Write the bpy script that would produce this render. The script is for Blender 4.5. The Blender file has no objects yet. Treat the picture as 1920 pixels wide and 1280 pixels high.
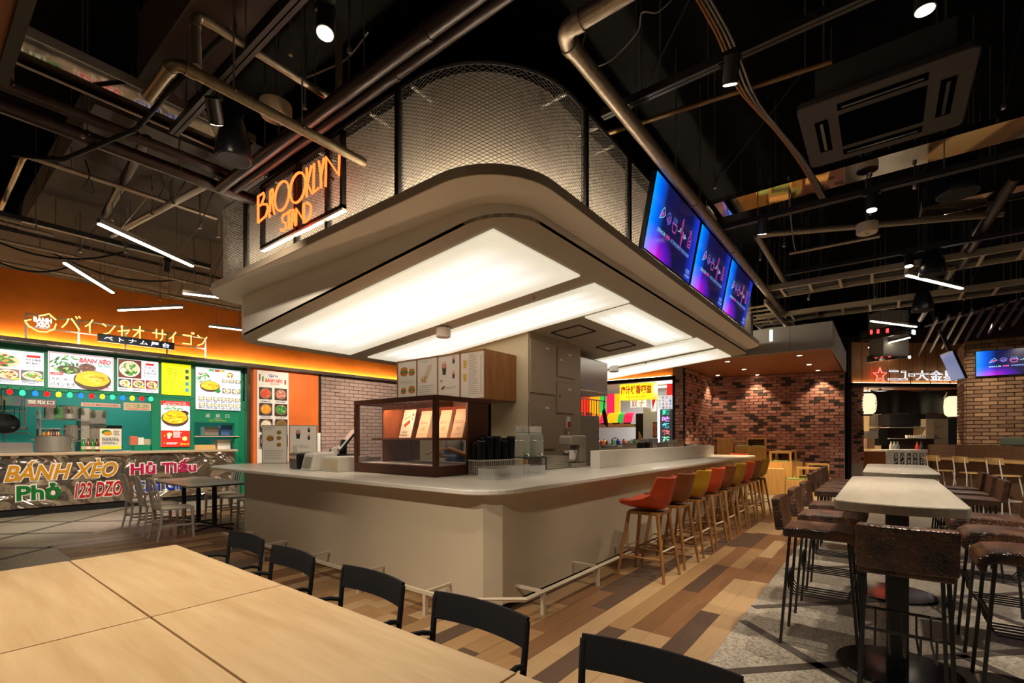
import bpy, math, random
import numpy as np
from mathutils import Matrix, Vector
random.seed(7)
R = math.radians
sc = bpy.context.scene
# ------------------------------------------------------------------ camera
F_PX, HOR, EYE = 900.0, 820.0, 1.45          # focal length in px of a 1920 wide frame, horizon row, eye height
VR = 696.0 / 900.0                            # the long side of the bar runs along world X
_n = math.hypot(VR, 1.0); SI, CO = VR / _n, 1.0 / _n
cam_d = bpy.data.cameras.new('camera'); cam = bpy.data.objects.new('camera', cam_d)
sc.collection.objects.link(cam)
cam_d.sensor_width = 36.0; cam_d.sensor_fit = 'HORIZONTAL'
cam_d.lens = F_PX / 1920.0 * 36.0
cam_d.shift_y = (HOR - 640.0) / 1920.0
cam_d.clip_start = 0.05; cam_d.clip_end = 200
cam.location = (0, 0, EYE)
cam.rotation_euler = (R(90), 0, math.atan2(SI, CO) - R(90))
sc.camera = cam
# ------------------------------------------------------------------ world, exposure
w = bpy.data.worlds.new('world'); sc.world = w; w.use_nodes = True
w.node_tree.nodes['Background'].inputs[0].default_value = (1.0, 0.92, 0.82, 1)
w.node_tree.nodes['Background'].inputs[1].default_value = 0.08
sc.view_settings.view_transform = 'Standard'; sc.view_settings.look = 'None'
sc.view_settings.gamma = 1.0; sc.view_settings.use_curve_mapping = False
sc.view_settings.exposure = 0.24
sc.cycles.max_bounces = 6; sc.cycles.transparent_max_bounces = 16
sc.cycles.sample_clamp_indirect = 4.0
# ------------------------------------------------------------------ pixel -> place helpers
def _w(xc, d): return (SI*xc + CO*d, -CO*xc + SI*d)
def at(x, y, z):                               # photo pixel (1920x1280) of a point known to lie at height z
    d = F_PX*(EYE - z)/(y - HOR); a = _w((x-960)/F_PX*d, d); return Vector((a[0], a[1], z))
def ray(x, y):
    a = _w((x-960)/F_PX, 1.0); return Vector((a[0], a[1], (HOR-y)/F_PX))
def atd(x, y, d): return Vector((0, 0, EYE)) + ray(x, y)*d
def onX(x, y, X): r = ray(x, y); return Vector((0, 0, EYE)) + r*(X/r.x)
def onY(x, y, Y): r = ray(x, y); return Vector((0, 0, EYE)) + r*(Y/r.y)
class Plane:                                   # upright plane with its own u axis: u along, v out to the viewer's left-hand normal
    def __init__(s, ox, oy, ang):
        s.o = Vector((ox, oy, 0)); s.a = R(ang); s.u = Vector((math.cos(s.a), math.sin(s.a), 0)); s.n = Vector((-s.u.y, s.u.x, 0))
    def hit(s, x, y):                          # -> (u, z)
        r = ray(x, y); t = s.o.dot(s.n)/r.dot(s.n); p = r*t
        return ((p - s.o).dot(s.u), EYE + r.z*t)
    def w(s, u, v, z): return s.o + s.u*u + s.n*v + Vector((0, 0, z))
# ------------------------------------------------------------------ mesh builder
COL = sc.collection
class MB:
    def __init__(s): s.v = []; s.f = []; s.c = []
    def add(s, vs, fs, col=None):
        b = len(s.v); s.v += [tuple(p) for p in vs]; s.f += [tuple(i+b for i in q) for q in fs]; s.c += [col]*len(fs); return s
    def box(s, x0, y0, z0, x1, y1, z1, col=None):
        if x0 > x1: x0, x1 = x1, x0
        if y0 > y1: y0, y1 = y1, y0
        if z0 > z1: z0, z1 = z1, z0
        return s.add([(x0,y0,z0),(x1,y0,z0),(x1,y1,z0),(x0,y1,z0),(x0,y0,z1),(x1,y0,z1),(x1,y1,z1),(x0,y1,z1)],
                     [(3,2,1,0),(4,5,6,7),(0,1,5,4),(1,2,6,5),(2,3,7,6),(3,0,4,7)], col)
    def cb(s, cx, cy, cz, sx, sy, sz, col=None): return s.box(cx-sx/2, cy-sy/2, cz-sz/2, cx+sx/2, cy+sy/2, cz+sz/2, col)
    def hexa(s, q, col=None):                  # 8 corners, bottom ring then top ring
        return s.add(q, [(3,2,1,0),(4,5,6,7),(0,1,5,4),(1,2,6,5),(2,3,7,6),(3,0,4,7)], col)
    def quad(s, a, b, c, d, col=None): return s.add([a,b,c,d], [(0,1,2,3)], col)
    def poly(s, pts, col=None): return s.add(pts, [tuple(range(len(pts)))], col)
    def prism(s, out, z0, z1, col=None):       # outline in xy, counter-clockwise
        n = len(out); vs = [(p[0],p[1],z0) for p in out] + [(p[0],p[1],z1) for p in out]
        fs = [tuple(range(n-1,-1,-1)), tuple(range(n, 2*n))] + [(i,(i+1)%n,n+(i+1)%n,n+i) for i in range(n)]
        return s.add(vs, fs, col)
    def ring(s, outer, inner, z0, z1, z0i=None, z1i=None):   # prism with a hole; same vertex counts; z may be functions of (x,y)
        n = len(outer)
        fz = lambda z, p: z(p[0], p[1]) if callable(z) else z
        vs = [(p[0],p[1],fz(z0,p)) for p in outer] + [(p[0],p[1],fz(z1,p)) for p in outer]
        vs += [(p[0],p[1],fz(z0 if z0i is None else z0i,p)) for p in inner] + [(p[0],p[1],fz(z1 if z1i is None else z1i,p)) for p in inner]
        fs = []
        for i in range(n):
            j = (i+1) % n
            fs += [(i,j,n+j,n+i), (2*n+j,2*n+i,3*n+i,3*n+j), (j,i,2*n+i,2*n+j), (n+i,n+j,3*n+j,3*n+i)]
        return s.add(vs, fs)
    def cyl(s, p, q, r, n=12, r2=None, caps=True, col=None):
        p, q = Vector(p), Vector(q); r2 = r if r2 is None else r2
        d = (q-p).normalized(); a = d.orthogonal().normalized(); b = d.cross(a)
        vs = []
        for c, rr in ((p, r), (q, r2)):
            for i in range(n):
                t = 2*math.pi*i/n; vs.append(c + a*(rr*math.cos(t)) + b*(rr*math.sin(t)))
        fs = [(i,(i+1)%n,n+(i+1)%n,n+i) for i in range(n)]
        if caps: fs += [tuple(range(n-1,-1,-1)), tuple(range(n,2*n))]
        return s.add(vs, fs, col)
    def tube(s, pts, r, n=8, closed=False, caps=True, rs=None):
        pts = [Vector(p) for p in pts]; m = len(pts); vs = []; prev = None
        for i, p in enumerate(pts):
            if closed: d = (pts[(i+1)%m]-pts[i-1])
            else: d = (pts[min(i+1,m-1)]-pts[max(i-1,0)])
            d = d.normalized() if d.length > 1e-9 else Vector((0,0,1))
            if prev is None: a = d.orthogonal().normalized()
            else:
                a = prev - d*prev.dot(d); a = a.normalized() if a.length > 1e-6 else d.orthogonal().normalized()
            prev = a; b = d.cross(a); rr = r if rs is None else rs[i]
            for k in range(n):
                t = 2*math.pi*k/n; vs.append(p + a*(rr*math.cos(t)) + b*(rr*math.sin(t)))
        fs = []
        for i in range(m if closed else m-1):
            j = (i+1) % m
            for k in range(n): fs.append((i*n+k, i*n+(k+1)%n, j*n+(k+1)%n, j*n+k))
        if caps and not closed: fs += [tuple(range(n-1,-1,-1)), tuple(range((m-1)*n, m*n))]
        return s.add(vs, fs)
    def lathe(s, prof, n=20, c=(0,0,0), col=None):   # prof: (r, z) bottom to top; r 0 closes
        vs = []; fs = []; idx = []
        for r, z in prof:
            if r < 1e-6: idx.append([len(vs)]); vs.append((c[0], c[1], c[2]+z))
            else:
                idx.append(list(range(len(vs), len(vs)+n)))
                for i in range(n):
                    t = 2*math.pi*i/n; vs.append((c[0]+r*math.cos(t), c[1]+r*math.sin(t), c[2]+z))
        for a, b in zip(idx, idx[1:]):
            for i in range(n):
                j = (i+1) % n
                if len(a) == 1 and len(b) == 1: continue
                if len(a) == 1: fs.append((a[0], b[j], b[i])) if False else fs.append((a[0], b[i], b[j])[::-1])
                elif len(b) == 1: fs.append((a[i], a[j], b[0]))
                else: fs.append((a[i], a[j], b[j], b[i]))
        return s.add(vs, fs, col)
    def grid(s, P, th=0.0, flip=False):          # rows of points -> sheet, optional thickness along local normals (approx)
        nr, nc = len(P), len(P[0]); vs = [Vector(p) for r in P for p in r]; fs = []
        for i in range(nr-1):
            for j in range(nc-1): fs.append((i*nc+j, i*nc+j+1, (i+1)*nc+j+1, (i+1)*nc+j))
        if flip: fs = [q[::-1] for q in fs]
        if th == 0: return s.add(vs, fs)
        nv = [Vector((0,0,0)) for _ in vs]
        for q in fs:
            nn = (vs[q[1]]-vs[q[0]]).cross(vs[q[3]]-vs[q[0]])
            for k in q: nv[k] += nn
        N = len(vs); vs2 = vs + [p - nv[i].normalized()*th for i, p in enumerate(vs)]
        f2 = list(fs) + [tuple(N+k for k in q[::-1]) for q in fs]
        per = [j for j in range(nc)] + [i*nc+nc-1 for i in range(1,nr)] + [(nr-1)*nc+j for j in range(nc-2,-1,-1)] + [i*nc for i in range(nr-2,0,-1)]
        for a, b in zip(per, per[1:]+per[:1]): f2.append((b, a, N+a, N+b) if not flip else (a, b, N+b, N+a))
        return s.add(vs2, f2)
    def mesh(s, name, smooth=False):
        me = bpy.data.meshes.new(name); me.from_pydata(s.v, [], s.f)
        if any(c is not None for c in s.c):
            at_ = me.color_attributes.new('Col', 'FLOAT_COLOR', 'CORNER'); buf = []
            for q, c in zip(s.f, s.c): buf += list((*(c or (1,1,1)), 1.0))*len(q)
            at_.data.foreach_set('color', buf)
        if smooth:
            me.polygons.foreach_set('use_smooth', [True]*len(me.polygons))
            try: me.set_sharp_from_angle(angle=R(40))
            except Exception: pass
        me.update(); return me
    def build(s, name, mat, parent=None, smooth=False, loc=(0,0,0), rz=0, bev=0, kind=None, label=None):
        me = s.mesh(name, smooth); me.materials.append(mat)
        o = bpy.data.objects.new(name, me); COL.objects.link(o); o.location = loc; o.rotation_euler[2] = rz
        if parent: o.parent = parent; KIDS.setdefault(parent.name, []).append(o)
        if bev:
            b = o.modifiers.new('bevel', 'BEVEL'); b.width = bev; b.segments = 2; b.limit_method = 'ANGLE'; b.angle_limit = R(40)
        if kind: o['kind'] = kind
        if label: o['label'] = label
        return o
def thing(name, label, cat, loc=(0,0,0), rz=0, group=None):
    o = bpy.data.objects.new(name, None); COL.objects.link(o); o.location = loc; o.rotation_euler[2] = rz
    o.empty_display_size = 0.1; return tag(o, label, cat, group)
def tag(o, label, cat, group=None, kind=None):
    o['label'] = label; o['category'] = cat
    if group: o['group'] = group
    if kind: o['kind'] = kind
    return o
def struct(o, label=None):
    o['kind'] = 'structure'
    if label: o['label'] = label
    return o
def dup(root, loc, rz=None, label=None, group=None):
    def cp(o, par):
        c = o.copy(); COL.objects.link(c); c.parent = par
        for ch in KIDS.get(o.name, ()): cp(ch, c)
        return c
    r = cp(root, None); r.location = loc
    if rz is not None: r.rotation_euler[2] = rz
    if label: r['label'] = label
    if group: r['group'] = group
    return r
KIDS = {}
def rrect(x0, y0, x1, y1, r, seg=6):          # rounded rectangle, counter-clockwise; r single or 4 (BL, BR, TR, TL)
    rr = r if isinstance(r, (tuple, list)) else (r,)*4; out = []
    for (cx, cy, sx, sy, a0), q in zip(((x0,y0,1,1,180),(x1,y0,-1,1,270),(x1,y1,-1,-1,0),(x0,y1,1,-1,90)), rr):
        if q <= 0: out.append((cx, cy)); continue
        for k in range(seg+1):
            a = R(a0 + 90*k/seg); out.append((cx+sx*q+q*math.cos(a), cy+sy*q+q*math.sin(a)))
    return out
def ell(cx, cy, rx, ry, n=20, a0=0, a1=360): return [(cx+rx*math.cos(R(a0+(a1-a0)*i/n)), cy+ry*math.sin(R(a0+(a1-a0)*i/n))) for i in range(n)]
def star(cx, cy, r1, r2, n=5, a0=90): return [(cx+(r1 if i%2==0 else r2)*math.cos(R(a0+180*i/n)), cy+(r1 if i%2==0 else r2)*math.sin(R(a0+180*i/n))) for i in range(2*n)]
def bez(p0, p1, p2, n=8):
    p0, p1, p2 = Vector(p0), Vector(p1), Vector(p2)
    return [p0*((1-t)**2)+p1*(2*t*(1-t))+p2*(t*t) for t in [i/n for i in range(n+1)]]
def sag(p, q, s, n=8):
    p, q = Vector(p), Vector(q); return [p.lerp(q, i/n) + Vector((0,0,-4*s*(i/n)*(1-i/n))) for i in range(n+1)]
# ------------------------------------------------------------------ lettering
_tc = {}
def text_geo(s, bold=0.0, shear=0.0, res=2):
    k = (s, bold, shear, res)
    if k not in _tc:
        c = bpy.data.curves.new('lettering', 'FONT'); c.body = s; c.size = 1.0; c.align_x = 'CENTER'; c.align_y = 'CENTER'
        c.resolution_u = res; c.offset = bold; c.shear = shear; c.fill_mode = 'FRONT'
        o = bpy.data.objects.new('lettering', c); COL.objects.link(o)
        me = o.to_mesh(); vs = [(v.co.x, v.co.y) for v in me.vertices]; fs = [tuple(p.vertices) for p in me.polygons]
        o.to_mesh_clear(); bpy.data.objects.remove(o); bpy.data.curves.remove(c)
        if vs:
            xs = [v[0] for v in vs]; ys = [v[1] for v in vs]
            mx, my = (min(xs)+max(xs))/2, (min(ys)+max(ys))/2
            vs = [(x-mx, y-my) for x, y in vs]; wd, ht = max(xs)-min(xs), max(ys)-min(ys)
        else: wd = ht = 1
        _tc[k] = (vs, fs, wd, ht)
    return _tc[k]
class Print:                                    # flat print on a board: local u right, w up, lying on plane y = const
    def __init__(s, mapf): s.m = MB(); s.map = mapf; s.k = 0
    def lay(s): s.k += 1; return s.k*0.0004
    def poly(s, pts, col): e = s.lay(); s.m.poly([s.map(u, z, e) for u, z in pts], col)
    def rect(s, u0, z0, u1, z1, col): s.poly([(u0,z0),(u1,z0),(u1,z1),(u0,z1)], col)
    def ellipse(s, cu, cz, ru, rz, col, n=18): s.poly(ell(cu, cz, ru, rz, n), col)
    def text(s, t, cu, cz, wid, hei, col, bold=0.0, shear=0.0, rot=0.0, res=2):
        vs, fs, a, b = text_geo(t, bold, shear, res); e = s.lay(); sx, sz = wid/a if a else 1, hei/b if b else 1
        ca, sa = math.cos(R(rot)), math.sin(R(rot))
        s.m.add([s.map(cu+x*sx*ca-y*sz*sa, cz+x*sx*sa+y*sz*ca, e) for x, y in vs], fs, col)
    def line(s, pts, wd, col):
        e = s.lay()
        for (a, b), (c, d) in zip(pts, pts[1:]):
            l = math.hypot(c-a, d-b) or 1; nx, nz = -(d-b)/l*wd/2, (c-a)/l*wd/2
            s.m.add([s.map(a+nx,b+nz,e), s.map(a-nx,b-nz,e), s.map(c-nx,d-nz,e), s.map(c+nx,d+nz,e)], [(0,1,2,3)], col)
    def scrib(s, u0, z0, u1, z1, rows, col, cov=0.45, rnd=random):   # lines of small print
        e = s.lay(); h = (z1-z0)/rows
        for i in range(rows):
            z = z1-(i+0.5)*h; u = u0; end = u1-(u1-u0)*rnd.uniform(0, 0.35)
            while u < end:
                l = min(end-u, (u1-u0)*rnd.uniform(0.05, 0.16)); 
                s.m.add([s.map(u,z-h*cov/2,e), s.map(u+l,z-h*cov/2,e), s.map(u+l,z+h*cov/2,e), s.map(u,z+h*cov/2,e)], [(0,1,2,3)], col); u += l*1.25
    def dish(s, cu, cz, ru, rz, plate, cols, n=26, seed=1):            # printed food: plate + scattered bits
        r = random.Random(seed); s.ellipse(cu, cz, ru, rz, plate); s.ellipse(cu, cz, ru*.84, rz*.84, cols[0])
        for i in range(n):
            a = r.uniform(0, 6.28); q = math.sqrt(r.random())*.72
            cc = r.choice(cols); k = r.uniform(.12, .26); pu, pz = cu+ru*q*math.cos(a), cz+rz*q*math.sin(a)
            s.poly([(pu+ru*k*math.cos(t+a)*r.uniform(.6,1.1), pz+rz*k*math.sin(t+a)*r.uniform(.6,1.1)) for t in [j*1.0472 for j in range(6)]], cc)
    def done(s, name, mat, parent, **k): return s.m.build(name, mat, parent, **k)
# ------------------------------------------------------------------ materials
def lin(h):
    h = h.lstrip('#'); c = [int(h[i:i+2],16)/255 for i in (0,2,4)]
    return tuple(x/12.92 if x <= .04045 else ((x+.055)/1.055)**2.4 for x in c)
def col(c): return lin(c) if isinstance(c, str) else c
def mat(name, c, rough=.5, metal=0, var=0, scale=8, bump=0, bscale=None, stretch=None, emis=None, es=0, spec=.5, alpha=1, trans=0, ior=1.45, c2=None, obj_rand=0, coat=0):
    c = col(c); m = bpy.data.materials.new(name); m.use_nodes = True; nt = m.node_tree; b = nt.nodes['Principled BSDF']
    b.inputs['Base Color'].default_value = (*c, 1); b.inputs['Roughness'].default_value = rough; b.inputs['Metallic'].default_value = metal
    b.inputs['Specular IOR Level'].default_value = spec; b.inputs['IOR'].default_value = ior
    if coat: b.inputs['Coat Weight'].default_value = coat; b.inputs['Coat Roughness'].default_value = .12
    if trans: b.inputs['Transmission Weight'].default_value = trans
    if alpha < 1: b.inputs['Alpha'].default_value = alpha
    if emis: b.inputs['Emission Color'].default_value = (*col(emis), 1); b.inputs['Emission Strength'].default_value = es
    src = None
    if var or bump or c2:
        tc = nt.nodes.new('ShaderNodeTexCoord'); mp = nt.nodes.new('ShaderNodeMapping'); nt.links.new(tc.outputs['Object'], mp.inputs[0])
        if stretch: mp.inputs['Scale'].default_value = stretch
        nz = nt.nodes.new('ShaderNodeTexNoise'); nz.inputs['Scale'].default_value = scale; nz.inputs['Detail'].default_value = 6; nz.inputs['Roughness'].default_value = .6
        nt.links.new(mp.outputs[0], nz.inputs['Vector'])
        if obj_rand:
            oi = nt.nodes.new('ShaderNodeObjectInfo'); ad = nt.nodes.new('ShaderNodeVectorMath'); ad.operation = 'SCALE'
            ml = nt.nodes.new('ShaderNodeVectorMath'); ml.operation = 'ADD'
            cmb = nt.nodes.new('ShaderNodeCombineXYZ')
            for i in range(3): nt.links.new(oi.outputs['Random'], cmb.inputs[i])
            nt.links.new(cmb.outputs[0], ad.inputs[0]); ad.inputs['Scale'].default_value = 37.0
            nt.links.new(mp.outputs[0], ml.inputs[0]); nt.links.new(ad.outputs[0], ml.inputs[1]); nt.links.new(ml.outputs[0], nz.inputs['Vector'])
        if var or c2:
            cr = nt.nodes.new('ShaderNodeValToRGB'); lo = col(c2) if c2 else tuple(max(0, x*(1-var)) for x in c); hi = c if c2 else tuple(min(1, x*(1+var)) for x in c)
            cr.color_ramp.elements[0].color = (*lo, 1); cr.color_ramp.elements[1].color = (*hi, 1)
            cr.color_ramp.elements[0].position = .32; cr.color_ramp.elements[1].position = .68
            nt.links.new(nz.outputs[0], cr.inputs[0]); src = cr.outputs[0]
        if bump:
            bp = nt.nodes.new('ShaderNodeBump'); bp.inputs['Strength'].default_value = bump; bp.inputs['Distance'].default_value = .01
            if bscale:
                n2 = nt.nodes.new('ShaderNodeTexNoise'); n2.inputs['Scale'].default_value = bscale; n2.inputs['Detail'].default_value = 4
                nt.links.new(mp.outputs[0], n2.inputs['Vector']); nt.links.new(n2.outputs[0], bp.inputs['Height'])
            else: nt.links.new(nz.outputs[0], bp.inputs['Height'])
            nt.links.new(bp.outputs[0], b.inputs['Normal'])
    if obj_rand:
        oi = nt.nodes.new('ShaderNodeObjectInfo'); mr = nt.nodes.new('ShaderNodeMapRange'); mr.inputs[3].default_value = 1-obj_rand; mr.inputs[4].default_value = 1+obj_rand
        nt.links.new(oi.outputs['Random'], mr.inputs[0])
        hs = nt.nodes.new('ShaderNodeHueSaturation'); nt.links.new(mr.outputs[0], hs.inputs['Value'])
        if src is None: hs.inputs['Color'].default_value = (*c, 1)
        else: nt.links.new(src, hs.inputs['Color'])
        src = hs.outputs[0]
    if src: nt.links.new(src, b.inputs['Base Color'])
    return m
def emit(name, c, s):
    m = bpy.data.materials.new(name); m.use_nodes = True; nt = m.node_tree; nt.nodes.remove(nt.nodes['Principled BSDF'])
    e = nt.nodes.new('ShaderNodeEmission'); e.inputs[0].default_value = (*col(c), 1); e.inputs[1].default_value = s
    nt.links.new(e.outputs[0], nt.nodes['Material Output'].inputs[0]); return m
def print_mat(name, es=0, rough=.4):           # colours come from the print itself; lit from behind when es > 0
    m = bpy.data.materials.new(name); m.use_nodes = True; nt = m.node_tree; b = nt.nodes['Principled BSDF']
    a = nt.nodes.new('ShaderNodeAttribute'); a.attribute_name = 'Col'
    b.inputs['Roughness'].default_value = rough
    nt.links.new(a.outputs['Color'], b.inputs['Base Color'])
    if es: nt.links.new(a.outputs['Color'], b.inputs['Emission Color']); b.inputs['Emission Strength'].default_value = es
    return m
def glass(name, tint=(1,1,1), rough=0.02, opac=.1):   # thin pane: mostly see-through, some mirror
    m = bpy.data.materials.new(name); m.use_nodes = True; nt = m.node_tree; nt.nodes.remove(nt.nodes['Principled BSDF'])
    t = nt.nodes.new('ShaderNodeBsdfTransparent'); t.inputs[0].default_value = (*tint, 1)
    g = nt.nodes.new('ShaderNodeBsdfGlossy'); g.inputs['Roughness'].default_value = rough
    fr = nt.nodes.new('ShaderNodeLayerWeight'); fr.inputs[0].default_value = .25
    ml = nt.nodes.new('ShaderNodeMath'); ml.operation = 'MULTIPLY'; ml.inputs[1].default_value = .35; nt.links.new(fr.outputs['Facing'], ml.inputs[0])
    ad = nt.nodes.new('ShaderNodeMath'); ad.operation = 'ADD'; ad.inputs[1].default_value = opac*.3; nt.links.new(ml.outputs[0], ad.inputs[0])
    mx = nt.nodes.new('ShaderNodeMixShader'); nt.links.new(ad.outputs[0], mx.inputs[0]); nt.links.new(t.outputs[0], mx.inputs[1]); nt.links.new(g.outputs[0], mx.inputs[2])
    nt.links.new(mx.outputs[0], nt.nodes['Material Output'].inputs[0]); return m
def wood(name, c, c2, rough=.45, scale=3, along='X', bump=.08, obj_rand=0, fine=1.0, coat=0):
    st = {'X': (.6,7,7), 'Y': (7,.6,7), 'Z': (7,7,.6)}[along]
    return mat(name, c, rough, c2=c2, scale=scale*fine, stretch=st, bump=bump, obj_rand=obj_rand, coat=coat)
M = {}
M['ceil'] = mat('ceiling_black', (.005,.0045,.004), .95, var=.2, scale=2, spec=.05)
M['ceil_brown'] = mat('duct_brown', '#3a2820', .7, var=.15, scale=2)
M['beam_grey'] = mat('beam_fireproof_grey', '#403a35', .9, var=.15, scale=5, bump=.3)
M['terrazzo'] = None
M['blk'] = mat('black_powder_coat', (.014,.012,.011), .42)
M['blkmatt'] = mat('black_matt', (.008,.007,.007), .7, spec=.3)
M['blkgloss'] = mat('black_gloss', (.010,.010,.012), .12)
M['pipe_dark'] = mat('pipe_black_brown', '#2a1d18', .38, .3, var=.2, scale=12)
M['pipe_galv'] = mat('galvanised_pipe', '#9c8d78', .38, .75, var=.18, scale=25)
M['steel'] = mat('stainless_steel', '#c4beb4', .22, .75, var=.06, scale=30)
M['steel_dull'] = mat('brushed_steel', '#a29b90', .4, .6, var=.06, scale=30)
M['rod'] = mat('threaded_rod_zinc', '#8f877c', .4, .8)
M['chrome'] = mat('chrome', '#d8d6d2', .08, 1)
M['alu'] = mat('brushed_aluminium', '#b9b2a7', .3, .9, var=.08, scale=40)
M['white'] = mat('white_paint', '#e6dfd2', .5)
M['cream'] = mat('cream_panel', '#cbb898', .5, var=.03, scale=1.5)
M['counter_panel'] = mat('warm_grey_counter_panel', '#c9b89d', .4, var=.03, scale=1.2)
M['worktop'] = mat('white_solid_surface', '#e9e0d0', .28, var=.03, scale=6)
M['canopy'] = mat('canopy_beige_metal', '#e2d9c9', .5, .0)
M['ledge_shade_band'] = mat('ledge_shade_taupe', '#a3927a', .5, .1)
M['canopy_dark'] = mat('canopy_ring_taupe', '#a89b86', .55)
M['drum'] = mat('drum_plaster', '#d2c4ae', .85, var=.05, scale=3)
M['plaster_cream'] = mat('cream_plaster', '#e2d2ab', .75, var=.03, scale=2)
M['cabinet'] = mat('taupe_cabinet', '#a8937a', .5, var=.02)
M['seam'] = mat('shadow_gap', '#3a3026', .8)
M['orange_wall'] = mat('orange_plaster', '#dc7a1e', .7, var=.12, scale=2.5)
M['green'] = mat('green_panel', '#0f7d5a', .4)
M['teal'] = mat('teal_wall', '#0b7a70', .6, var=.05, scale=3)
M['oak'] = wood('walnut_oak', '#a9713f', '#8a5629', .45, along='Z')
M['dark_oak'] = wood('dark_walnut', '#5a3019', '#422211', .4, along='Z')
M['casein'] = wood('case_wood', '#a0592e', '#80431f', .45, along='Z')
M['soffit_wood'] = wood('soffit_wood', '#9a5a2c', '#7a4420', .5, along='Y')
M['bench'] = wood('pale_oak_veneer', '#d9a760', '#c48f4b', .5, along='Z')
M['benchX'] = wood('pale_oak_veneer_flat', '#d9a760', '#c48f4b', .5, along='Y')
M['barwood'] = wood('grey_walnut', '#7d5d45', '#5c4231', .5, along='Y')
M['legwood'] = wood('stool_leg_ash', '#a9763f', '#8d5d2e', .5, along='Z')
M['ply'] = wood('pale_plywood', '#e0b878', '#cfa262', .4, along='Y')
M['cushion'] = mat('green_seat_pad', '#8c9a55', .9, var=.1, scale=60)
def croc():
    m = bpy.data.materials.new('brown_croc_leather'); m.use_nodes = True; nt = m.node_tree; b = nt.nodes['Principled BSDF']; b.inputs['Roughness'].default_value = .36
    tc = nt.nodes.new('ShaderNodeTexCoord'); vo = nt.nodes.new('ShaderNodeTexVoronoi'); vo.feature = 'DISTANCE_TO_EDGE'; vo.inputs['Scale'].default_value = 55
    nz = nt.nodes.new('ShaderNodeTexNoise'); nz.inputs['Scale'].default_value = 9; nz.inputs['Detail'].default_value = 5
    nt.links.new(tc.outputs['Object'], vo.inputs['Vector']); nt.links.new(tc.outputs['Object'], nz.inputs['Vector'])
    cr = nt.nodes.new('ShaderNodeValToRGB'); e = cr.color_ramp.elements; e[0].position = .3; e[0].color = (*lin('#24140b'),1); e[1].position = .72; e[1].color = (*lin('#754a2c'),1); nt.links.new(nz.outputs[0], cr.inputs[0])
    ed = nt.nodes.new('ShaderNodeMapRange'); ed.inputs[2].default_value = .12; ed.inputs[3].default_value = .35; nt.links.new(vo.outputs['Distance'], ed.inputs[0])
    mx = nt.nodes.new('ShaderNodeMix'); mx.data_type = 'RGBA'; mx.blend_type = 'MULTIPLY'; mx.inputs[0].default_value = 1; nt.links.new(cr.outputs[0], mx.inputs[6]); nt.links.new(ed.outputs[0], mx.inputs[7]); nt.links.new(mx.outputs[2], b.inputs['Base Color'])
    bp = nt.nodes.new('ShaderNodeBump'); bp.inputs['Strength'].default_value = .55; bp.inputs['Distance'].default_value = .006; nt.links.new(ed.outputs[0], bp.inputs['Height']); nt.links.new(bp.outputs[0], b.inputs['Normal']); return m
M['leather'] = croc()
M['tabletop_grey'] = mat('greige_laminate', '#b5aa98', .35, c2='#a69b89', scale=2, stretch=(1,9,1))
M['table_dark'] = mat('grey_stone_laminate', '#6d665e', .35, c2='#57514a', scale=3, stretch=(6,1,1))
M['glass'] = glass('clear_glass')
M['paper'] = mat('white_paper', '#efe6d6', .8)
M['kraft'] = mat('pale_paper_bag', '#d9c0a4', .8, var=.05, scale=9, bump=.15)
M['plastic_clear'] = mat('frosted_clear_plastic', '#f0f0ec', .2, alpha=.3)
M['plastic_white'] = mat('white_plastic', '#ddd6c8', .45)
M['black_plastic'] = mat('black_plastic', '#15161a', .3)
M['print'] = print_mat('printed_colours')
M['print_lit'] = print_mat('backlit_print', .6)
M['print_lit2'] = print_mat('backlit_print_bright', 1.0)
M['skin'] = mat('skin', '#c98f6c', .5)
M['led'] = emit('led_tube_white', (1,.86,.66), 9)
M['brick_dark'] = mat('brick_charcoal', '#3d2c26', .85, var=.25, scale=20, bump=.4, obj_rand=.15)
M['brick_red'] = mat('brick_red_brown', '#9c6656', .85, var=.22, scale=18, bump=.5, obj_rand=.2)
M['brick_red2'] = mat('brick_rust', '#b07a68', .85, var=.22, scale=18, bump=.5, obj_rand=.2)
M['mortar'] = mat('mortar', '#9c8474', .95, var=.1, scale=30)
M['brick_grey'] = mat('brick_grey_brown', '#9c8174', .85, var=.12, scale=14, bump=.3, obj_rand=.1)
M['mortar_grey'] = mat('mortar_dark_grey', '#54443c', .95)
M['brick_tan'] = mat('brick_tan', '#94704f', .85, var=.2, scale=18, bump=.6, obj_rand=.18)
M['brick_tan2'] = mat('brick_warm_brown', '#7e5c42', .85, var=.2, scale=18, bump=.6, obj_rand=.18)
M['mortar_tan'] = mat('mortar_tan_dark', '#4a382b', .95)
# terrazzo with fine chips
def terrazzo():
    m = bpy.data.materials.new('terrazzo_speckled'); m.use_nodes = True; nt = m.node_tree; b = nt.nodes['Principled BSDF']
    tc = nt.nodes.new('ShaderNodeTexCoord'); vo = nt.nodes.new('ShaderNodeTexVoronoi'); vo.inputs['Scale'].default_value = 75
    nt.links.new(tc.outputs['Object'], vo.inputs['Vector'])
    cr = nt.nodes.new('ShaderNodeValToRGB'); e = cr.color_ramp.elements
    e[0].position = 0; e[0].color = (*lin('#6f675b'),1); e[1].position = .45; e[1].color = (*lin('#978c7c'),1)
    x = e.new(.8); x.color = (*lin('#a89d8b'),1)
    sep = nt.nodes.new('ShaderNodeSeparateColor'); nt.links.new(vo.outputs['Color'], sep.inputs[0]); nt.links.new(sep.outputs[0], cr.inputs[0])
    nt.links.new(cr.outputs[0], b.inputs['Base Color']); b.inputs['Roughness'].default_value = .3; return m
M['terrazzo'] = terrazzo()
M['strip'] = mat('dark_floor_strip', '#463c34', .45, var=.1, scale=10)
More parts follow.
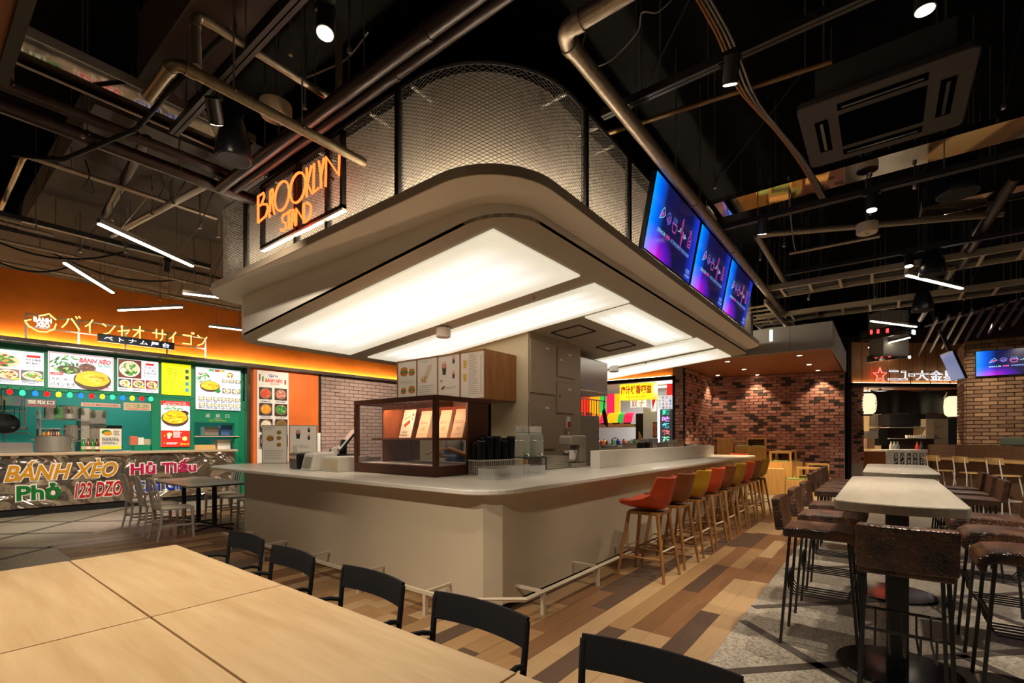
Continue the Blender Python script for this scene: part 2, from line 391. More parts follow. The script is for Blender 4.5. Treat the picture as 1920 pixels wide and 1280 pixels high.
PL = [wood('plank_oak_gold', '#a37e54', '#87643f', .38, scale=9, obj_rand=.12, bump=.1), wood('plank_oak_pale', '#b0906a', '#94734b', .38, scale=9, obj_rand=.12, bump=.1),
      wood('plank_brown', '#80593a', '#65452a', .38, scale=9, obj_rand=.12, bump=.1), wood('plank_smoked', '#5a4434', '#463428', .38, scale=9, obj_rand=.12, bump=.1)]
UNIT = {}
def unit_box(mt, bev=.04):                       # shared brick / plank mesh, unit size, chamfered top edges
    k = mt.name
    if k not in UNIT:
        m = MB(); b = .5; i = .5-bev
        ringv = lambda h, z: [(-h,-h,z),(h,-h,z),(h,h,z),(-h,h,z)]
        m.add(ringv(b,-.5)+ringv(b,.3)+ringv(i,.5), [(0,1,5,4),(1,2,6,5),(2,3,7,6),(3,0,4,7),(4,5,9,8),(5,6,10,9),(6,7,11,10),(7,4,8,11),(8,9,10,11)])
        me = m.mesh(k+'_piece'); me.materials.append(mt); UNIT[k] = me
    return UNIT[k]
def piece(name, mt, parent, loc, rot, scl):
    o = bpy.data.objects.new(name, unit_box(mt)); COL.objects.link(o); o.parent = parent
    o.location = loc; o.rotation_euler = rot; o.scale = scl; return o
# ================================================================== floor
fl = struct(MB().box(-8,-16,-.3, 32,24,0).build('floor', M['terrazzo']), 'speckled beige terrazzo floor with wood plank zone and dark strips')
def in_wood(x, y):
    if y < .9 or x > 10.95 or x < 1.32: return False
    if y > 8.85 and y - 8.85 > (x - 1.32)*.95: return False
    return y < 10.6
PW, PLN = .155, 1.15
FARP = [MB(), MB(), MB(), MB()]
rp = random.Random(3)
pk = 0
y = .9 + PW/2; row = 0
while y < 10.6:
    x = 1.0 - rp.uniform(0, PLN)
    while x < 11:
        xa, xb = max(x, 1.32), min(x+PLN, 10.95)
        if y > 8.85: xa = max(xa, 1.32 + (y-8.85)/.95)
        hidden = (y > 2.75 and xa > 3.15 and y < 6.8)
        seen = False
        if xb - xa > .05 and not hidden:
            xm = (xa+xb)/2; d = CO*xm + SI*y
            if d > 1.6:
                px = 960 + F_PX*(SI*xm - CO*y)/d; py = HOR + F_PX*EYE/d
                seen = 60 < px < 1600 and py < 1330
        if seen and y > 8.85 and xa > x + 1e-4:
            e1, e0 = 1.32+(y+PW/2-8.85)/.95, 1.32+(y-PW/2-8.85)/.95; k = rp.choices((0,1,2,3), (4,3,3,1.6))[0]
            MB().hexa([(min(e0,xb),y-PW/2,-.002),(xb,y-PW/2,-.002),(xb,y+PW/2-.002,-.002),(min(e1,xb),y+PW/2-.002,-.002),(min(e0,xb),y-PW/2,.004),(xb,y-PW/2,.004),(xb,y+PW/2-.002,.004),(min(e1,xb),y+PW/2-.002,.004)]).build('floor_plank', PL[k], fl); pk += 1
        elif seen:
            k = rp.choices((0,1,2,3), (4,3,3,1.6))[0]
            if d > 8.3 or py > 1292 or pk >= 290: FARP[k].box(xa+.001, y-PW/2+.001, -.002, xb-.001, y+PW/2-.001, .004)
            else: piece('floor_plank', PL[k], fl, ((xa+xb)/2, y, 0.0), (0,0,0), (xb-xa-.002, PW-.002, .008)); pk += 1
        x += PLN
    y += PW; row += 1
for k in range(4):
    if FARP[k].v: FARP[k].build('far_planks', PL[k], fl, kind='stuff')
def strip(a, b, wd=.075):
    a, b = at(a[0], a[1], 0), at(b[0], b[1], 0); d = (b-a); L = d.length; n = Vector((-d.y, d.x, 0))/L*wd/2
    MB().hexa([a-n+Vector((0,0,-.01)), b-n+Vector((0,0,-.01)), b+n+Vector((0,0,-.01)), a+n+Vector((0,0,-.01)), a-n+Vector((0,0,.003)), b-n+Vector((0,0,.003)), b+n+Vector((0,0,.003)), a+n+Vector((0,0,.003))]).build('floor_strip', M['strip'], fl)
for a, b in [((1392,1163),(1640,1310)), ((1345,1261),(1960,1218)), ((1801,1228),(1960,1298)), ((1412,1138),(1960,1110)), ((1770,1120),(1960,1186)),
             ((1472,1067),(1900,1050)), ((1700,1060),(1920,1100)), ((1480,1000),(1880,985)),
             ((-60,1025),(245,951)), ((-60,1063),(97,1025)), ((-60,1028),(97,1026)), ((-60,1002),(175,998)), ((-60,979.5),(300,975.5)), ((-60,991),(95,961)), ((250,962),(420,957))]:
    strip(a, b)
# ================================================================== ceiling shell
struct(MB().box(-8,-16,5.6, 32,24,5.8).build('ceiling', M['ceil']), 'black painted exposed ceiling slab')
# ================================================================== kiosk: bar counter
ctr = thing('bar_counter', 'long white-topped bar counter with pale front panels round the central kiosk', 'counter', (0,0,0))
zc = 1.03
MB().prism([(2.95,6.9),(2.95,2.58),(3.08,2.48),(3.14,2.53),(3.03,2.62),(3.03,6.9)], .07, zc-.04).build('front_panel', M['counter_panel'], ctr)
MB().prism([(3.08,2.48),(12.2,2.48),(12.2,2.56),(3.14,2.53)], .07, zc-.04).build('front_panel', M['counter_panel'], ctr)
MB().prism([(12.2,2.48),(12.2,3.3),(12.12,3.3),(12.12,2.56)], .07, zc-.04).build('end_panel', M['counter_panel'], ctr)
MB().prism([(2.95,6.9),(3.03,6.82),(4.4,6.82),(4.4,6.9)][::-1], .07, zc-.04).build('end_panel', M['counter_panel'], ctr)
MB().prism([(3.1,6.8),(3.1,2.64),(12.1,2.64),(12.1,2.7),(3.18,2.7),(3.18,6.8)], 0, .07).build('kickboard', M['blkmatt'], ctr)
top = rrect(2.8,2.37,12.45,8.15,(.36,.08,0,.62), 8)
i = [k for k, p in enumerate(top) if abs(p[0]-12.45) < 1e-6 and abs(p[1]-8.15) < 1e-6][0]
top[i:i+1] = [(12.45,3.4),(6.3,3.4),(6.3,3.8),(4.42,3.8),(4.42,8.15)]
MB().prism(top, zc-.04, zc).build('worktop', M['worktop'], ctr, bev=.008)
MB().box(5.89,3.05,zc,11.25,3.19,zc+.24).build('raised_shelf', M['worktop'], ctr, bev=.006)
MB().cyl((3.6,7.5,0),(3.6,7.5,zc-.04),.05,16).build('support_leg', M['steel_dull'], ctr)
# foot rail
fr = MB().tube([(2.66,6.85,.19),(2.66,2.62,.19),(3.02,2.2,.19),(11.9,2.2,.19)], .02, 4).build('foot_rail', M['counter_panel'], ctr)
for yy in (6.65,5.75,4.82,3.86,2.95): MB().box(2.645,yy-.015,0,2.675,yy+.015,.19).box(2.66,yy-.012,.178,2.96,yy+.012,.202).build('rail_post', M['counter_panel'], fr)
for xx in [3.26+.95*k for k in range(10)]: MB().box(xx-.015,2.185,0,xx+.015,2.215,.19).box(xx-.012,2.2,.178,xx+.012,2.49,.202).build('rail_post', M['counter_panel'], fr)
# ================================================================== kiosk: core wall
core = MB().box(5.88,4.24,0, 7.42,7.05,3.3).build('wall_kiosk', M['plaster_cream']); struct(core, 'cream core wall of the kiosk with taupe service doors')
MB().box(5.9,4.215,.0, 7.42,4.24,3.3).build('service_panel', M['cabinet'], core)
for (px0, py0, px1, py1) in [(992,630,1041,742),(991,747,1041,842),(1043,646,1077,712),(1042,713,1076,777)]:
    a = onY(px0, py0, 4.215); b = onY(px1, py1, 4.215)
    dr = MB().box(a.x+.01,4.19,b.z+.01,b.x-.01,4.215,a.z-.03).build('service_door', M['cabinet'], core, bev=.004)
    MB().cb((a.x+b.x)/2+.1,4.188,a.z-.12,.1,.004,.03).build('door_label', M['white'], dr)
    MB().cyl((a.x+.08,4.19,(a.z*.35+b.z*.65)+.1),(a.x+.08,4.17,(a.z*.35+b.z*.65)+.1),.018,12).build('door_lock', M['steel'], dr)
p = onY(1064,792,4.21)
fa = thing('fire_alarm_plate', 'small white plate with red button on taupe kiosk wall', 'alarm', (p.x,4.2,p.z))
MB().box(-.05,-.02,-.1,.05,.015,.1).build('plate', M['white'], fa, bev=.004); MB().box(-.04,-.03,-.075,.04,-.02,.015).build('button_cover', mat('alarm_red','#c8321e',.4), fa)
p = onY(1063,812,4.21)
sw = thing('wall_switch', 'grey square switch below the red alarm plate on kiosk wall', 'switch', (p.x,4.2,p.z))
MB().box(-.05,-.02,-.05,.05,.015,.05).build('plate', M['steel_dull'], sw, bev=.004); MB().box(-.02,-.028,-.02,.02,-.02,.02).build('rocker', M['white'], sw)
# ================================================================== kiosk: canopy
can = thing('canopy', 'beige rounded canopy with glowing ceiling panels over the bar', 'canopy', (0,0,3.2))
def zt(x, y): return -.0947*(y-2.58)
o_led = rrect(2.49,1.99,11.2,7.2,(.6,.5,.3,.55), 12)
i_led = rrect(2.9,2.3,11.05,7.0,(.45,.05,.1,.35), 12)
MB().prism(o_led, .125, .20).build('ledge', M['canopy'], can, bev=.006)
MB().ring(rrect(2.484,1.984,11.206,7.206,(.606,.506,.306,.556), 12), rrect(2.494,1.994,11.196,7.196,(.596,.496,.296,.546), 12), .128, .205).build('ledge_shade_band', M['ledge_shade_band'], can, smooth=True)  # darker band put round the ledge to paint its edge as shaded
o_box = rrect(2.87,2.27,11.08,7.08,(.45,.03,.1,.36), 12)
i_box = rrect(2.97,2.37,10.98,6.98,(.38,.02,.05,.3), 12)
MB().ring(o_box, i_box, zt, .13).build('canopy_fascia', M['canopy'], can, smooth=True)
m = MB(); n = len(o_box)
m.add([(p[0],p[1],zt(*p)-.001) for p in o_box]+[(p[0],p[1],zt(*p)+.03) for p in o_box], [tuple(range(n-1,-1,-1)), tuple(range(n,2*n))]+[(i,(i+1)%n,n+(i+1)%n,n+i) for i in range(n)])
# flat strip in front of Y=2.58 and tilted field behind it
m.build('underside_panel', M['canopy_dark'], can)
def diffuser_mat(nt_, x0, x1):
    mm = bpy.data.materials.new('light_diffuser'); mm.use_nodes = True; nt = mm.node_tree; b = nt.nodes['Principled BSDF']
    b.inputs['Base Color'].default_value = (.8,.78,.7,1); b.inputs['Roughness'].default_value = .5
    # tube glow painted into the emission: bright rows fading towards the panel edge
    tc = nt.nodes.new('ShaderNodeTexCoord'); sp = nt.nodes.new('ShaderNodeSeparateXYZ'); nt.links.new(tc.outputs['Generated'], sp.inputs[0])
    def mth(op, a, b_=None, c=None):
        q = nt.nodes.new('ShaderNodeMath'); q.operation = op
        for i, v in enumerate((a, b_, c)):
            if v is None: continue
            if isinstance(v, (int, float)): q.inputs[i].default_value = v
            else: nt.links.new(v, q.inputs[i])
        return q.outputs[0]
    long_, short = nt_
    # distance-to-edge falloff, generated coords
    def edge(o, wdt):
        a = mth('SUBTRACT', .5, mth('ABSOLUTE', mth('SUBTRACT', o, .5)))
        q = nt.nodes.new('ShaderNodeMapRange'); q.interpolation_type = 'SMOOTHSTEP'; q.inputs[1].default_value = 0; q.inputs[2].default_value = wdt
        nt.links.new(a, q.inputs[0]); return q.outputs[0]
    ex, ey = edge(sp.outputs[0], x0), edge(sp.outputs[1], x1)
    rows = mth('ADD', mth('MULTIPLY', mth('COSINE', mth('MULTIPLY', sp.outputs[short], 2*math.pi*3)), -.22), .78)
    s = mth('ADD', mth('MULTIPLY', mth('MULTIPLY', mth('MULTIPLY', ex, ey), rows), .44), .56)
    nt.links.new(mth('MULTIPLY', s, PANEL_E), b.inputs['Emission Strength'])
    cr = nt.nodes.new('ShaderNodeMix'); cr.data_type = 'RGBA'
    nt.links.new(mth('MULTIPLY', ex, ey), cr.inputs[0]); cr.inputs[6].default_value = (1,.92,.70,1); cr.inputs[7].default_value = (1,.97,.93,1)
    nt.links.new(cr.outputs[2], b.inputs['Emission Color'])
    return mm
PANEL_E = .94
for (x0, x1, y0, y1, fx, fy) in [(3.08,4.53,2.58,6.8,.3,.14), (4.86,5.8,2.58,6.8,.25,.12), (5.9,8.5,2.62,3.28,.14,.3), (8.62,9.68,2.58,6.8,.25,.12), (9.95,11.0,2.58,6.8,.25,.12)]:
    short = 0 if x1-x0 < y1-y0 else 1
    q = MB().hexa([(x0,y0,zt(x0,y0)-.02),(x1,y0,zt(x1,y0)-.02),(x1,y1,zt(x1,y1)-.02),(x0,y1,zt(x0,y1)-.02),(x0,y0,zt(x0,y0)),(x1,y0,zt(x1,y0)),(x1,y1,zt(x1,y1)),(x0,y1,zt(x0,y1))])
    pn = q.build('light_panel', diffuser_mat((1-short, short), fx, fy), can, label='glowing white ceiling panel')
for (a, b_, c, d) in [(6.18,6.7,3.53,4.03),(7.65,8.16,3.5,4.04)]:
    h = MB()
    for (u0, u1, v0, v1) in ((a,b_,c,c+.012),(a,b_,d-.012,d),(a,a+.012,c,d),(b_-.012,b_,c,d)):
        h.hexa([(u0,v0,zt(u0,v0)-.017),(u1,v0,zt(u1,v0)-.017),(u1,v1,zt(u1,v1)-.017),(u0,v1,zt(u0,v1)-.017),(u0,v0,zt(u0,v0)),(u1,v0,zt(u1,v0)),(u1,v1,zt(u1,v1)),(u0,v1,zt(u0,v1))])
    h.build('access_hatch', M['seam'], can)
for (x, yv) in [(4.7,3.3),(4.7,5.75),(9.82,4.0)]:
    MB().cyl((x,yv,zt(x,yv)-.012),(x,yv,zt(x,yv)-.045),.022,10,.012).build('sprinkler', M['steel'], can)
for (x, yv, lb) in [(4.71,4.85,'white cylinder ceiling speaker under canopy above display case'), (9.55,4.6,'white cylinder ceiling speaker under canopy beside steel hood')]:
    l = thing('ceiling_speaker', lb, 'speaker', (x,yv,3.2+zt(x,yv)-.012), group='speakers under the canopy')
    MB().lathe([(0,-.13),(.085,-.13),(.1,-.12),(.1,0),(0,0)], 24).build('housing', M['white'], l, smooth=True)
    MB().lathe([(0,-.134),(.05,-.134),(.06,-.13),(0,-.13)], 18).build('grille', M['cream'], l)
# ================================================================== kiosk: mesh drum on the ledge
dr_ = thing('mesh_drum', 'rounded expanded metal screen in front of lit pale drum on top of canopy', 'screen', (0,0,3.402))
o_mesh = rrect(2.6,2.1,10.95,7.05,(.95,.35,.25,.45), 24)
MESH_H = .96
# path from the back left round the near corner to the right end
def path_len(pts): return [0.0]+list(np.cumsum([math.hypot(b[0]-a[0], b[1]-a[1]) for a, b in zip(pts, pts[1:])]))
start = max(range(len(o_mesh)), key=lambda k: o_mesh[k][1] - .01*o_mesh[k][0])
N_ = len(o_mesh)
k0 = [k for k, p in enumerate(o_mesh) if p[1] > 7.04 and p[0] < 3.4][0]
loop = [(4.6,7.05)] + [o_mesh[(k0+k) % N_] for k in range(N_) if not (o_mesh[(k0+k) % N_][1] > 6.7 and o_mesh[(k0+k) % N_][0] > 5)] + [(10.95,4.5)]
pth = [loop[0]]
for p in loop[1:]:
    if math.hypot(p[0]-pth[-1][0], p[1]-pth[-1][1]) > 1e-5: pth.append(p)
cum = path_len(pth)
def along(s):
    s = min(max(s, 0), cum[-1]-1e-6); k = int(np.searchsorted(cum, s, side='right'))-1
    a, b_ = pth[k], pth[k+1]; t = (s-cum[k])/(cum[k+1]-cum[k]); dx, dy = b_[0]-a[0], b_[1]-a[1]; L = math.hypot(dx, dy)
    return a[0]+dx*t, a[1]+dy*t, dy/L, -dx/L           # point + outward normal (loop runs counter-clockwise)
DW, DH = .062, .030
cols = int(cum[-1]/DW); rows = int(MESH_H/DH)
V = []; Fq = []
def strand(p, q, n, wz=.0042, th=.004):
    b0 = len(V)
    for (c, s_) in ((p, -1), (p, 1), (q, -1), (q, 1)):
        for t_ in (-th/2, th/2): V.append((c[0]+n[0]*t_, c[1]+n[1]*t_, c[2]+s_*wz/2))
    Fq.extend([(b0,b0+2,b0+6,b0+4),(b0+1,b0+5,b0+7,b0+3),(b0,b0+4,b0+5,b0+1),(b0+2,b0+3,b0+7,b0+6)])
for c in range(cols):
    x0, y0, nx, ny = along(c*DW); x1, y1, _, _ = along((c+.5)*DW); x2, y2, _, _ = along((c+1)*DW)
    if x0 > 9.9 and False: continue
    for r_ in range(rows):
        z0 = r_*DH; zm = z0+DH/2
        strand((x0,y0,zm),(x1,y1,z0),(nx,ny)); strand((x0,y0,zm),(x1,y1,z0+DH),(nx,ny))
        strand((x1,y1,z0),(x2,y2,zm),(nx,ny)); strand((x1,y1,z0+DH),(x2,y2,zm),(nx,ny))
mm_ = MB(); mm_.v = V; mm_.f = Fq; mm_.c = [None]*len(Fq)
mm_.build('expanded_mesh', mat('mesh_dark_bronze','#2e261f',.45,.5), dr_, kind='stuff')
rail = [(p[0],p[1],MESH_H) for p in pth]
MB().tube(rail, .016, 6).build('top_rail', M['blk'], dr_)
MB().tube([(p[0],p[1],.012) for p in pth], .012, 6).build('bottom_rail', M['cream'], dr_)
for (x, yv) in [(2.6,6.03),(2.6,4.86),(2.6,4.27),(2.6,3.21),(3.78,2.1),(4.7,2.1),(6.4,2.1),(8.0,2.1),(9.5,2.1),(10.6,2.1)]:
    MB().cb(x,yv,MESH_H/2+.01,.05,.05,MESH_H+.02).build('mesh_post', M['blkmatt'], dr_)
o_in = rrect(2.82,2.32,10.4,6.7,(.82,.3,.2,.3), 20)
MB().prism(o_in, .0, MESH_H+.12).build('drum_wall', M['drum'], dr_, smooth=True)
for (xa, ya, xb, yb) in [(2.6,3.6,2.86,3.6),(2.6,3.05,2.86,3.05),(2.6,4.5,2.86,4.5),(2.6,5.4,2.86,5.4),(3.45,2.1,3.45,2.36),(4.0,2.1,4.0,2.36),(4.35,2.1,4.35,2.36)]:
    MB().box(min(xa,xb)-.012,min(ya,yb)-.012,MESH_H-.05,max(xa,xb)+.012,max(ya,yb)+.012,MESH_H-.03).build('stay_bar', M['steel_dull'], dr_)
led = [(p[0]*.62+q[0]*.38, p[1]*.62+q[1]*.38) for p, q in []]
o_l = rrect(2.73,2.23,10.7,6.85,(.88,.3,.2,.4), 16)
lp = [o_l[(k+[j for j, p in enumerate(o_l) if p[1] > 6.79 and p[0] < 3.5][0]) % len(o_l)] for k in range(len(o_l))]
lp = [p for p in lp if not (p[1] > 6.3 and p[0] > 4)]
MB().tube([(p[0],p[1],.025) for p in lp], .014, 6).build('led_strip', emit('drum_uplight',(1,.87,.68),100), dr_)
# ================================================================== bar stools with bucket shells
SHELL = {'orange': mat('stool_orange','#c8481c',.5,var=.04,scale=40), 'brown': mat('stool_rust_brown','#8a4a1e',.5,var=.04,scale=40), 'mustard': mat('stool_mustard','#c08a10',.5,var=.04,scale=40)}
def shell_mb():
    prof = [(.25,.725,.36,.045,.0),(.20,.715,.43,.075,.0),(.08,.70,.46,.10,.01),(-.06,.695,.47,.13,.03),(-.16,.71,.47,.15,.06),(-.215,.77,.46,.10,.10),(-.235,.85,.45,.04,.12),(-.255,.94,.445,.015,.11),(-.27,1.01,.44,.012,.10),(-.276,1.035,.425,.012,.09)]
    m = MB(); P = []
    for (y, z, w_, up, wrap) in prof:
        row = []
        for j in range(11):
            t = j/5-1; a = abs(t)**2.4
            row.append((t*w_/2, y + wrap*a, z + up*a))
        P.append(row)
    return m.grid(P, .028, flip=False)
def bar_stool(colour, label, loc):
    t = thing('bar_stool', label, 'stool', loc, random.uniform(-.05,.05), 'bucket seat stools along the bar')
    shell_mb().build('seat_shell', SHELL[colour], t, smooth=True)
    MB().prism(rrect(-.16,-.17,.16,.17,.04,3), .655, .685).build('seat_frame', M['legwood'], t)
    for sx in (-1,1):
        for sy in (-1,1):
            MB().cyl((sx*.145,sy*.155,.67),(sx*.22,sy*.25,0),.021,10,.014).build('leg', M['legwood'], t, smooth=True)
    for (z, a) in ((.30,'f'),(.30,'b'),(.22,'l'),(.22,'r')):
        k = (0.67-z)/.67; x, y = .145+.075*k, .155+.095*k
        q = {'f': ((-x,y,z),(x,y,z)), 'b': ((-x,-y,z),(x,-y,z)), 'l': ((-x,-y,z),(-x,y,z)), 'r': ((x,-y,z),(x,y,z))}[a]
        MB().cyl(q[0],q[1],.009,8).build('stretcher', M['legwood'] if a in 'lr' else M['cream'], t)
    return t
stn = ['orange','brown','mustard','orange','brown','mustard','orange','brown','mustard']
stl = ['orange-red bucket stool nearest the rounded bar corner','rust brown bucket stool between the first orange and first mustard stools','mustard bucket stool, third along from the bar corner',
       'orange-red bucket stool, fourth along from the bar corner','rust brown bucket stool, fifth along from the bar corner','mustard bucket stool, sixth along from the bar corner',
       'orange-red bucket stool, seventh along from the bar corner','rust brown bucket stool, second last at the far end of bar','mustard bucket stool, last at the far end of bar']
for k in range(9): bar_stool(stn[k], stl[k], (4.87+.645*k, 1.95, 0.004))
bar_stool('orange', 'orange bucket stool across the far end of bar, only its back showing', (12.95, 2.9, 0.0)).rotation_euler[2] = R(90)
# ================================================================== high tables and leather stools
def high_table(label, x0, x1, y0, y1, peds):
    cy = (y0+y1)/2; hw = (y1-y0)/2; t = thing('high_table', label, 'table', ((x0+x1)/2, cy, 0), 0, 'boat shaped high tables')
    L = (x1-x0)/2; out = []
    hh = hw+.03; c_ = .05; e_ = L-.09
    for sx in (1,-1):                            # long straight sides, gently bowed ends, softened corners
        side = [(sx*e_-sx*c_*1.2,-sx*hh),(sx*e_-sx*.004,-sx*(hh-.012))]
        for k in range(9): u = (-1+2*k/8)*.93*sx; side.append((sx*(L-.09*abs(u)**2), u*hh))
        side += [(sx*e_-sx*.004,sx*(hh-.012)),(sx*e_-sx*c_*1.2,sx*hh)]
        out += side
    MB().prism(out, 1.0, 1.06).build('tabletop', M['tabletop_grey'], t, bev=.008)
    for px in peds:
        px -= (x0+x1)/2
        MB().box(px-.055,-.055,.02,px+.055,.055,1.0).build('column', M['blk'], t, bev=.004)
        MB().lathe([(0,0),(.32,0),(.325,.008),(.315,.02),(0,.024)], 40, (px,0,0)).build('base_disc', M['blkgloss'], t, smooth=True)
    return t
high_table('near boat-shaped greige high table with leather stools around it', 3.55, 6.05, -.36, .22, (3.85,5.68))
high_table('far boat-shaped greige high table in front of the lantern shop', 6.72, 8.95, -.46, .16, (7.02,8.6))
def leather_stool():
    t = thing('leather_stool', 'x', 'stool', (0,0,0), 0, 'brown leather high stools')
    m = MB()                                     # seat: padded slab with waterfall front
    pr = [(-.21,.755),(-.21,.82),(-.1,.826),(.1,.826),(.19,.815),(.235,.785),(.245,.74),(.235,.70),(.205,.695),(.2,.745),(.16,.755)]
    n = len(pr); vs = [(-.19,y,z) for y,z in pr]+[(.19,y,z) for y,z in pr]
    m.add(vs, [tuple(range(n)), tuple(range(2*n-1,n-1,-1))]+[(i,n+i,n+(i+1)%n,(i+1)%n) for i in range(n)])
    m.build('seat', M['leather'], t, bev=.012)
    m = MB(); P0, P1 = [], []
    for k in range(7):
        u = -1+2*k/6; P0.append((u*.188, -.20-.015*(1-u*u), .80)); P1.append((u*.19, -.228-.02*(1-u*u), 1.02))
    m.grid([P0,P1], .055, flip=True); m.build('backrest', M['leather'], t, bev=.01)
    legs = {}
    for sx in (-1,1):
        for sy in (-1,1):
            a, b = Vector((sx*.165, sy*.17, .755)), Vector((sx*.19, sy*.225, 0)); legs[(sx,sy)] = (a,b)
            MB().tube([a,b], .0125, 4).build('leg', M['blk'], t)
    def lz(s, z): a, b = legs[s]; return a.lerp(b, (.755-z)/.755)
    for sy in (-1,1): MB().tube([lz((-1,sy),.47), lz((1,sy),.47)], .009, 6).build('cross_bar', M['blk'], t)
    f = MB(); ya, yb = lz((1,-1),.47).y, lz((1,1),.47).y
    for k in range(5):                            # bent rods of the rack shaped footrest, rear bar to front bar
        xx = -.12+.06*k
        f.tube([(xx,ya,.47),(xx,ya+.008,.38),(xx,ya+.035,.345),(xx,yb-.035,.345),(xx,yb-.008,.38),(xx,yb,.47)], .0055, 5)
    f.build('footrest', M['blk'], t, kind='stuff')
    return t
ls0 = leather_stool()
ls0['label'] = 'brown leather stool with its back to the viewer at the near table head'
ls0.location = (3.27,-.085,0); ls0.rotation_euler[2] = R(-90)
LS = [(4.03,.35,180,'brown leather stool nearest on the window-less bar side of near table'),(4.76,.35,180,'brown leather stool, middle of three facing near table from bar side'),(5.49,.35,180,'brown leather stool, third from viewer on bar side of near table'),
      (3.9,-.66,0,'brown leather stool nearest on the brick wall side of near table'),(4.62,-.66,0,'brown leather stool, middle of three on wall side of near table'),(5.35,-.66,0,'brown leather stool, third from viewer on wall side of near table'),
      (6.9,.44,180,'brown leather stool, first of four at far table on bar side'),(7.45,.44,180,'brown leather stool, second of four at far table on bar side'),(8.0,.44,180,'brown leather stool, third of four at far table on bar side'),(8.55,.44,180,'brown leather stool, last of four at far table on bar side'),
      (6.95,-.72,0,'brown leather stool, first of three at far table on wall side'),(7.6,-.72,0,'brown leather stool, middle of three at far table on wall side'),(8.25,-.72,0,'brown leather stool, last of three at far table on wall side')]
LS[0] = LS[0][:3] + ('brown leather stool nearest on the bar side of near high table',)
for (x, y, a, lb) in LS: dup(ls0, (x,y,0), R(a), lb)
# ================================================================== front maple tables and black armchairs
M['maple'] = wood('maple_laminate', '#d2b285', '#bf9c6c', .38, scale=2.4, along='Y', bump=.03, fine=1.2)
TB = [(.648,2.363,1.19,3.82,'maple table top with its corner pointing at the white chairs'),(.1,2.363,.642,3.82,'maple table at the far end of left row'),(.648,.903,1.19,2.357,'maple table beside the second and third black armchairs'),(.1,.903,.642,2.357,'maple table at the bottom left, inner row'),(.648,-.56,1.19,.897,'maple table whose corner just shows at the bottom edge')]
for (x0,y0,x1,y1,lb) in TB:
    t = thing('maple_table', lb, 'table', ((x0+x1)/2,(y0+y1)/2,0), 0, 'maple tables pushed together')
    hx, hy = (x1-x0)/2, (y1-y0)/2
    MB().box(-hx+.001,-hy+.001,.69,hx-.001,hy-.001,.72).build('tabletop', M['maple'], t, bev=.002)
    for yy in (-hy+.3, hy-.3):
        MB().box(-.03,yy-.03,.02,.03,yy+.03,.69).build('column', M['blk'], t); MB().box(-hx+.05,yy-.04,0,hx-.05,yy+.04,.02).build('foot', M['blk'], t)
def armchair():
    t = thing('armchair', 'x', 'chair', (0,0,0), 0, 'black armchairs along the maple tables')       # back at +x, faces -x
    P = [[],[]]
    for k in range(9):
        u = -1+2*k/8; c = .035*(1-u*u)
        P[0].append((.005+c, u*.245, .675)); P[1].append((.02+c, u*.25, .785))
    MB().grid(P, .014).build('backrest', M['blkmatt'], t, smooth=True)
    for s in (-1,1):
        MB().tube([(.012,s*.243,.77),(.0,s*.243,.66),(-.012,s*.24,.55),(-.012,s*.235,.40),(.03,s*.235,.0)], .0125, 8).build('rear_leg', M['blkmatt'], t, smooth=True)
        MB().tube([(-.4,s*.235,0),(-.375,s*.235,.44)], .0125, 8).build('front_leg', M['blkmatt'], t, smooth=True)
        MB().tube([(-.005,s*.243,.61)]+bez((-.06,s*.25,.628),(-.2,s*.285,.64),(-.3,s*.27,.635),6)+[(-.37,s*.25,.62),(-.385,s*.24,.58),(-.378,s*.235,.43)], .011, 8).build('arm', M['blkmatt'], t, smooth=True)
    MB().prism(rrect(-.42,-.23,0,.23,.04,4), .425, .45).build('seat', M['blkmatt'], t, bev=.005)
    return t
ac0 = armchair(); ACL = ['black armchair farthest along the maple tables, beside the bar end','black armchair second from the far end of maple tables','black armchair in the middle of the row at maple tables','black armchair before the bar corner chamfer, fourth in the row','black armchair cropped by the bottom edge of the view']
for k, yv in enumerate((3.42,2.73,1.975,1.28,.555)):
    if k == 0: ac0.location = (1.46,yv,.004); ac0['label'] = ACL[0]
    else: dup(ac0, (1.42,yv,.004), R(random.uniform(-2,2)), ACL[k])
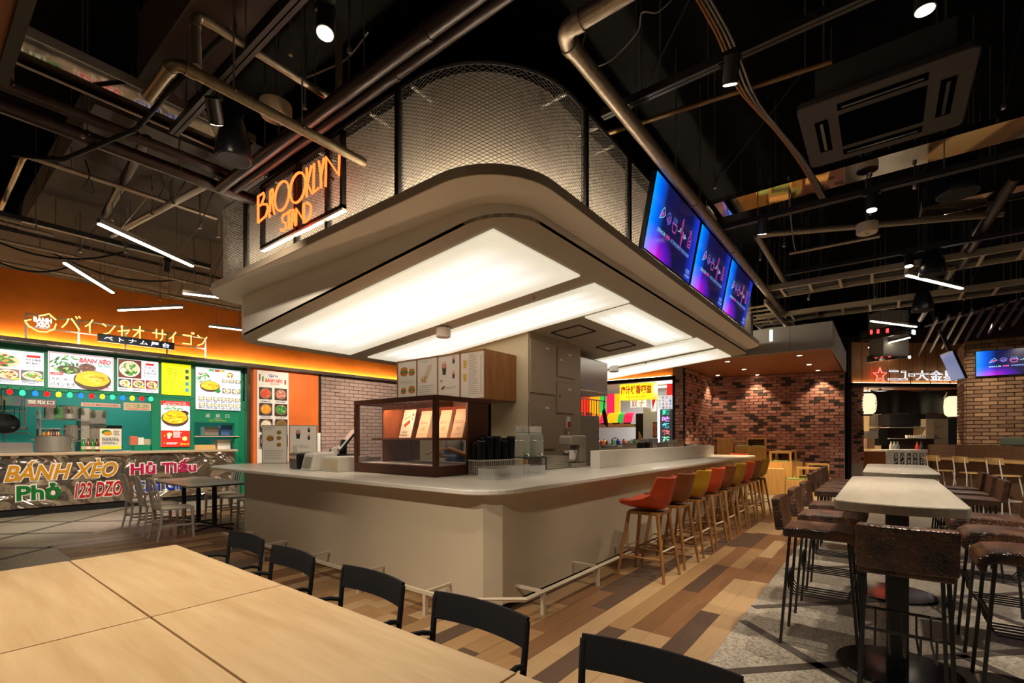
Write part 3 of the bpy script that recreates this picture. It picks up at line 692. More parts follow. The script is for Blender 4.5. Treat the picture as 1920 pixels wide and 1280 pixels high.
# ================================================================== dark tables and aluminium chairs by the stall
for k, yv in enumerate((8.4,9.05,9.7)):
    t = thing('cafe_table', ['dark stone-look table nearest, between white slat-back chairs','dark stone-look table, middle of three in a row by the stall','dark stone-look table closest to the stall counter'][k], 'table', (3.14,yv,0.004), 0, 'dark tables in front of the stall')
    MB().box(-.44,-.322,.695,.44,.322,.72).build('tabletop', M['table_dark'], t, bev=.003)
    MB().cyl((0,0,.03),(0,0,.695),.035,14).build('column', M['blk'], t)
    for a in (0,90,180,270):
        c, s = math.cos(R(a+20)), math.sin(R(a+20))
        MB().tube([(0,0,.05),(c*.36,s*.36,.022)], .02, 4).build('foot', M['blk'], t)
def alu_chair():
    t = thing('slat_back_chair', 'x', 'chair', (0,0,0), 0, 'pale aluminium slat-back chairs')         # faces +x, back at -x
    al = M['alu_pale']
    bk = [(-.21,-.175,.45),(-.235,-.178,.6),(-.27,-.18,.78)]
    arch = [(-.21,-.175,.43),(-.245,-.18,.66),(-.275,-.18,.79),(-.29,-.15,.85),(-.293,-.09,.868),(-.293,.09,.868),(-.29,.15,.85),(-.275,.18,.79),(-.245,.18,.66),(-.21,.175,.43)]
    MB().tube(arch, .0135, 8).build('back_frame', al, t, smooth=True)
    for yy in (-.085,0,.085): MB().tube([(-.215,yy,.45),(-.255,yy,.68),(-.29,yy,.862)], .0075, 6).build('back_slat', al, t, smooth=True)
    MB().prism(rrect(-.22,-.2,.2,.2,.05,4), .425, .455).build('seat', al, t, bev=.006)
    for sy in (-1,1):
        MB().tube([(-.2,sy*.175,.43),(-.215,sy*.18,.22),(-.26,sy*.19,0)], .016, 8, rs=[.019,.017,.013]).build('rear_leg', al, t, smooth=True)
        MB().tube([(.17,sy*.175,.43),(.185,sy*.185,0)], .016, 6, rs=[.024,.014]).build('front_leg', al, t, smooth=True)
        MB().box(-.21,sy*.178-.008,.19,.178,sy*.178+.008,.215).build('stretcher', al, t)
    MB().box(-.215,-.178,.24,-.2,.178,.262).build('rear_stretcher', al, t)
    return t
M['alu_pale'] = mat('pale_brushed_aluminium','#ded5c6',.36,.4,var=.05,scale=40)
ch0 = alu_chair(); CL = [((2.5,8.1),0,'pale slat-back chair nearest the viewer, its back to the maple tables'),((2.5,8.7),0,'pale slat-back chair, middle of the three backed to the viewer'),((2.5,9.4),0,'pale slat-back chair of the near side standing closest to the stall'),
      ((3.62,8.1),180,'pale slat-back chair beside the bar end panel'),((3.62,8.75),180,'pale slat-back chair, middle one across the dark tables'),((3.62,9.4),180,'pale slat-back chair across the dark tables closest to the stall')]
for k, (p, a, lb) in enumerate(CL):
    if k == 0: ch0.location = (*p,.004); ch0['label'] = lb
    else: dup(ch0, (*p,.004), R(a+random.uniform(-3,3)), lb)
# ================================================================== wooden bar on the right with plywood stools
BARP = Plane(12.83,-2.15, 33.0)
bt = thing('wooden_bar', 'grey walnut bar with a raised screen in front of the tan brick wall', 'counter', BARP.w(0,0,0), R(33))
MB().box(-4,-.06,0,2.3,.0,.96).build('front_panel', M['barwood'], bt)          # local y<0 is away from the viewer
MB().box(-4,-.5,.96,2.3,.22,1.0).build('bar_top', M['ply'], bt, bev=.004)
MB().box(-4,-.55,1.0,.95,-.5,1.27).box(.97,-.55,1.0,2.3,-.5,1.29).build('raised_screen', M['barwood'], bt)
MB().box(2.3,-.6,0,2.36,.05,1.29).build('end_panel', M['barwood'], bt)
def ply_stool():
    t = thing('plywood_stool', 'x', 'stool', (0,0,0), 0, 'plywood stools at the wooden bar')               # faces -y, back at +y
    P = [[],[]]
    for k in range(7):
        u = -1+2*k/6; P[0].append((u*.19,.2+.03*(1-u*u)-.0,.95)); P[1].append((u*.19,.225+.03*(1-u*u),1.07))
    MB().grid(P,.012,flip=True).build('backrest', M['ply'], t, bev=.003)
    MB().prism(ell(0,-.01,.19,.19,24), .735, .755).build('seat', M['ply'], t, bev=.004)
    wl = mat('stool_white_metal','#d6cfc2',.4) if 'wl' not in M else M['wl']; M['wl'] = wl
    for s in (-1,1):
        MB().tube([(s*.13,.235,1.04),(s*.14,.19,.72),(s*.19,.235,0)], .011, 8).build('rear_leg', wl, t, smooth=True)
        MB().tube([(s*.13,-.1,.735),(s*.17,-.22,0)], .011, 8).build('front_leg', wl, t, smooth=True)
        MB().tube([(s*.165,.21,.28),(s*.155,-.18,.28)], .008, 6).build('stretcher', wl, t)
    MB().tube([(-.155,-.175,.28),(.155,-.175,.28)], .009, 6).build('footrest', wl, t)
    return t
ps0 = ply_stool()
for k, (u, lb) in enumerate(((0.0,'plywood stool nearest along the wooden bar, cut by the view edge side'),(.75,'plywood stool, middle of three at the wooden bar'),(1.44,'plywood stool at the far end of wooden bar'))):
    p = BARP.w(u,.42,0)
    if k == 0: ps0.location = p; ps0.rotation_euler[2] = R(33); ps0['label'] = 'plywood stool nearest the viewer along the wooden bar'
    else: dup(ps0, p, R(33), lb)
p = BARP.w(-.3,-.62,0)
gs = thing('green_bench_back', 'grey-green padded bench back standing behind the wooden bar', 'bench', p, R(33))
MB().box(-1.75,-.3,0,1.75,-.12,1.36).build('base', M['barwood'], gs); MB().box(-1.76,-.32,1.28,1.77,-.1,1.455).build('pad', mat('sage_vinyl','#6f7a66',.5), gs, bev=.03)
# ================================================================== stepped oak seating by the red brick wall
ST = Plane(13.6,.85,103.6)                      # parallel to the back wall, u runs away to the left, v towards the viewer
def oak_box(name, lb, u0, u1, v0, v1, z0, z1, pads=(), frame=None, cat='bench', grp='stepped oak seating by the brick wall'):
    c = ST.w((u0+u1)/2,(v0+v1)/2,z0); t = thing(name, lb, cat, c, ST.a, grp); hu, hv, h = (u1-u0)/2, (v1-v0)/2, z1-z0
    MB().box(-hu,-hv,0,hu,hv,h).build('box_body', M['bench'], t, bev=.004)
    for (a, b) in pads: MB().prism(rrect(a-(u0+u1)/2,-hv+.02,b-(u0+u1)/2,hv-.02,.02,3), h+.001, h+.028).build('seat_pad', M['cushion'], t, bev=.008)
    if frame:                                    # open rectangular arm / back frame: u0,u1,height
        a, b, fh = frame; a -= (u0+u1)/2; b -= (u0+u1)/2; w_ = .045
        vv = -hv+.0
        MB().box(a,vv,h,a+w_,vv+.3,h+fh).box(b-w_,vv,h,b,vv+.3,h+fh).box(a,vv,h+fh,b,vv+.3,h+fh+w_).build('back_frame', M['bench'], t)
    return t
ST = Plane(15.4,.82,103.6)
oak_box('oak_box', 'tall plain oak box at the front of the stepped seating', 1.5,1.95,.93,1.42,0,.66, cat='box')
oak_box('oak_bench', 'low front oak bench with green pads nearest the leather stools', .6,1.49,.97,1.42,0,.40, pads=((.62,1.02),(1.06,1.46)), frame=(.68,1.22,.26))
oak_box('oak_bench', 'low oak bench with green pads behind the front one', .45,1.27,.5,.95,0,.44, pads=((.48,.86),(.88,1.24)), frame=(.46,.95,.3))
oak_box('oak_bench', 'middle height oak bench with green pads behind the tall box', 1.29,2.1,.49,.92,0,.82, pads=((1.36,1.72),(1.75,2.05)), frame=(1.29,1.79,.22))
oak_box('oak_bench', 'oak bench with open frame against the brick wall, middle height', 1.0,1.8,.03,.46,0,.80, pads=((1.05,1.4),(1.42,1.75)), frame=(1.12,1.6,.25))
oak_box('oak_bench', 'highest oak bench with open frame against the brick wall', 1.84,2.64,.03,.46,0,1.2, pads=((1.9,2.2),(2.22,2.58)), frame=(1.84,2.33,.2))
oak_box('oak_box', 'tall oak box on the highest step beside the bar end', 2.66,3.08,.05,.46,0,1.42, cat='box')
# ================================================================== brick helper
def bricks(parent, pl, u0, u1, z0, z1, bw, bh, gap, mats, weights, th=.03, v=0.0, limit=300, lo_px=(0,0,1920,1280), name='brick', seed=5, side=1):
    """courses of single bricks on an upright plane; the biggest in view are objects, the rest one joined part"""
    r = random.Random(seed); L = []
    k = 0; z = z0
    while z < z1-.01:
        u = u0 - (bw/2 if k % 2 else 0); last = -1
        while u < u1:
            a, b = max(u, u0), min(u+bw-gap, u1); h = min(bh-gap, z1-z)
            mi = r.choices(range(len(mats)), weights)[0]
            if last == len(mats)-1 and mi == last and len(mats) > 1: mi = 0
            last = mi
            if b-a > .03: L.append(((a+b)/2, z+h/2, b-a, h, mi, r.uniform(-.004,.004)))
            u += bw
        z += bh; k += 1
    def size(q):
        p = pl.w(q[0],v,q[1]); d = CO*p.x+SI*p.y; px = 960+F_PX*(SI*p.x-CO*p.y)/d; py = HOR-F_PX*(q[1]-EYE)/d
        inn = lo_px[0] <= px <= lo_px[2] and lo_px[1] <= py <= lo_px[3]
        return (inn, q[2]*q[3]/d**2)
    L.sort(key=size, reverse=True)
    nb = sum(1 for q in L if size(q)[0]); nb = min(nb, limit)
    base = parent.matrix_world.inverted() if parent else Matrix()
    for q in L[:nb]:
        p = pl.w(q[0], v+side*(th/2+q[5]), q[1])
        o = piece(name, mats[q[4]], parent, p-parent.location, (R(90),0,pl.a) if side < 0 else (R(90),0,pl.a+math.pi), (q[2],q[3],th))
    if len(L) > nb:
        for mi in range(len(mats)):
            m = MB()
            for q in L[nb:]:
                if q[4] != mi: continue
                c = [pl.w(q[0]+su*q[2]/2, v+sv, q[1]+sz*q[3]/2)-parent.location for sz in (-1,1) for su, sv in ((-1,0),(1,0),(1,side*th),(-1,side*th))]
                m.hexa(c)
            if m.v: m.build('brickwork', mats[mi], parent, kind='stuff')
def slab(name, pl, u0, u1, v0, v1, z0, z1, mt, parent=None, **k):
    return MB().hexa([pl.w(u0,v0,z0),pl.w(u1,v0,z0),pl.w(u1,v1,z0),pl.w(u0,v1,z0),pl.w(u0,v0,z1),pl.w(u1,v0,z1),pl.w(u1,v1,z1),pl.w(u0,v1,z1)]).build(name, mt, parent, **k)
# ================================================================== recess with red and charcoal bricks
WB = Plane(15.4,.82,103.6)
wb = struct(slab('wall_back', WB, -.02,3.3,-.3,0,0,3.6, M['mortar']), 'red brick wall with charcoal bricks behind the oak seating')
bricks(wb, WB, -.0,3.2,.0,3.2,.225,.082,.012,[M['brick_red'],M['brick_red2'],M['brick_dark']],(5,4,3.2), limit=300, lo_px=(1336,690,1582,860))
WC = Plane(12.2,3.97,0)                          # side wall of the recess, runs along X
wc = struct(slab('wall_recess', WC, 0,2.5,0,.25,0,3.6, M['mortar']), 'red brick side wall of the recess')
bricks(wc, WC, 0.0,2.45,.8,3.2,.225,.082,.012,[M['brick_red'],M['brick_red2'],M['brick_dark']],(5,4,2.2), limit=0, side=-1, seed=8)
WD = Plane(12.2,3.97,90)
bricks(wc, WD, 0.0,.28,.8,2.95,.225,.082,.012,[M['brick_red'],M['brick_red2'],M['brick_dark']],(5,4,2.2), limit=60, v=.0, side=1, seed=9, lo_px=(1255,700,1290,840))
slab('corner_trim', WD, -.03,.0,-.02,.05,0,3.3, M['blkmatt'], wc)
so = struct(MB().hexa([(11.27,.82,3.2),(15.35,.86,3.2),(14.65,4.0,3.2),(11.27,4.0,3.2),(11.27,.82,3.28),(15.35,.86,3.28),(14.65,4.0,3.28),(11.27,4.0,3.28)]).build('ceiling_recess', M['soffit_wood']), 'brown wood-slat soffit over the oak seating')
bg = struct(MB().box(11.2,.78,3.2,11.27,4.6,3.72).build('wall_bulkhead', mat('bulkhead_grey','#8b857e',.6)), 'grey bulkhead edge above the wooden soffit')
MB().box(11.27,.78,3.2,15.6,.82,3.72).build('bulkhead_side', mat('bulkhead_side_grey','#8b857e',.6), bg)
for xx in (12.3,13.3,14.3): MB().box(11.195,1.5+(xx-12.3)*.8,3.2,11.2,1.506+(xx-12.3)*.8,3.72).build('panel_joint', M['seam'], bg)
DLL = ['recessed downlight nearest the bulkhead corner in the wood soffit','recessed downlight behind the corner one in wood soffit','recessed downlight in front of the right brick glow','recessed downlight closest to the canopy in wood soffit','recessed downlight second from the canopy in wood soffit','recessed downlight before the left brick glow','recessed downlight by the recess corner in wood soffit']
M['dl'] = emit('downlight_lamp', (1,.8,.55), 18)
for k, (px, py) in enumerate([(1499,666),(1517,683),(1531,696),(1364,677.5),(1395,692),(1419,704),(1346,705)]):
    p = at(px, py, 3.2)
    if k in (2,5,6): p -= WB.n*(-.22)
    l = thing('downlight', DLL[k], 'downlight', (p.x,p.y,3.2), group='downlights in the wood soffit')
    MB().lathe([(.05,-.006),(.062,-.006),(.064,0),(.05,.0)], 20).build('trim_ring', M['white'], l); MB().lathe([(0,-.003),(.05,-.003),(.05,-.001),(0,-.001)], 16).build('lamp', M['dl'], l)
# ================================================================== fascia and framing above shops on the far side
SH2 = Plane(12.25,4.24,90)                       # dumpling shop front, u runs to the left
fz = struct(slab('wall_fascia', SH2, .02,3.2,-.3,0,3.02,3.9, M['orange_wall']), 'orange fascia above the neon dumpling shop')
slab('header_beam', SH2, -.06,3.2,-.05,.12,2.93,3.02, M['blkmatt'], fz); slab('cove_light', SH2, .05,3.1,.05,.08,3.02,3.035, emit('fascia_cove',(1,.68,.35),14), fz)
slab('jamb_post', SH2, -.06,.0,-.05,.1,0,3.02, M['blkmatt'], fz)
tilew = mat('white_tile','#d8d8d4',.3)
ki = struct(slab('wall_shop_back', SH2, 0,4.5,-3.6,-3.5,0,3.2, tilew), 'white tiled back wall of the dumpling shop')
slab('side_wall', SH2, -.08,-.02,-3.5,-.3,0,3.2, tilew, ki)
slab('shop_ceiling', SH2, 0,4.5,-3.5,-.3,3.0,3.05, M['white'], ki)
def board(name, lb, cat, pl, px0, py0, px1, py1, v, th, mt_body, draw=None, mt_print=None, grp=None, rim=None):
    """flat board on plane pl set v in front; pixel box of its face; draw(Print,w,h) prints on it (u right as seen, w up)"""
    q = Plane(*(pl.w(0,v,0).xy), math.degrees(pl.a)); a = q.hit(px0,py0); b = q.hit(px1,py1)
    lft, rgt = a[0], b[0]; z1, z0 = a[1], b[1]; s = 1 if rgt > lft else -1
    wd, ht = abs(rgt-lft), abs(z1-z0)
    t = thing(name, lb, cat, q.w(lft,0,z0), pl.a if s > 0 else pl.a+math.pi, grp)   # local x to the viewer's right, y away from the viewer
    MB().box(0,0,0,wd,th,ht).build('panel', mt_body, t)
    if rim:
        w_ = rim[0]; MB().box(-w_,-.015,-w_,0,th,ht+w_).box(wd,-.015,-w_,wd+w_,th,ht+w_).box(0,-.015,ht,wd,th,ht+w_).box(0,-.015,-w_,wd,th,0).build('frame', rim[1], t)
    if draw:
        pr = Print(lambda u, z, e: (u,-.001-e,z)); draw(pr, wd, ht); pr.done('print', mt_print or M['print'], t)
    return t
YEL = lin('#f6e81c'); RED = lin('#c8201c'); WHI = (.9,.9,.88); BLK = (.02,.02,.02); GRN = lin('#1fae4a')
def d_yel(p, w, h):
    p.rect(0,0,w,h,YEL); p.text('肉汁噴香四溢', w*.5, h*.62, w*.92, h*.56, lin('#a01810'), .035); p.text('新鮮肉汁水餃小籠包', w*.5, h*.17, w*.62, h*.13, lin('#8a2018'))
board('yellow_sign', 'yellow hanging sign with red Chinese characters in the dumpling shop', 'sign', SH2, 1162,721,1224,747, .1,.35, mat('sign_yellow','#e8d820',.4,emis='#f6e81c',es=.5), d_yel, M['print_lit2'])
def d_white(p, w, h):
    p.rect(0,0,w,h,WHI)
    for k, (s, c) in enumerate((('ジャオズ',lin('#2a8a4a')),('餃子本舗',lin('#2a2a6a')),('蒸し焼売',lin('#b02a6a')),('小籠湯包',lin('#2a4aa0')))):
        for j, ch in enumerate(s): p.text(ch, w*(.14+.24*k), h*(.86-.24*j), w*.17, h*.19, c, .01)
board('menu_sign', 'white lit sign with vertical coloured characters by the shop jamb', 'sign', SH2, 1233,742,1261,767, -.1,.1, M['white'], d_white, M['print_lit'])
def d_black(p, w, h):
    p.rect(0,0,w,h,(.03,.028,.028))
    for k, (ch, c) in enumerate((('麺',(.05,.9,.55)),('味',(.75,.35,.95)),('餐',(.1,.8,.95)),('飲',(.95,.2,.2)),('茶',(.3,.9,.6)))): p.text(ch, w*.5, h*(.91-.19*k), w*.62, h*.15, c, .02)
board('neon_column_sign', 'black upright sign with green, purple, cyan and red neon characters', 'sign', SH2, 1237,767,1261,833, -.1,.12, M['blkmatt'], d_black, M['print_lit2'])
board('light_post', 'upright white fluorescent light post beside the black neon sign', 'light', SH2, 1233,767,1236,834, -.05,.05, emit('fluorescent_cool',(.8,.9,1),1.6))
board('red_sign', 'small red board above the white lit sign in dumpling shop', 'sign', SH2, 1250,719,1261,740, -.15,.08, mat('sign_red','#d02a20',.4,emis='#e0281c',es=.8))
def d_ko(p, w, h): p.rect(0,0,w,h,(.85,.85,.9)); p.text('餃', w*.28, h*.5, w*.36, h*.8, lin('#8a2018'), .01); p.text('子', w*.72, h*.5, w*.36, h*.8, lin('#8a2018'), .01)
board('dumpling_sign', 'white square sign with dark red characters under the yellow sign', 'sign', SH2, 1182,748,1211,763, -.5,.05, M['white'], d_ko, M['print_lit'])
def d_fan(p, w, h): p.rect(0,0,w,h,WHI); p.poly([(w*.1,h*.95),(w*.95,h*.95),(w*.45,h*.4),(w*.3,h*.05)], lin('#b01830'))
board('price_card', 'white card with a red stroke hanging in the dumpling shop', 'sign', SH2, 1221,746,1231,771, -.3,.03, M['white'], d_fan, M['print_lit'])
# striped awning, curved
aw = thing('striped_awning', 'pink, yellow and green striped glowing awning inside the dumpling shop', 'awning', SH2.w(0,0,0), 0)
q = Plane(*SH2.w(0,-.8,0).xy, 90)
uL, zT = q.hit(1100,776); uR, zB = q.hit(1192,792)
AWC = [lin('#e8242c'), lin('#f0a818'), lin('#e82858'), lin('#f0b818'), lin('#2aa84a'), lin('#e0204c')]
for k, (s0, s1) in enumerate([(0,.18),(.18,.36),(.36,.5),(.5,.72),(.72,.83),(.83,1)]):
    u0, u1 = uL+(uR-uL)*s0, uL+(uR-uL)*s1; P = []
    for i in range(6):
        a = R(90*i/5); P.append([q.w(u,.25*math.sin(a),zB+(zT-zB)*math.cos(a))-SH2.o for u in (u0,u1)])
    MB().grid(P,.01).build('stripe', mat('awning_stripe_%d'%k, AWC[k], .5, emis=AWC[k], es=.9), aw)
uL2, zT2 = q.hit(1085,742); uR2, zB2 = q.hit(1182,776)
for k, (s0, s1, c) in enumerate([(0,.22,lin('#e8301c')),(.22,.42,lin('#f0a010')),(.42,.55,lin('#35b04a')),(.55,.7,lin('#e82050')),(.7,.8,lin('#f0a818'))]):
    u0, u1 = uL2+(uR2-uL2)*s0, uL2+(uR2-uL2)*s1
    MB().hexa([q.w(u,v,z)-SH2.o for z in (zB2,zT2) for u, v in ((u0,-.02),(u1,-.02),(u1,-.06),(u0,-.06))]).build('lit_panel', mat('lit_panel_%d'%k, c, .5, emis=c, es=1.1), aw)
def sbox(name, lb, cat, pl, px0, py0, px1, py1, v, depth, mt, grp=None, draw=None, mtp=None, bev=.004):
    return board(name, lb, cat, pl, px0, py0, px1, py1, v, depth, mt, draw, mtp, grp)
sbox('kitchen_shelf', 'dark steel kitchen shelf below the striped awning', 'shelf', SH2, 1110,796,1190,800, -1.2,.5, M['steel_dull'])
sbox('tall_fridge', 'tall dark steel fridge between awning and white tiled pier', 'fridge', SH2, 1192,775,1206,836, -1.0,.7, M['blkmatt'])
sbox('tiled_pier', 'white tiled pier with a red poster in the dumpling shop', 'pillar', SH2, 1206,765,1232,838, -.6,.4, tilew)
def d_pos(p, w, h): p.rect(0,0,w,h,lin('#7a1a10')); p.dish(w*.5,h*.3,w*.4,h*.2,(.6,.3,.1),[lin('#c86a20'),lin('#8a2a10')],14,3); p.dish(w*.5,h*.72,w*.4,h*.2,(.6,.3,.1),[lin('#b8301c'),lin('#e0a040')],14,4)
board('food_poster', 'narrow dark red food poster on the white tiled pier', 'poster', SH2, 1224,791,1232,820, -.58,.01, M['paper'], d_pos, M['print'])
sbox('kitchen_counter', 'cluttered steel worktop at the back of dumpling shop', 'counter', SH2, 1085,836,1235,852, -.9,.6, M['steel'])
CLR = ['#d8d4cc','#2a4ab0','#c8c0b0','#b03a2a','#e0a030','#6a6a6a','#dcdcdc','#3a8a4a']
rr = random.Random(11)
CN = ['white','blue','grey','red','amber','dark grey','pale','green']
for k in range(16):
    px = 1112+5.2*k; hgt = rr.uniform(.12,.24); ci = k % 8; row = k % 2
    q = Plane(*SH2.w(0,-1.0+.15*row,0).xy, 90); u, z = q.hit(px, 836 if row == 0 else 835)
    t = thing('kitchen_jar', '%s jar on the dumpling shop worktop, %s along from the steel hood' % (CN[ci], ['first','second','third','fourth','fifth','sixth','seventh','eighth','ninth','tenth','eleventh','twelfth','thirteenth','fourteenth','fifteenth','last'][k]), 'jar', q.w(u,0,z), 0, 'jars and pots in the dumpling shop')
    r0 = rr.uniform(.04,.07); MB().lathe([(0,0),(r0,0),(r0,hgt*.75),(r0*.6,hgt*.86),(r0*.6,hgt),(0,hgt)], 12).build('jar_body', mat('jar_%d'%k, CLR[ci], .3), t, smooth=True)
    MB().lathe([(0,hgt),(r0*.66,hgt),(r0*.66,hgt*1.1),(0,hgt*1.1)], 12).build('lid', M['steel'] if k % 3 else M['white'], t)
for k in range(7):
    px = 1114+10.5*k; q = Plane(*SH2.w(0,-1.35,0).xy, 90); u, z = q.hit(px, 796)
    t = thing('steel_pot', 'small steel pot on the shelf below the awning, %s from the hood' % ['first','second','third','fourth','fifth','sixth','seventh'][k], 'pot', q.w(u,0,z), 0, 'pots on the shop shelf')
    MB().lathe([(0,0),(.09,0),(.1,.12),(.11,.125),(0,.13)], 14).build('pot_body', M['steel'] if k % 2 else M['blkmatt'], t, smooth=True)
    MB().tube([(.1,0,.1),(.2,0,.12)], .01, 6).build('handle', M['blk'], t)
# ================================================================== lantern shop behind the high tables
S3 = Plane(17.5,.81,-48.6)                       # u runs to the right, v>0 is away from the viewer
tm = struct(slab('trim_1', S3, -.12,.0,-.1,.1,0,4.4, M['blkmatt']), 'black steel post beside the brick wall')
f3 = struct(slab('wall_shop_fascia', S3, 0,3.6,.0,.12,3.07,4.3, wood('fascia_diagonal_wood','#b98350','#9a6435',.5,along='Z')), 'brown wood fascia above the lantern shop')
slab('header_beam', S3, -.05,3.6,-.15,.15,2.97,3.07, M['blkmatt'], f3); slab('cove_light', S3, .1,3.5,-.06,-.03,3.07,3.085, emit('shop_cove',(1,.7,.4),10), f3)
for k in range(1,9): slab('fascia_joint', S3, k*.4,k*.4+.01,-.003,.0,3.07,4.3, M['seam'], f3)
b3 = struct(slab('wall_shop_rear', S3, -.3,4,3.4,3.5,0,3.2, mat('shop_warm_wall','#c9a878',.6)), 'warm cream back wall of the lantern shop')
slab('shop_ceiling', S3, -.3,4,.15,3.4,2.98,3.04, M['soffit_wood'], b3); slab('side_wall', S3, -.12,0,.15,3.4,0,3.1, M['mortar'], b3)
bricks(b3, S3, .0,.42,.7,3.05,.225,.082,.012,[M['brick_red'],M['brick_dark']],(2,1), limit=60, v=-.03, side=-1, seed=12, lo_px=(1590,716,1608,840)); 
slab('brick_pier', S3, 0,.42,-.03,.2,0,3.06, M['mortar'], b3)
def neon_outline(s, u0, u1, z0, z1, r, space=1.0):
    c = bpy.data.curves.new('neon', 'FONT'); c.body = s; c.size = 1; c.fill_mode = 'NONE'; c.bevel_depth = .007; c.bevel_resolution = 0; c.resolution_u = 2; c.offset = .0
    o = bpy.data.objects.new('neon', c); COL.objects.link(o); me = o.to_mesh(); vs = [v.co.copy() for v in me.vertices]; fs = [tuple(p.vertices) for p in me.polygons]
    o.to_mesh_clear(); bpy.data.objects.remove(o); bpy.data.curves.remove(c)
    xs = [v.x for v in vs]; ys = [v.y for v in vs]; a, b, cc, d = min(xs), max(xs), min(ys), max(ys)
    return [((v.x-a)/(b-a)*(u1-u0)+u0, v.z*r, (v.y-cc)/(d-cc)*(z1-z0)+z0) for v in vs], fs
q = Plane(*S3.w(0,-.12,0).xy, -48.6)
ns = thing('neon_shop_sign', 'white outlined neon characters with a red star above the lantern shop', 'sign', q.w(0,0,0), q.a)
M['neon_white'] = emit('neon_white', (.75,.86,1), 3); M['neon_red'] = emit('neon_red', (1,.08,.06), 5)
u0, z1 = q.hit(1664,690); u1, z0 = q.hit(1796,714); zt_, zb_ = q.hit(1700,694)[1], q.hit(1700,714)[1]
for k, chx in enumerate('ニュー大金星'):
    wx = [(1665,1686),(1688,1701),(1704,1715),(1717,1741),(1743,1768),(1769,1794)][k]
    ua, ub = q.hit(wx[0],700)[0], q.hit(wx[1],700)[0]; zz = (zb_+.02, zt_) if k not in (1,2) else ((zb_+.02, zb_+.3) if k == 1 else (zb_+.14, zb_+.22))
    vs, fs = neon_outline(chx, ua, ub, zz[0], zz[1], 1.0); MB().add(vs, fs).build('neon_character', M['neon_white'], ns)
us, zs = q.hit(1650,703)
MB().tube([(p[0],0,p[1]) for p in star(us, zs, .22, .09)], .014, 6, closed=True).build('neon_star', M['neon_red'], ns)
for px in (1668,1708,1745,1782):
    u = q.hit(px,715)[0]; MB().box(u-.008,-.0,3.07,u+.008,.016,zt_-.02).build('sign_leg', M['blk'], ns)
MB().box(q.hit(1650,700)[0],.0,zb_+.03,q.hit(1795,700)[0],.016,zb_+.045).box(q.hit(1650,700)[0],.0,zt_-.03,q.hit(1795,700)[0],.016,zt_-.015).build('sign_rail', M['steel'], ns)
# noren curtain
q = Plane(*S3.w(0,.35,0).xy, -48.6); uL, zT = q.hit(1633,732); uR, zB = q.hit(1766,775)
nc = thing('shop_curtain', 'black shop curtain hanging from a rail between paper lanterns', 'curtain', q.w(0,0,0), q.a)
for k in range(2):
    ua, ub = uL+(uR-uL)*k*.52, uL+(uR-uL)*(.52 if k == 0 else 1); P = []
    for i in range(6):
        row = []
        for j in range(12):
            u = ua+(ub-ua)*j/11; amp = .02+.05*i/5
            row.append((u + (.06*i/5 if k == 1 and j > 8 else 0), amp*math.sin(j*.9+k*1.7)-.03*i/5, zT-(zT-zB)*i/5 - .02*math.sin(j*.6)))
        P.append(row)
    MB().grid(P,.006,flip=True).build('cloth', mat('curtain_black_%d'%k,'#17120f',.55), nc, smooth=True)
MB().tube([(uL-.03,0,zT+.01),(uR+.06,0,zT+.01)], .014, 8).build('rail', M['blk'], nc)
for u in (uL+.3,uR-.5): MB().box(u-.05,-.01,zT+.02,u+.05,.01,zT+.05).box(u-.01,-.01,zT+.05,u+.01,.01,3.05).build('rail_bracket', M['blk'], nc)
MB().hexa([(uR-.05,-.02,zB),(uR+.05,-.02,zB+.05),(uR+.05,.0,zB+.05),(uR-.05,.0,zB),(uR-.02,-.02,zT-.35),(uR+.16,-.02,zT-.02),(uR+.16,.0,zT-.02),(uR-.02,.0,zT-.35)]).build('folded_corner', M['cream'], nc)
# lanterns
def lantern(px, py, lb, s, hh=.5, wr=.19, v=.1):
    q = Plane(*S3.w(0,v,0).xy, -48.6); u, z = q.hit(px, py)
    t = thing('paper_lantern', lb, 'lantern', q.w(u,0,z), q.a, 'paper lanterns of the shop')
    pf = [(.5*wr,-hh/2),(.82*wr,-hh/2+.06)]+[(wr*(1-.06*abs(i-4)/4), -hh/2+.12+(hh-.24)*i/8) for i in range(9)]+[(.82*wr,hh/2-.06),(.5*wr,hh/2)]
    MB().lathe(pf, 24).build('paper_shade', M['lantern'], t, smooth=True)
    MB().lathe([(.3*wr,hh/2),(.55*wr,hh/2),(.55*wr,hh/2+.04),(.3*wr,hh/2+.04)], 16).build('top_ring', M['blk'], t); MB().lathe([(.3*wr,-hh/2-.04),(.55*wr,-hh/2-.04),(.55*wr,-hh/2),(.3*wr,-hh/2)], 16).build('bottom_ring', M['blk'], t)
    MB().cyl((0,0,hh/2+.04),(0,0,3.0-z),.006,6).build('cord', M['blk'], t)
    m = MB()
    for j, chx in enumerate(s):
        vs, fs, a, b = text_geo(chx, .015)
        if chx == 'ー': vs = [(-y, x) for x, y in vs]; a, b = b, a
        sz = hh*.72/len(s)/max(a, b)*.95; zc_ = hh*.36-hh*.72*(j+.5)/len(s)
        def wrap(x, y): th_ = -math.pi/2+.35+(x*sz)/wr; return ((wr+.004)*math.cos(th_), (wr+.004)*math.sin(th_), zc_+y*sz)
        m.add([wrap(x, y) for x, y in vs], fs)
    m.build('print', M['blkmatt'], t)
M['lantern'] = mat('lantern_paper','#f2e3b4',.8,emis=(1,.82,.52),es=.95)
lantern(1611,757,'leftmost paper lantern, half hidden behind its neighbour','生ビール',.62,.2,.18); lantern(1627,757,'paper lantern touching the black curtain on its bar side','ハイボール',.62,.22,.0); lantern(1786,762,'single paper lantern beside the tan brick wall','焼きそば',.62,.21,.05)
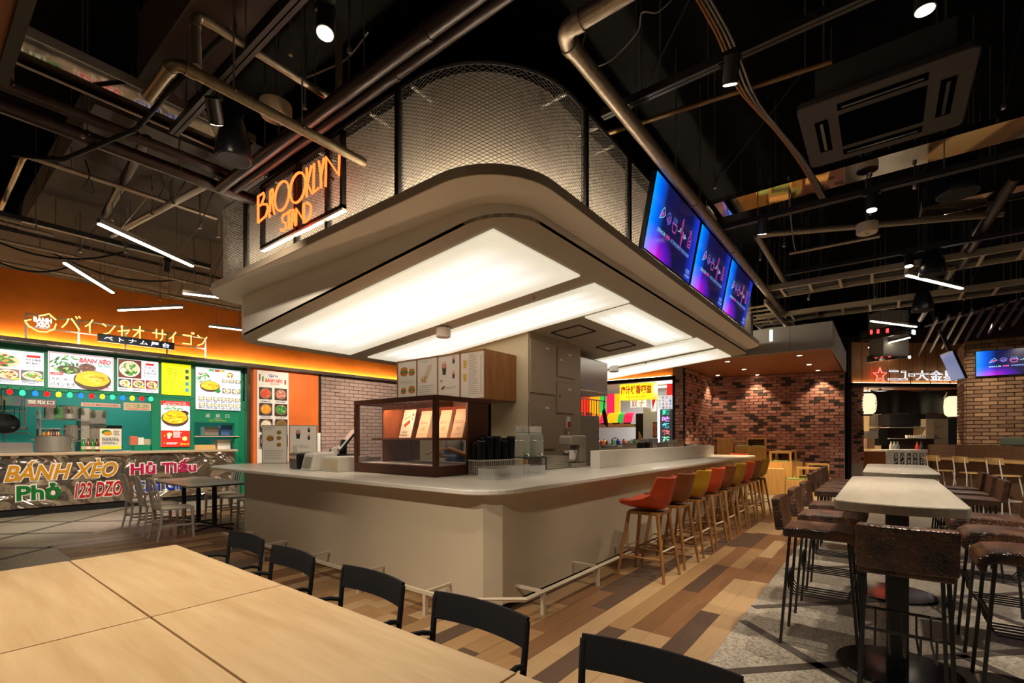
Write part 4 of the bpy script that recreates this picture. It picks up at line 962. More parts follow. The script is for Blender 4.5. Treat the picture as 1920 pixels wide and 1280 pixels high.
# kitchen of the lantern shop
C3 = 'lantern shop'
def d_tile(p, w, h):
    p.rect(0,0,w,h,(.62,.58,.5))
    for k in range(1,14): p.line([(w*k/14,0),(w*k/14,h)], .008, (.3,.28,.25))
    for k in range(1,12): p.line([(0,h*k/12),(w,h*k/12)], .008, (.3,.28,.25))
    for k, s in enumerate(('生ビール','ハイボール','レモンサワー','焼きそば','餃子定食','唐揚げ')):
        u = w*(.2+.145*k); p.rect(u-w*.045,h*.05,u+w*.045,h*.9,(.03,.025,.025))
        for j, chx in enumerate(s[:4]): p.text(chx, u, h*(.82-.2*j), w*.06, h*.15, (.75,.72,.65), .01)
q3 = Plane(*S3.w(0,.5,0).xy, -48.6)
def k3(name, lb, cat, px0, py0, px1, py1, v, depth, mt, draw=None, mtp=None): return board(name, lb, cat, S3, px0, py0, px1, py1, v, depth, mt, draw, mtp)
zf = S3.hit(1700,843)[1]
t = board('tiled_counter', 'white tiled shop counter with black vertical menu plaques', 'counter', S3, 1663,843,1745,905, .3,.6, tilew, d_tile)
k3('wood_cabinet', 'low brown wooden cabinet beside the white tiled counter', 'cabinet', 1619,846,1662,905, .35,.5, wood('cabinet_brown','#8a4f24','#6c3a17',.5,along='Z'))
k3('orange_cupboard', 'small orange-brown cupboard at the edge of lantern shop kitchen', 'cupboard', 1608,820,1619,905, .5,.4, wood('cupboard_orange','#b0662a','#8c4d1c',.5,along='Z'))
k3('range_hood', 'dark steel range hood at the back of lantern shop kitchen', 'hood', 1668,776,1735,798, 2.6,.6, M['blkmatt'])
k3('steel_shelf', 'long steel shelf in the lantern shop kitchen', 'shelf', 1668,800,1738,802, 2.4,.4, M['steel']); k3('lower_steel_shelf', 'lower steel shelf with cups in lantern shop kitchen', 'shelf', 1668,821,1738,823, 2.2,.4, M['steel'])
k3('steel_cabinet', 'brown-grey steel cupboard at the right of shop kitchen', 'cabinet', 1736,785,1776,822, 2.4,.5, M['cabinet'])
k3('glass_fridge', 'tall dark glass-door fridge beside the single lantern', 'fridge', 1778,785,1799,840, 1.2,.5, M['blkgloss'])
k3('coffee_machine', 'dark machine with silver dial in the shop kitchen', 'machine', 1648,802,1664,835, 1.6,.4, M['blkmatt'])
k3('steel_urn', 'steel urn on the kitchen side table', 'urn', 1626,822,1640,841, .6,.3, M['steel'])
k3('warming_cabinet', 'brown steel warming cabinet at left of shop kitchen', 'cabinet', 1619,808,1647,822, 1.6,.4, M['steel_dull'])
def d_post(p, w, h):
    p.rect(0,0,w,h,(.75,.7,.6)); 
    for k in range(3): p.scrib(w*(.12+.3*k),h*.1,w*(.3+.3*k),h*.9,7,[(.1,.08,.08),(.7,.2,.2),(.1,.1,.1)][k],.7)
k3('menu_poster', 'white hand-lettered poster hanging below the lanterns', 'poster', 1629,776,1646,800, .4,.01, M['paper'], d_post)
rr = random.Random(21); ORD = ['first','second','third','fourth','fifth','sixth','seventh','eighth','ninth','tenth','eleventh','twelfth']
for k in range(9):
    q = Plane(*S3.w(0,2.15,0).xy, -48.6); u, z = q.hit(1700+4.2*k, 821)
    t = thing('cup', 'white cup on the lower steel shelf of lantern shop, %s from the range side' % ORD[k], 'cup', q.w(u,0,z), 0, 'cups on the shop shelf'); MB().lathe([(0,0),(.035,0),(.05,.1),(.045,.1),(.03,.01),(0,.01)], 10).build('cup_body', M['white'], t, smooth=True)
for k, (px, py, c, nm) in enumerate([(1671,842,'#e8e0d0','white'),(1677,842,'#d0c8b8','cream'),(1683,842,'#8a8a8a','grey'),(1720,843,'#b02a20','red'),(1728,843,'#333','black')]):
    q = Plane(*S3.w(0,.55,0).xy, -48.6); u, z = q.hit(px, py); c = '#333333' if c == '#333' else c
    t = thing('sauce_bottle', '%s sauce bottle on the white tiled counter' % nm, 'bottle', q.w(u,0,z), 0, 'bottles on the tiled counter'); MB().lathe([(0,0),(.05,0),(.05,.12),(.02,.18),(.02,.24),(0,.24)], 12).build('bottle_body', mat('sauce_%s'%nm, c, .3), t, smooth=True); MB().lathe([(0,.24),(.024,.24),(.024,.27),(0,.27)], 10).build('cap', M['blk'], t)
# ================================================================== tan brick wall on the right, screen on it
WR = Plane(17.4,-1.74,-90)                       # u runs to the right, away from viewer is v>0
wr_ = struct(slab('wall_right', WR, 0,3.2,.03,.6,0,4.05, M['mortar_tan']), 'tan rough brick wall behind the wooden bar')
bricks(wr_, WR, 0,3.1,.9,4.0,.30,.1,.016,[M['brick_tan'],M['brick_tan2']],(1,1), limit=300, v=.03, side=-1, th=.04, seed=15, lo_px=(1805,640,1935,850))
WR2 = Plane(17.4,-1.74,0)
bricks(wr_, WR2, .03,1.6,.9,4.0,.30,.1,.016,[M['brick_tan'],M['brick_tan2']],(1,1), limit=120, v=-.0, side=1, th=.04, seed=16, lo_px=(1790,640,1818,850))
struct(slab('wall_far_right', WR, 3.1,12,.3,.8,0,5.6, M['ceil_brown'])); struct(MB().box(24,-14,0,24.2,8,5.6).build('wall_far', M['ceil_brown']))
M['scr'] = None
def screen_mat():
    m = bpy.data.materials.new('screen_picture'); m.use_nodes = True; nt = m.node_tree; b = nt.nodes['Principled BSDF']; b.inputs['Base Color'].default_value = (.01,.01,.02,1); b.inputs['Roughness'].default_value = .15
    tc = nt.nodes.new('ShaderNodeTexCoord'); sp = nt.nodes.new('ShaderNodeSeparateXYZ'); nt.links.new(tc.outputs['Generated'], sp.inputs[0])
    def ramp(o, els):
        r = nt.nodes.new('ShaderNodeValToRGB'); e = r.color_ramp.elements
        e[0].position, e[0].color = els[0][0], (*els[0][1],1); e[1].position, e[1].color = els[-1][0], (*els[-1][1],1)
        for p_, c_ in els[1:-1]: k = e.new(p_); k.color = (*c_,1)
        nt.links.new(o, r.inputs[0]); return r.outputs[0]
    base = ramp(sp.outputs[0], [(0,(.0,.30,.9)),(.11,(.0,.11,.8)),(.25,(.006,.008,.07)),(.55,(.007,.005,.035)),(.82,(.006,.006,.06)),(1,(.01,.04,.62))])
    vm = nt.nodes.new('ShaderNodeVectorMath'); vm.operation = 'DISTANCE'; mpn = nt.nodes.new('ShaderNodeCombineXYZ'); nt.links.new(sp.outputs[0], mpn.inputs[0]); nt.links.new(sp.outputs[2], mpn.inputs[1])
    nt.links.new(mpn.outputs[0], vm.inputs[0]); vm.inputs[1].default_value = (.17,.0,0)
    gl = ramp(vm.outputs['Value'], [(0,(.6,.0,.42)),(.12,(.32,.0,.42)),(.24,(.08,.0,.38)),(.4,(0,0,0))])
    ad = nt.nodes.new('ShaderNodeMix'); ad.data_type = 'RGBA'; ad.blend_type = 'ADD'; ad.inputs[0].default_value = 1; nt.links.new(base, ad.inputs[6]); nt.links.new(gl, ad.inputs[7])
    nt.links.new(ad.outputs[2], b.inputs['Emission Color']); b.inputs['Emission Strength'].default_value = 1.0; return m
M['scr'] = screen_mat()
def tv(lb, loc, rot, w, h):
    t = thing('wall_screen', lb, 'screen', loc, 0, 'advertising screens'); t.rotation_euler = rot      # local x right, z up, faces -y
    MB().box(0,0,0,w,.06,h).build('casing', M['blkgloss'], t, bev=.004); MB().box(.014,-.002,.016,w-.014,.0,h-.014).build('picture', M['scr'], t)
    p = Print(lambda u, z, e: (u,-.003-e,z)); pk_, bl, cy, pu = (.95,.12,.55), (.12,.25,1.0), (.35,.8,.95), (.7,.15,.8)
    L = lambda pts, c, wd=.007: p.line([(w*a, h*b) for a, b in pts], wd*w/1.2, c)
    L([(.17,.5),(.2,.62),(.235,.68),(.27,.6),(.235,.55),(.17,.5)], cy); L([(.19,.53),(.21,.61),(.245,.6),(.19,.53)], pk_); L([(.2,.56),(.23,.62)], pk_)
    L([(.3,.58),(.31,.64),(.345,.68),(.385,.63),(.38,.56),(.34,.52),(.3,.58)], bl); L([(.32,.57),(.345,.63),(.37,.58),(.345,.55),(.32,.57)], pu)
    L([(.42,.6),(.44,.49),(.5,.49),(.52,.6),(.42,.6)], pk_); 
    for k in range(4): L([(.435+.022*k,.6),(.44+.02*k,.69-.01*(k%2))], bl)
    L([(.54,.56),(.58,.57),(.595,.63),(.605,.56)], cy); L([(.605,.56),(.625,.78),(.645,.38),(.66,.62),(.67,.52),(.68,.56)], pk_); L([(.68,.56),(.7,.53),(.72,.57),(.7,.6),(.685,.56),(.74,.56)], cy)
    L([(.79,.48),(.79,.6),(.81,.64),(.812,.72),(.828,.72),(.83,.64),(.85,.6),(.85,.48),(.79,.48)], pk_); L([(.8,.52),(.84,.52)], pk_); L([(.8,.57),(.84,.57)], pk_)
    p.text('2024.5.30', w*.24, h*.36, w*.15, h*.05, cy, .02); p.text('OPEN', w*.37, h*.36, w*.08, h*.05, pk_, .03); p.text('AT TOKYO DOME CITY FOOD STADIUM', w*.645, h*.36, w*.42, h*.05, (.2,.4,1), .02)
    p.text('FOOD', w*.9, h*.15, w*.08, h*.06, (.3,.6,1), .02); p.text('STADIUM', w*.9, h*.08, w*.1, h*.04, (.3,.6,1), .02)
    p.done('print', M['print_lit'], t); return t
a = WR.w(.165,-.08,3.03); tv('advertising screen mounted on the tan brick wall', a, (0,0,R(-90)), 1.5, .67)
for k, lb in enumerate(('advertising screen nearest the canopy corner, largest of three','advertising screen in the middle of the three on canopy','advertising screen at the far end of the three on canopy')):
    tv(lb, (4.84+1.56*k,2.0,3.44), (R(11),0,0), 1.5, .80)
# ================================================================== Vietnamese stall: shell
VS = Plane(2.1,12.5,-2.0)                        # counter front plane, u to the right, v>0 away from the viewer
def U(px, v=0): return Plane(*VS.w(0,v,0).xy, -2.0).hit(px, 700)[0]
def UZ(px, py, v=0): return Plane(*VS.w(0,v,0).xy, -2.0).hit(px, py)
LEDZ = 3.22
wl_ = struct(slab('wall_left', VS, -9,9.5,.45,.75,LEDZ,4.62, M['orange_wall']), 'orange plaster wall above the Vietnamese stall')
slab('ledge_canopy', VS, -9,9.5,-.12,.75,LEDZ-.02,LEDZ+.05, mat('ledge_dark_metal','#4d4038',.5,.3), wl_)
slab('ledge_soffit', VS, -9,5.6,-.1,.75,LEDZ-.03,LEDZ-.02, M['steel'], wl_)
slab('cove_light', VS, -9,9.5,.36,.39,LEDZ+.05,LEDZ+.075, emit('cove_led',(1,.66,.30),55), wl_)
struct(slab('ceiling_beam', VS, -9,8.5,-1.9,1.2,4.62,4.8, M['beam_grey']), 'grey fireproofed ceiling strip above the orange wall')
# stall: green frame, counter
vs = thing('food_stall', 'green fronted Vietnamese food stall with mirror-metal counter', 'stall', VS.w(0,0,0), VS.a)
def vb(name, u0, u1, v0, v1, z0, z1, mt, par=None, **k): return MB().box(u0,v0,z0,u1,v1,z1).build(name, mt, par or vs, **k)
cz_ = UZ(215,846)[1]
uE = U(440)
def crumple():
    m = bpy.data.materials.new('crumpled_mirror_metal'); m.use_nodes = True; nt = m.node_tree; b = nt.nodes['Principled BSDF']
    b.inputs['Base Color'].default_value = (*lin('#c2b4a2'),1); b.inputs['Metallic'].default_value = .92; b.inputs['Roughness'].default_value = .1
    tc = nt.nodes.new('ShaderNodeTexCoord'); nz = nt.nodes.new('ShaderNodeTexNoise'); nz.inputs['Scale'].default_value = 1.9; nz.inputs['Detail'].default_value = 1.0; nz.inputs['Distortion'].default_value = .9
    bp = nt.nodes.new('ShaderNodeBump'); bp.inputs['Strength'].default_value = 1; bp.inputs['Distance'].default_value = .22
    nt.links.new(tc.outputs['Object'], nz.inputs['Vector']); nt.links.new(nz.outputs[0], bp.inputs['Height']); nt.links.new(bp.outputs[0], b.inputs['Normal']); return m
vb('counter_front', -3.2,uE,.02,.1,.14,cz_-.05, crumple())
vb('kickboard', -3.2,uE,.05,.1,0,.14, M['blkmatt'])
vb('counter_top', -3.2,uE+.05,-.06,.7,cz_-.05,cz_, mat('stall_counter_beige','#b9a084',.35), bev=.006)
zh = UZ(150,735,.3)[1]
vb('menu_fascia', -3.2,U(455,.3),.3,.42,zh-.01,LEDZ-.02, M['green'])
for (a, b, z0, z1) in [(285,303,cz_,zh),(357,364,cz_,zh),(453,460,0,zh)]: vb('upright', U(a,.3),U(b,.3),.3,.42,z0,z1, M['green'])
vb('lower_panel', U(303,.3),U(357,.3),.31,.42,cz_,zh, M['green'])
zr = UZ(400,773,.3)[1]; zr2 = UZ(400,792,.3)[1]
vb('return_panel', U(364,.3),U(453,.3),.3,.42,zr2,zh, M['green'])
vb('return_side', U(440,.3),U(453,.3),.3,.42,cz_-.5,zr2, M['green'])
vb('return_shelf', U(364,.3),U(447,.3),.25,.8,UZ(400,817,.3)[1]-.02,UZ(400,817,.3)[1], M['cream'])
vb('steel_column', U(460,.2),U(474,.2),.1,.4,0,LEDZ-.03, M['chrome'])
vb('dark_jamb', U(474,.2),U(480,.2),.1,.45,0,LEDZ-.03, M['blkmatt'])
p_ = Print(lambda u, z, e: (u,.3-.001-e,z)); c0 = U(408,.3); z0 = UZ(405,779,.3)[1]
p_.text('返　却　口', c0, z0, .52, .09, (.55,.62,.5), .01); p_.text('Return', c0, UZ(405,784.5,.3)[1], .16, .03, (.5,.5,.4)); p_.text('返却口 TRAY RETURN', c0, UZ(405,788,.3)[1], .36, .04, lin('#b8c020'), .01)
p_.done('print', M['print'], vs)
# interior
vi = struct(slab('wall_stall_back', VS, -3.4,5.2,2.6,2.7,0,3.1, M['teal']), 'teal back wall of the stall kitchen')
slab('stall_ceiling', VS, -3.4,5.2,.42,2.6,2.95,3.0, M['white'], vi); slab('side_wall', VS, 5.1,5.2,.45,2.6,0,3, M['teal'], vi)
# lettering on the counter front
def word(s, px0, py0, px1, py1, c, shear=0, bold=.02, rot=0):
    xm = (px0+px1)/2; a, b = (U(px0), UZ(xm,py0)[1]), (U(px1), UZ(xm,py1)[1]); cu, cz = (a[0]+b[0])/2, (a[1]+b[1])/2; wd, ht = b[0]-a[0], a[1]-b[1]
    ml = mat('letter_'+nm_(s), c, .4)
    for nm, bd, th, mt_ in (('letter_edge', bold+.05, .012, M['white']), ('letter', bold, .02, ml)):
        vsx, fs, aw_, ah_ = text_geo(s, bold, shear, 3); v2, f2, aw2, ah2 = text_geo(s, bd, shear, 3); k = wd/aw_; kz = ht/ah_
        par = list(range(len(v2)))                # one part per letter: join touching faces, then stack accents on their letter
        def root(i):
            while par[i] != i: par[i] = par[par[i]]; i = par[i]
            return i
        for q in f2:
            for i in q[1:]: par[root(i)] = root(q[0])
        comp = {}
        for q in f2: comp.setdefault(root(q[0]), []).append(q)
        L = []
        for g in comp.values(): xs = [v2[i][0] for q in g for i in q]; L.append([min(xs), max(xs), g])
        L.sort(key=lambda t: t[0]-t[1]); G2 = []
        for x0, x1, g in L:
            for h in G2:
                if min(x1, h[1])-max(x0, h[0]) > .6*(x1-x0): h[2] = h[2]+g; break
            else: G2.append([x0, x1, g])
        ca, sa = math.cos(R(rot)), math.sin(R(rot))
        for _, _, g in G2:
            idx = sorted({i for q in g for i in q}); mp_ = {i: n for n, i in enumerate(idx)}; n = len(idx); m = MB()
            P = [(cu+v2[i][0]*k*ca-v2[i][1]*kz*sa, cz+v2[i][0]*k*sa+v2[i][1]*kz*ca) for i in idx]
            fl_ = [tuple(mp_[i] for i in q) for q in g]; ed = {(q[i], q[(i+1) % len(q)]) for q in fl_ for i in range(len(q))}
            m.add([(u,-th+.02,z) for u, z in P]+[(u,.02,z) for u, z in P], fl_+[(j,i,n+i,n+j) for (i, j) in ed if (j, i) not in ed])
            m.build(nm, mt_, vs)
def nm_(s): return ''.join(ch if ch.isascii() and ch.isalnum() else '_' for ch in s)
word('BÁNH XÈO', 8,862,220,898, '#c8860c', .3, .02, .4); word('Phở', 31,906,114,937, '#0c6a28', 0, .03, .4); word('123 DZO', 140,903,229,931, '#b8101c', .2, .02, .4)
word('Hủ Tiếu', 245,861,368,887, '#b0104c', 0, .03, .3); word('Chả Giò', 252,898,350,920, '#12309a', 0, .03, .3)
# ================================================================== backlit menus
FD = [lin('#d8c8a0'), lin('#c07028'), lin('#5a8a2a'), lin('#a83418'), lin('#e8d8b0'), lin('#8a5a2a'), lin('#d89a30')]
GRNS = [lin('#2a7a2a'), lin('#4aa03a'), lin('#8ac05a'), lin('#1a5a1a')]
def omelette(p, cu, cz, ru, rz, seed=2):
    r = random.Random(seed); p.ellipse(cu,cz-rz*.1,ru*1.1,rz*.95,lin('#4a3420'))
    p.poly([(cu+ru*math.cos(R(a))*(1+.05*math.sin(a*.3)), cz+rz*.7*math.sin(R(a))*(1.0 if a > 180 else 1.15)) for a in range(0,360,15)], lin('#e8b010'))
    for i in range(26):
        a = r.uniform(0,6.28); q = math.sqrt(r.random())*.85; k = r.uniform(.08,.2); pu, pz = cu+ru*q*math.cos(a), cz+rz*.6*q*math.sin(a)
        p.ellipse(pu,pz,ru*k,rz*k*.6,r.choice([lin('#f0c828'),lin('#d89008'),lin('#f4d85a'),lin('#c07808')]),8)
def greens(p, cu, cz, ru, rz, seed=3):
    r = random.Random(seed)
    for i in range(46):
        a = r.uniform(0,6.28); q = math.sqrt(r.random()); pu, pz = cu+ru*q*math.cos(a), cz+rz*q*math.sin(a); k = r.uniform(.12,.3); t0 = r.uniform(0,6.28)
        p.poly([(pu+ru*k*math.cos(t0),pz+rz*k*math.sin(t0)),(pu+ru*k*.4*math.cos(t0+1.6),pz+rz*k*.4*math.sin(t0+1.6)),(pu-ru*k*math.cos(t0),pz-rz*k*math.sin(t0)),(pu+ru*k*.4*math.cos(t0-1.6),pz+rz*k*.4*math.sin(t0-1.6))], r.choice(GRNS))
INK = (.08,.08,.10); PINK = lin('#e08890'); LB = (.80,.84,.90)
def d_m1(p, w, h):
    p.rect(0,0,w,h,LB); p.dish(w*.38,h*.68,w*.34,h*.26,(.8,.8,.78),FD+GRNS,60,5); p.rect(w*.76,h*.83,w*.95,h*.9,RED); p.text('海老生春巻', w*.85,h*.76,w*.22,h*.07,INK,.01); p.text('鶏の唐揚げ', w*.85,h*.66,w*.2,h*.07,INK,.01); p.text('Tuần hấp dẫn', w*.85,h*.58,w*.2,h*.06,INK)
    for k in range(3):
        u = w*(.02+.33*k); p.rect(u,h*.14,u+w*.31,h*.44,[lin('#6a4a30'),lin('#8a6a5a'),lin('#5a5a50')][k]); p.dish(u+w*.155,h*.29,w*.14,h*.13,(.7,.68,.62),FD+GRNS[:2],24,9+k); p.rect(u+w*.2,h*.15,u+w*.31,h*.19,YEL); p.scrib(u+.01,h*.04,u+w*.26,h*.12,2,INK)
def d_m2(p, w, h):
    p.rect(0,0,w,h,LB); p.line([(.02,.02),(w-.02,.02),(w-.02,h-.02),(.02,h-.02),(.02,.02)],.012,PINK); p.dish(w*.58,h*.62,w*.14,h*.13,(.2,.15,.12),[lin('#5a3020'),lin('#8a4a30'),lin('#2a2a2a')],14,6)
    p.ellipse(w*.3,h*.53,w*.18,h*.12,lin('#4a3020')); greens(p,w*.25,h*.68,w*.22,h*.24,8); omelette(p,w*.66,h*.3,w*.27,h*.3,4)
    p.text('BÁNH XÈO', w*.7,h*.84,w*.5,h*.16,lin('#d8141c'),.03,.2); p.text('Sài Gòn', w*.84,h*.72,w*.2,h*.09,lin('#12a088'),.02)
    p.rect(w*.03,h*.36,w*.21,h*.43,RED); p.text('人気No.1', w*.12,h*.395,w*.14,h*.045,WHI); p.text('海老と豚の', w*.19,h*.245,w*.3,h*.085,INK,.01); p.text('バインセオ', w*.21,h*.11,w*.36,h*.12,INK,.02); p.text('¥1,400', w*.88,h*.07,w*.14,h*.05,RED,.02)
def d_m3(p, w, h):
    p.rect(0,0,w,h,LB); p.rect(w*.02,h*.42,w*.57,h*.98,lin('#6a2a18')); p.dish(w*.29,h*.7,w*.25,h*.25,(.75,.7,.62),FD[:1]+GRNS+[(.8,.78,.7)],40,7); p.rect(w*.67,h*.86,w*.88,h*.92,RED)
    for k, s in enumerate(('フォー','とりの香り','牛肉のせ','ライスヌードル')): p.text(s, w*.78,h*(.79-.09*k),w*.32,h*.07,INK,.005)
    for k in range(3):
        u = w*(.02+.325*k); p.rect(u,h*.12,u+w*.3,h*.38,[lin('#3a3a34'),lin('#8a4a2a'),lin('#a02018')][k]); p.dish(u+w*.15,h*.25,w*.13,h*.11,(.72,.7,.66),FD+GRNS[:1],20,19+k); p.rect(u+w*.2,h*.13,u+w*.3,h*.17,YEL); p.scrib(u+.005,h*.03,u+w*.28,h*.1,2,INK)
def d_m4(p, w, h):
    p.rect(0,0,w,h,lin('#eaf000')); p.text('ドリンク', w*.5,h*.92,w*.3,h*.05,INK,.01); p.scrib(w*.15,h*.08,w*.6,h*.86,15,(.25,.28,.02),.35); p.scrib(w*.62,h*.08,w*.72,h*.86,15,(.25,.28,.02),.35)
    for k, c in enumerate(('#2a4a2a','#1a2a1a','#2a8a8a','#3a8aa0')): p.rect(w*.8,h*(.72-.2*k),w*.92,h*(.84-.2*k),lin(c)); p.rect(w*.83,h*(.84-.2*k),w*.88,h*(.88-.2*k),lin('#c8c8c8'))
def d_m5(p, w, h):
    p.rect(0,0,w,h,LB); p.rect(w*.28,h*.92,w*.4,h*.97,GRN); p.rect(w*.41,h*.92,w*.52,h*.97,RED); p.rect(w*.53,h*.92,w*.63,h*.97,lin('#c8b020')); p.text('Bánh xèo', w*.15,h*.86,w*.22,h*.05,RED,.02)
    greens(p,w*.16,h*.74,w*.15,h*.13,13); omelette(p,w*.3,h*.57,w*.2,h*.14,14); p.ellipse(w*.47,h*.46,w*.06,h*.05,GRNS[0]); p.dish(w*.74,h*.86,w*.1,h*.09,(.8,.8,.75),FD+GRNS,24,15)
    for k in range(3): p.rect(w*(.56+.15*k),h*.68,w*(.68+.15*k),h*.75,lin('#5a4a3a')); p.dish(w*(.62+.15*k),h*.715,w*.05,h*.03,(.7,.6,.5),FD+GRNS,10,30+k)
    for k in range(2): p.rect(w*(.56+.22*k),h*.42,w*(.75+.22*k),h*.53,lin('#6a4a3a')); p.dish(w*(.655+.22*k),h*.475,w*.08,h*.05,(.8,.8,.75),FD+GRNS,14,40+k)
    for r_ in range(2):
        for k in range(6): p.rect(w*(.03+.16*k),h*(.22-.15*r_),w*(.16+.16*k),h*(.3-.15*r_),lin('#6a5a4a')); p.dish(w*(.095+.16*k),h*(.26-.15*r_),w*.055,h*.035,(.7,.62,.5),FD+GRNS,8,50+k+9*r_); p.scrib(w*(.03+.16*k),h*(.17-.15*r_),w*(.16+.16*k),h*(.2-.15*r_),1,INK)
def d_m6(p, w, h):
    p.rect(0,0,w,h,WHI); p.rect(0,h*.9,w,h,lin('#e02018')); p.text('バインセオの食べ方', w*.5,h*.965,w*.7,h*.03,WHI,.01); p.text('野菜に巻いてお召し上がりください', w*.5,h*.925,w*.85,h*.035,WHI,.01)
    p.rect(0,0,w,h*.36,lin('#d8281c')); greens(p,w*.42,h*.84,w*.3,h*.06,23); p.ellipse(w*.78,h*.74,w*.17,h*.06,lin('#3a2a28')); omelette(p,w*.47,h*.64,w*.43,h*.19,24); p.scrib(w*.1,h*.4,w*.9,h*.46,3,(.35,.4,.5),.3)
    p.text('食べ方', w*.5,h*.335,w*.24,h*.03,WHI,.01); p.ellipse(w*.27,h*.27,w*.09,h*.04,lin('#c8e08a')); p.ellipse(w*.25,h*.22,w*.05,h*.04,WHI); p.ellipse(w*.8,h*.18,w*.09,h*.05,lin('#b8d880')); p.scrib(w*.4,h*.2,w*.72,h*.32,5,WHI,.5); p.text('1', w*.1,h*.24,w*.04,h*.04,lin('#f8a820'),.03); p.text('2', w*.1,h*.09,w*.04,h*.04,lin('#f8a820'),.03); p.scrib(w*.17,h*.05,w*.6,h*.1,2,WHI,.5); p.text('おいしい!', w*.8,h*.06,w*.3,h*.05,YEL,.03)
def menu(lb, a, b, d): return board('menu_board', lb, 'menu', VS, *a, *b, .27,.03, M['white'], d, M['print_lit'], 'backlit menus of the Vietnamese stall')
menu('backlit menu with spring rolls and salads, cut by the view edge', (-62,648),(82,724), d_m1); menu('large backlit menu with yellow crispy pancake and greens', (90,657.5),(213,733), d_m2)
menu('backlit menu with noodle bowls beside the pancake menu', (220,671),(297,737), d_m3); menu('bright yellow drinks menu', (303,679),(358,742), d_m4); menu('tall backlit menu with many small dishes over the tray return', (367,687),(451,770), d_m5)
menu('poster with yellow pancake above a red how-to-eat panel', (302,750.5),(356,837), d_m6)
# ================================================================== rooftop neon of the stall
q = Plane(*VS.w(0,.05,0).xy, -2.0)
nv = thing('neon_stall_sign', 'yellow neon katakana sign with pancake logo on a steel frame above the stall', 'sign', q.w(0,0,0), q.a)
M['neon_yel'] = emit('neon_yellow', (1,.78,.16), 2.4); M['neon_wht'] = emit('neon_letter_white', (1,.95,.9), 2.2)
KS = {'バ': [[(.38,.78),(.25,.45),(.03,.15)],[(.52,.82),(.72,.5),(.95,.12)],[(.74,.99),(.83,.84)],[(.9,1.03),(.99,.9)]], 'イ': [[(.82,.97),(.5,.62),(.12,.42)],[(.54,.68),(.54,.03)]], 'ン': [[(.1,.82),(.36,.66)],[(.12,.1),(.55,.26),(.95,.78)]],
      'セ': [[(.03,.52),(.95,.7),(.72,.42)],[(.35,.97),(.35,.2),(.46,.08),(.92,.1)]], 'オ': [[(.04,.68),(.96,.68)],[(.62,.98),(.62,.06),(.48,.1)],[(.58,.66),(.08,.18)]], 'サ': [[(.03,.66),(.97,.66)],[(.3,.95),(.3,.34)],[(.7,.97),(.7,.4),(.42,.03)]],
      'ゴ': [[(.1,.74),(.78,.74),(.78,.1)],[(.06,.14),(.8,.14)],[(.82,.98),(.9,.85)],[(.96,1.0),(1.04,.88)]]}
KP = [('バ',115,151,606),('イ',157,178,611),('ン',189,217,617),('セ',220,244,623),('オ',248,271,624),('サ',285,313,630),('イ',315,333,634),('ゴ',341,363,635),('ン',368,389,638)]
for chx, x0, x1, yc in KP:
    a, b = q.hit(x0,yc+12), q.hit(x1,yc-12)
    for s_ in KS[chx]: MB().tube([(a[0]+(b[0]-a[0])*x, 0, a[1]+(b[1]-a[1])*z) for x, z in s_], .011, 6).build('neon_stroke', M['neon_yel'], nv)
lg = [(0,.5),(.22,.62),(.22,.62)]
cu, cz2 = q.hit(77,604)
hh = (q.hit(77,586)[1]-q.hit(77,622)[1])/2; ww = (q.hit(108,604)[0]-q.hit(48,604)[0])/2
MB().tube([(cu-ww*.6,0,cz2+hh*.15),(cu-ww,0,cz2-hh*.05),(cu-ww*.75,0,cz2-hh*.55),(cu-ww*.2,0,cz2-hh*.98),(cu+ww*.35,0,cz2-hh*.95),(cu+ww*.85,0,cz2-hh*.5),(cu+ww*.95,0,cz2+hh*.05)], .011, 6).build('neon_stroke', M['neon_yel'], nv)
MB().tube([(cu-ww*.15,0,cz2+hh*.6),(cu+ww*.5,0,cz2+hh),(cu+ww*.95,0,cz2+hh*.45)], .011, 6).build('neon_stroke', M['neon_yel'], nv)
for s_, dz in (('BANH',.22),('XEO',-.28)):
    pr = Print(lambda u, z, e: (u,-.03-e,z)); pr.text(s_, cu+.02, cz2+hh*dz, ww*(1.15 if s_ == 'BANH' else .9), hh*.5, WHI, .05); pr.done('logo_letters', M['neon_wht'], nv)
uA, uB = q.hit(49,600)[0], q.hit(386,640)[0]; zt1, zt2 = q.hit(215,610)[1], q.hit(215,632)[1]
for z in (zt1, zt2): MB().box(uA,.03,z-.012,uB,.055,z+.012).build('frame_rail', M['steel'], nv)
for px in (49,148,236,314,386): u = q.hit(px,640)[0]; MB().box(u-.015,.03,LEDZ+.05,u+.015,.06,zt1).build('frame_post', M['steel'], nv)
a, b = q.hit(183,626), q.hit(326,654); zt3 = (q.hit(255,634)[1], q.hit(255,648)[1])
MB().box(a[0],-.04,zt3[1],b[0],.02,zt3[0]).build('name_plate', mat('plate_slate','#2a3348',.4), nv)
pr = Print(lambda u, z, e: (u,-.041-e,z)); pr.text('ベ ト ナ ム 屋 台', (a[0]+b[0])/2, (zt3[0]+zt3[1])/2, (b[0]-a[0])*.86, (zt3[0]-zt3[1])*.62, (.85,.9,1), .02); pr.done('print', M['print_lit2'], nv)
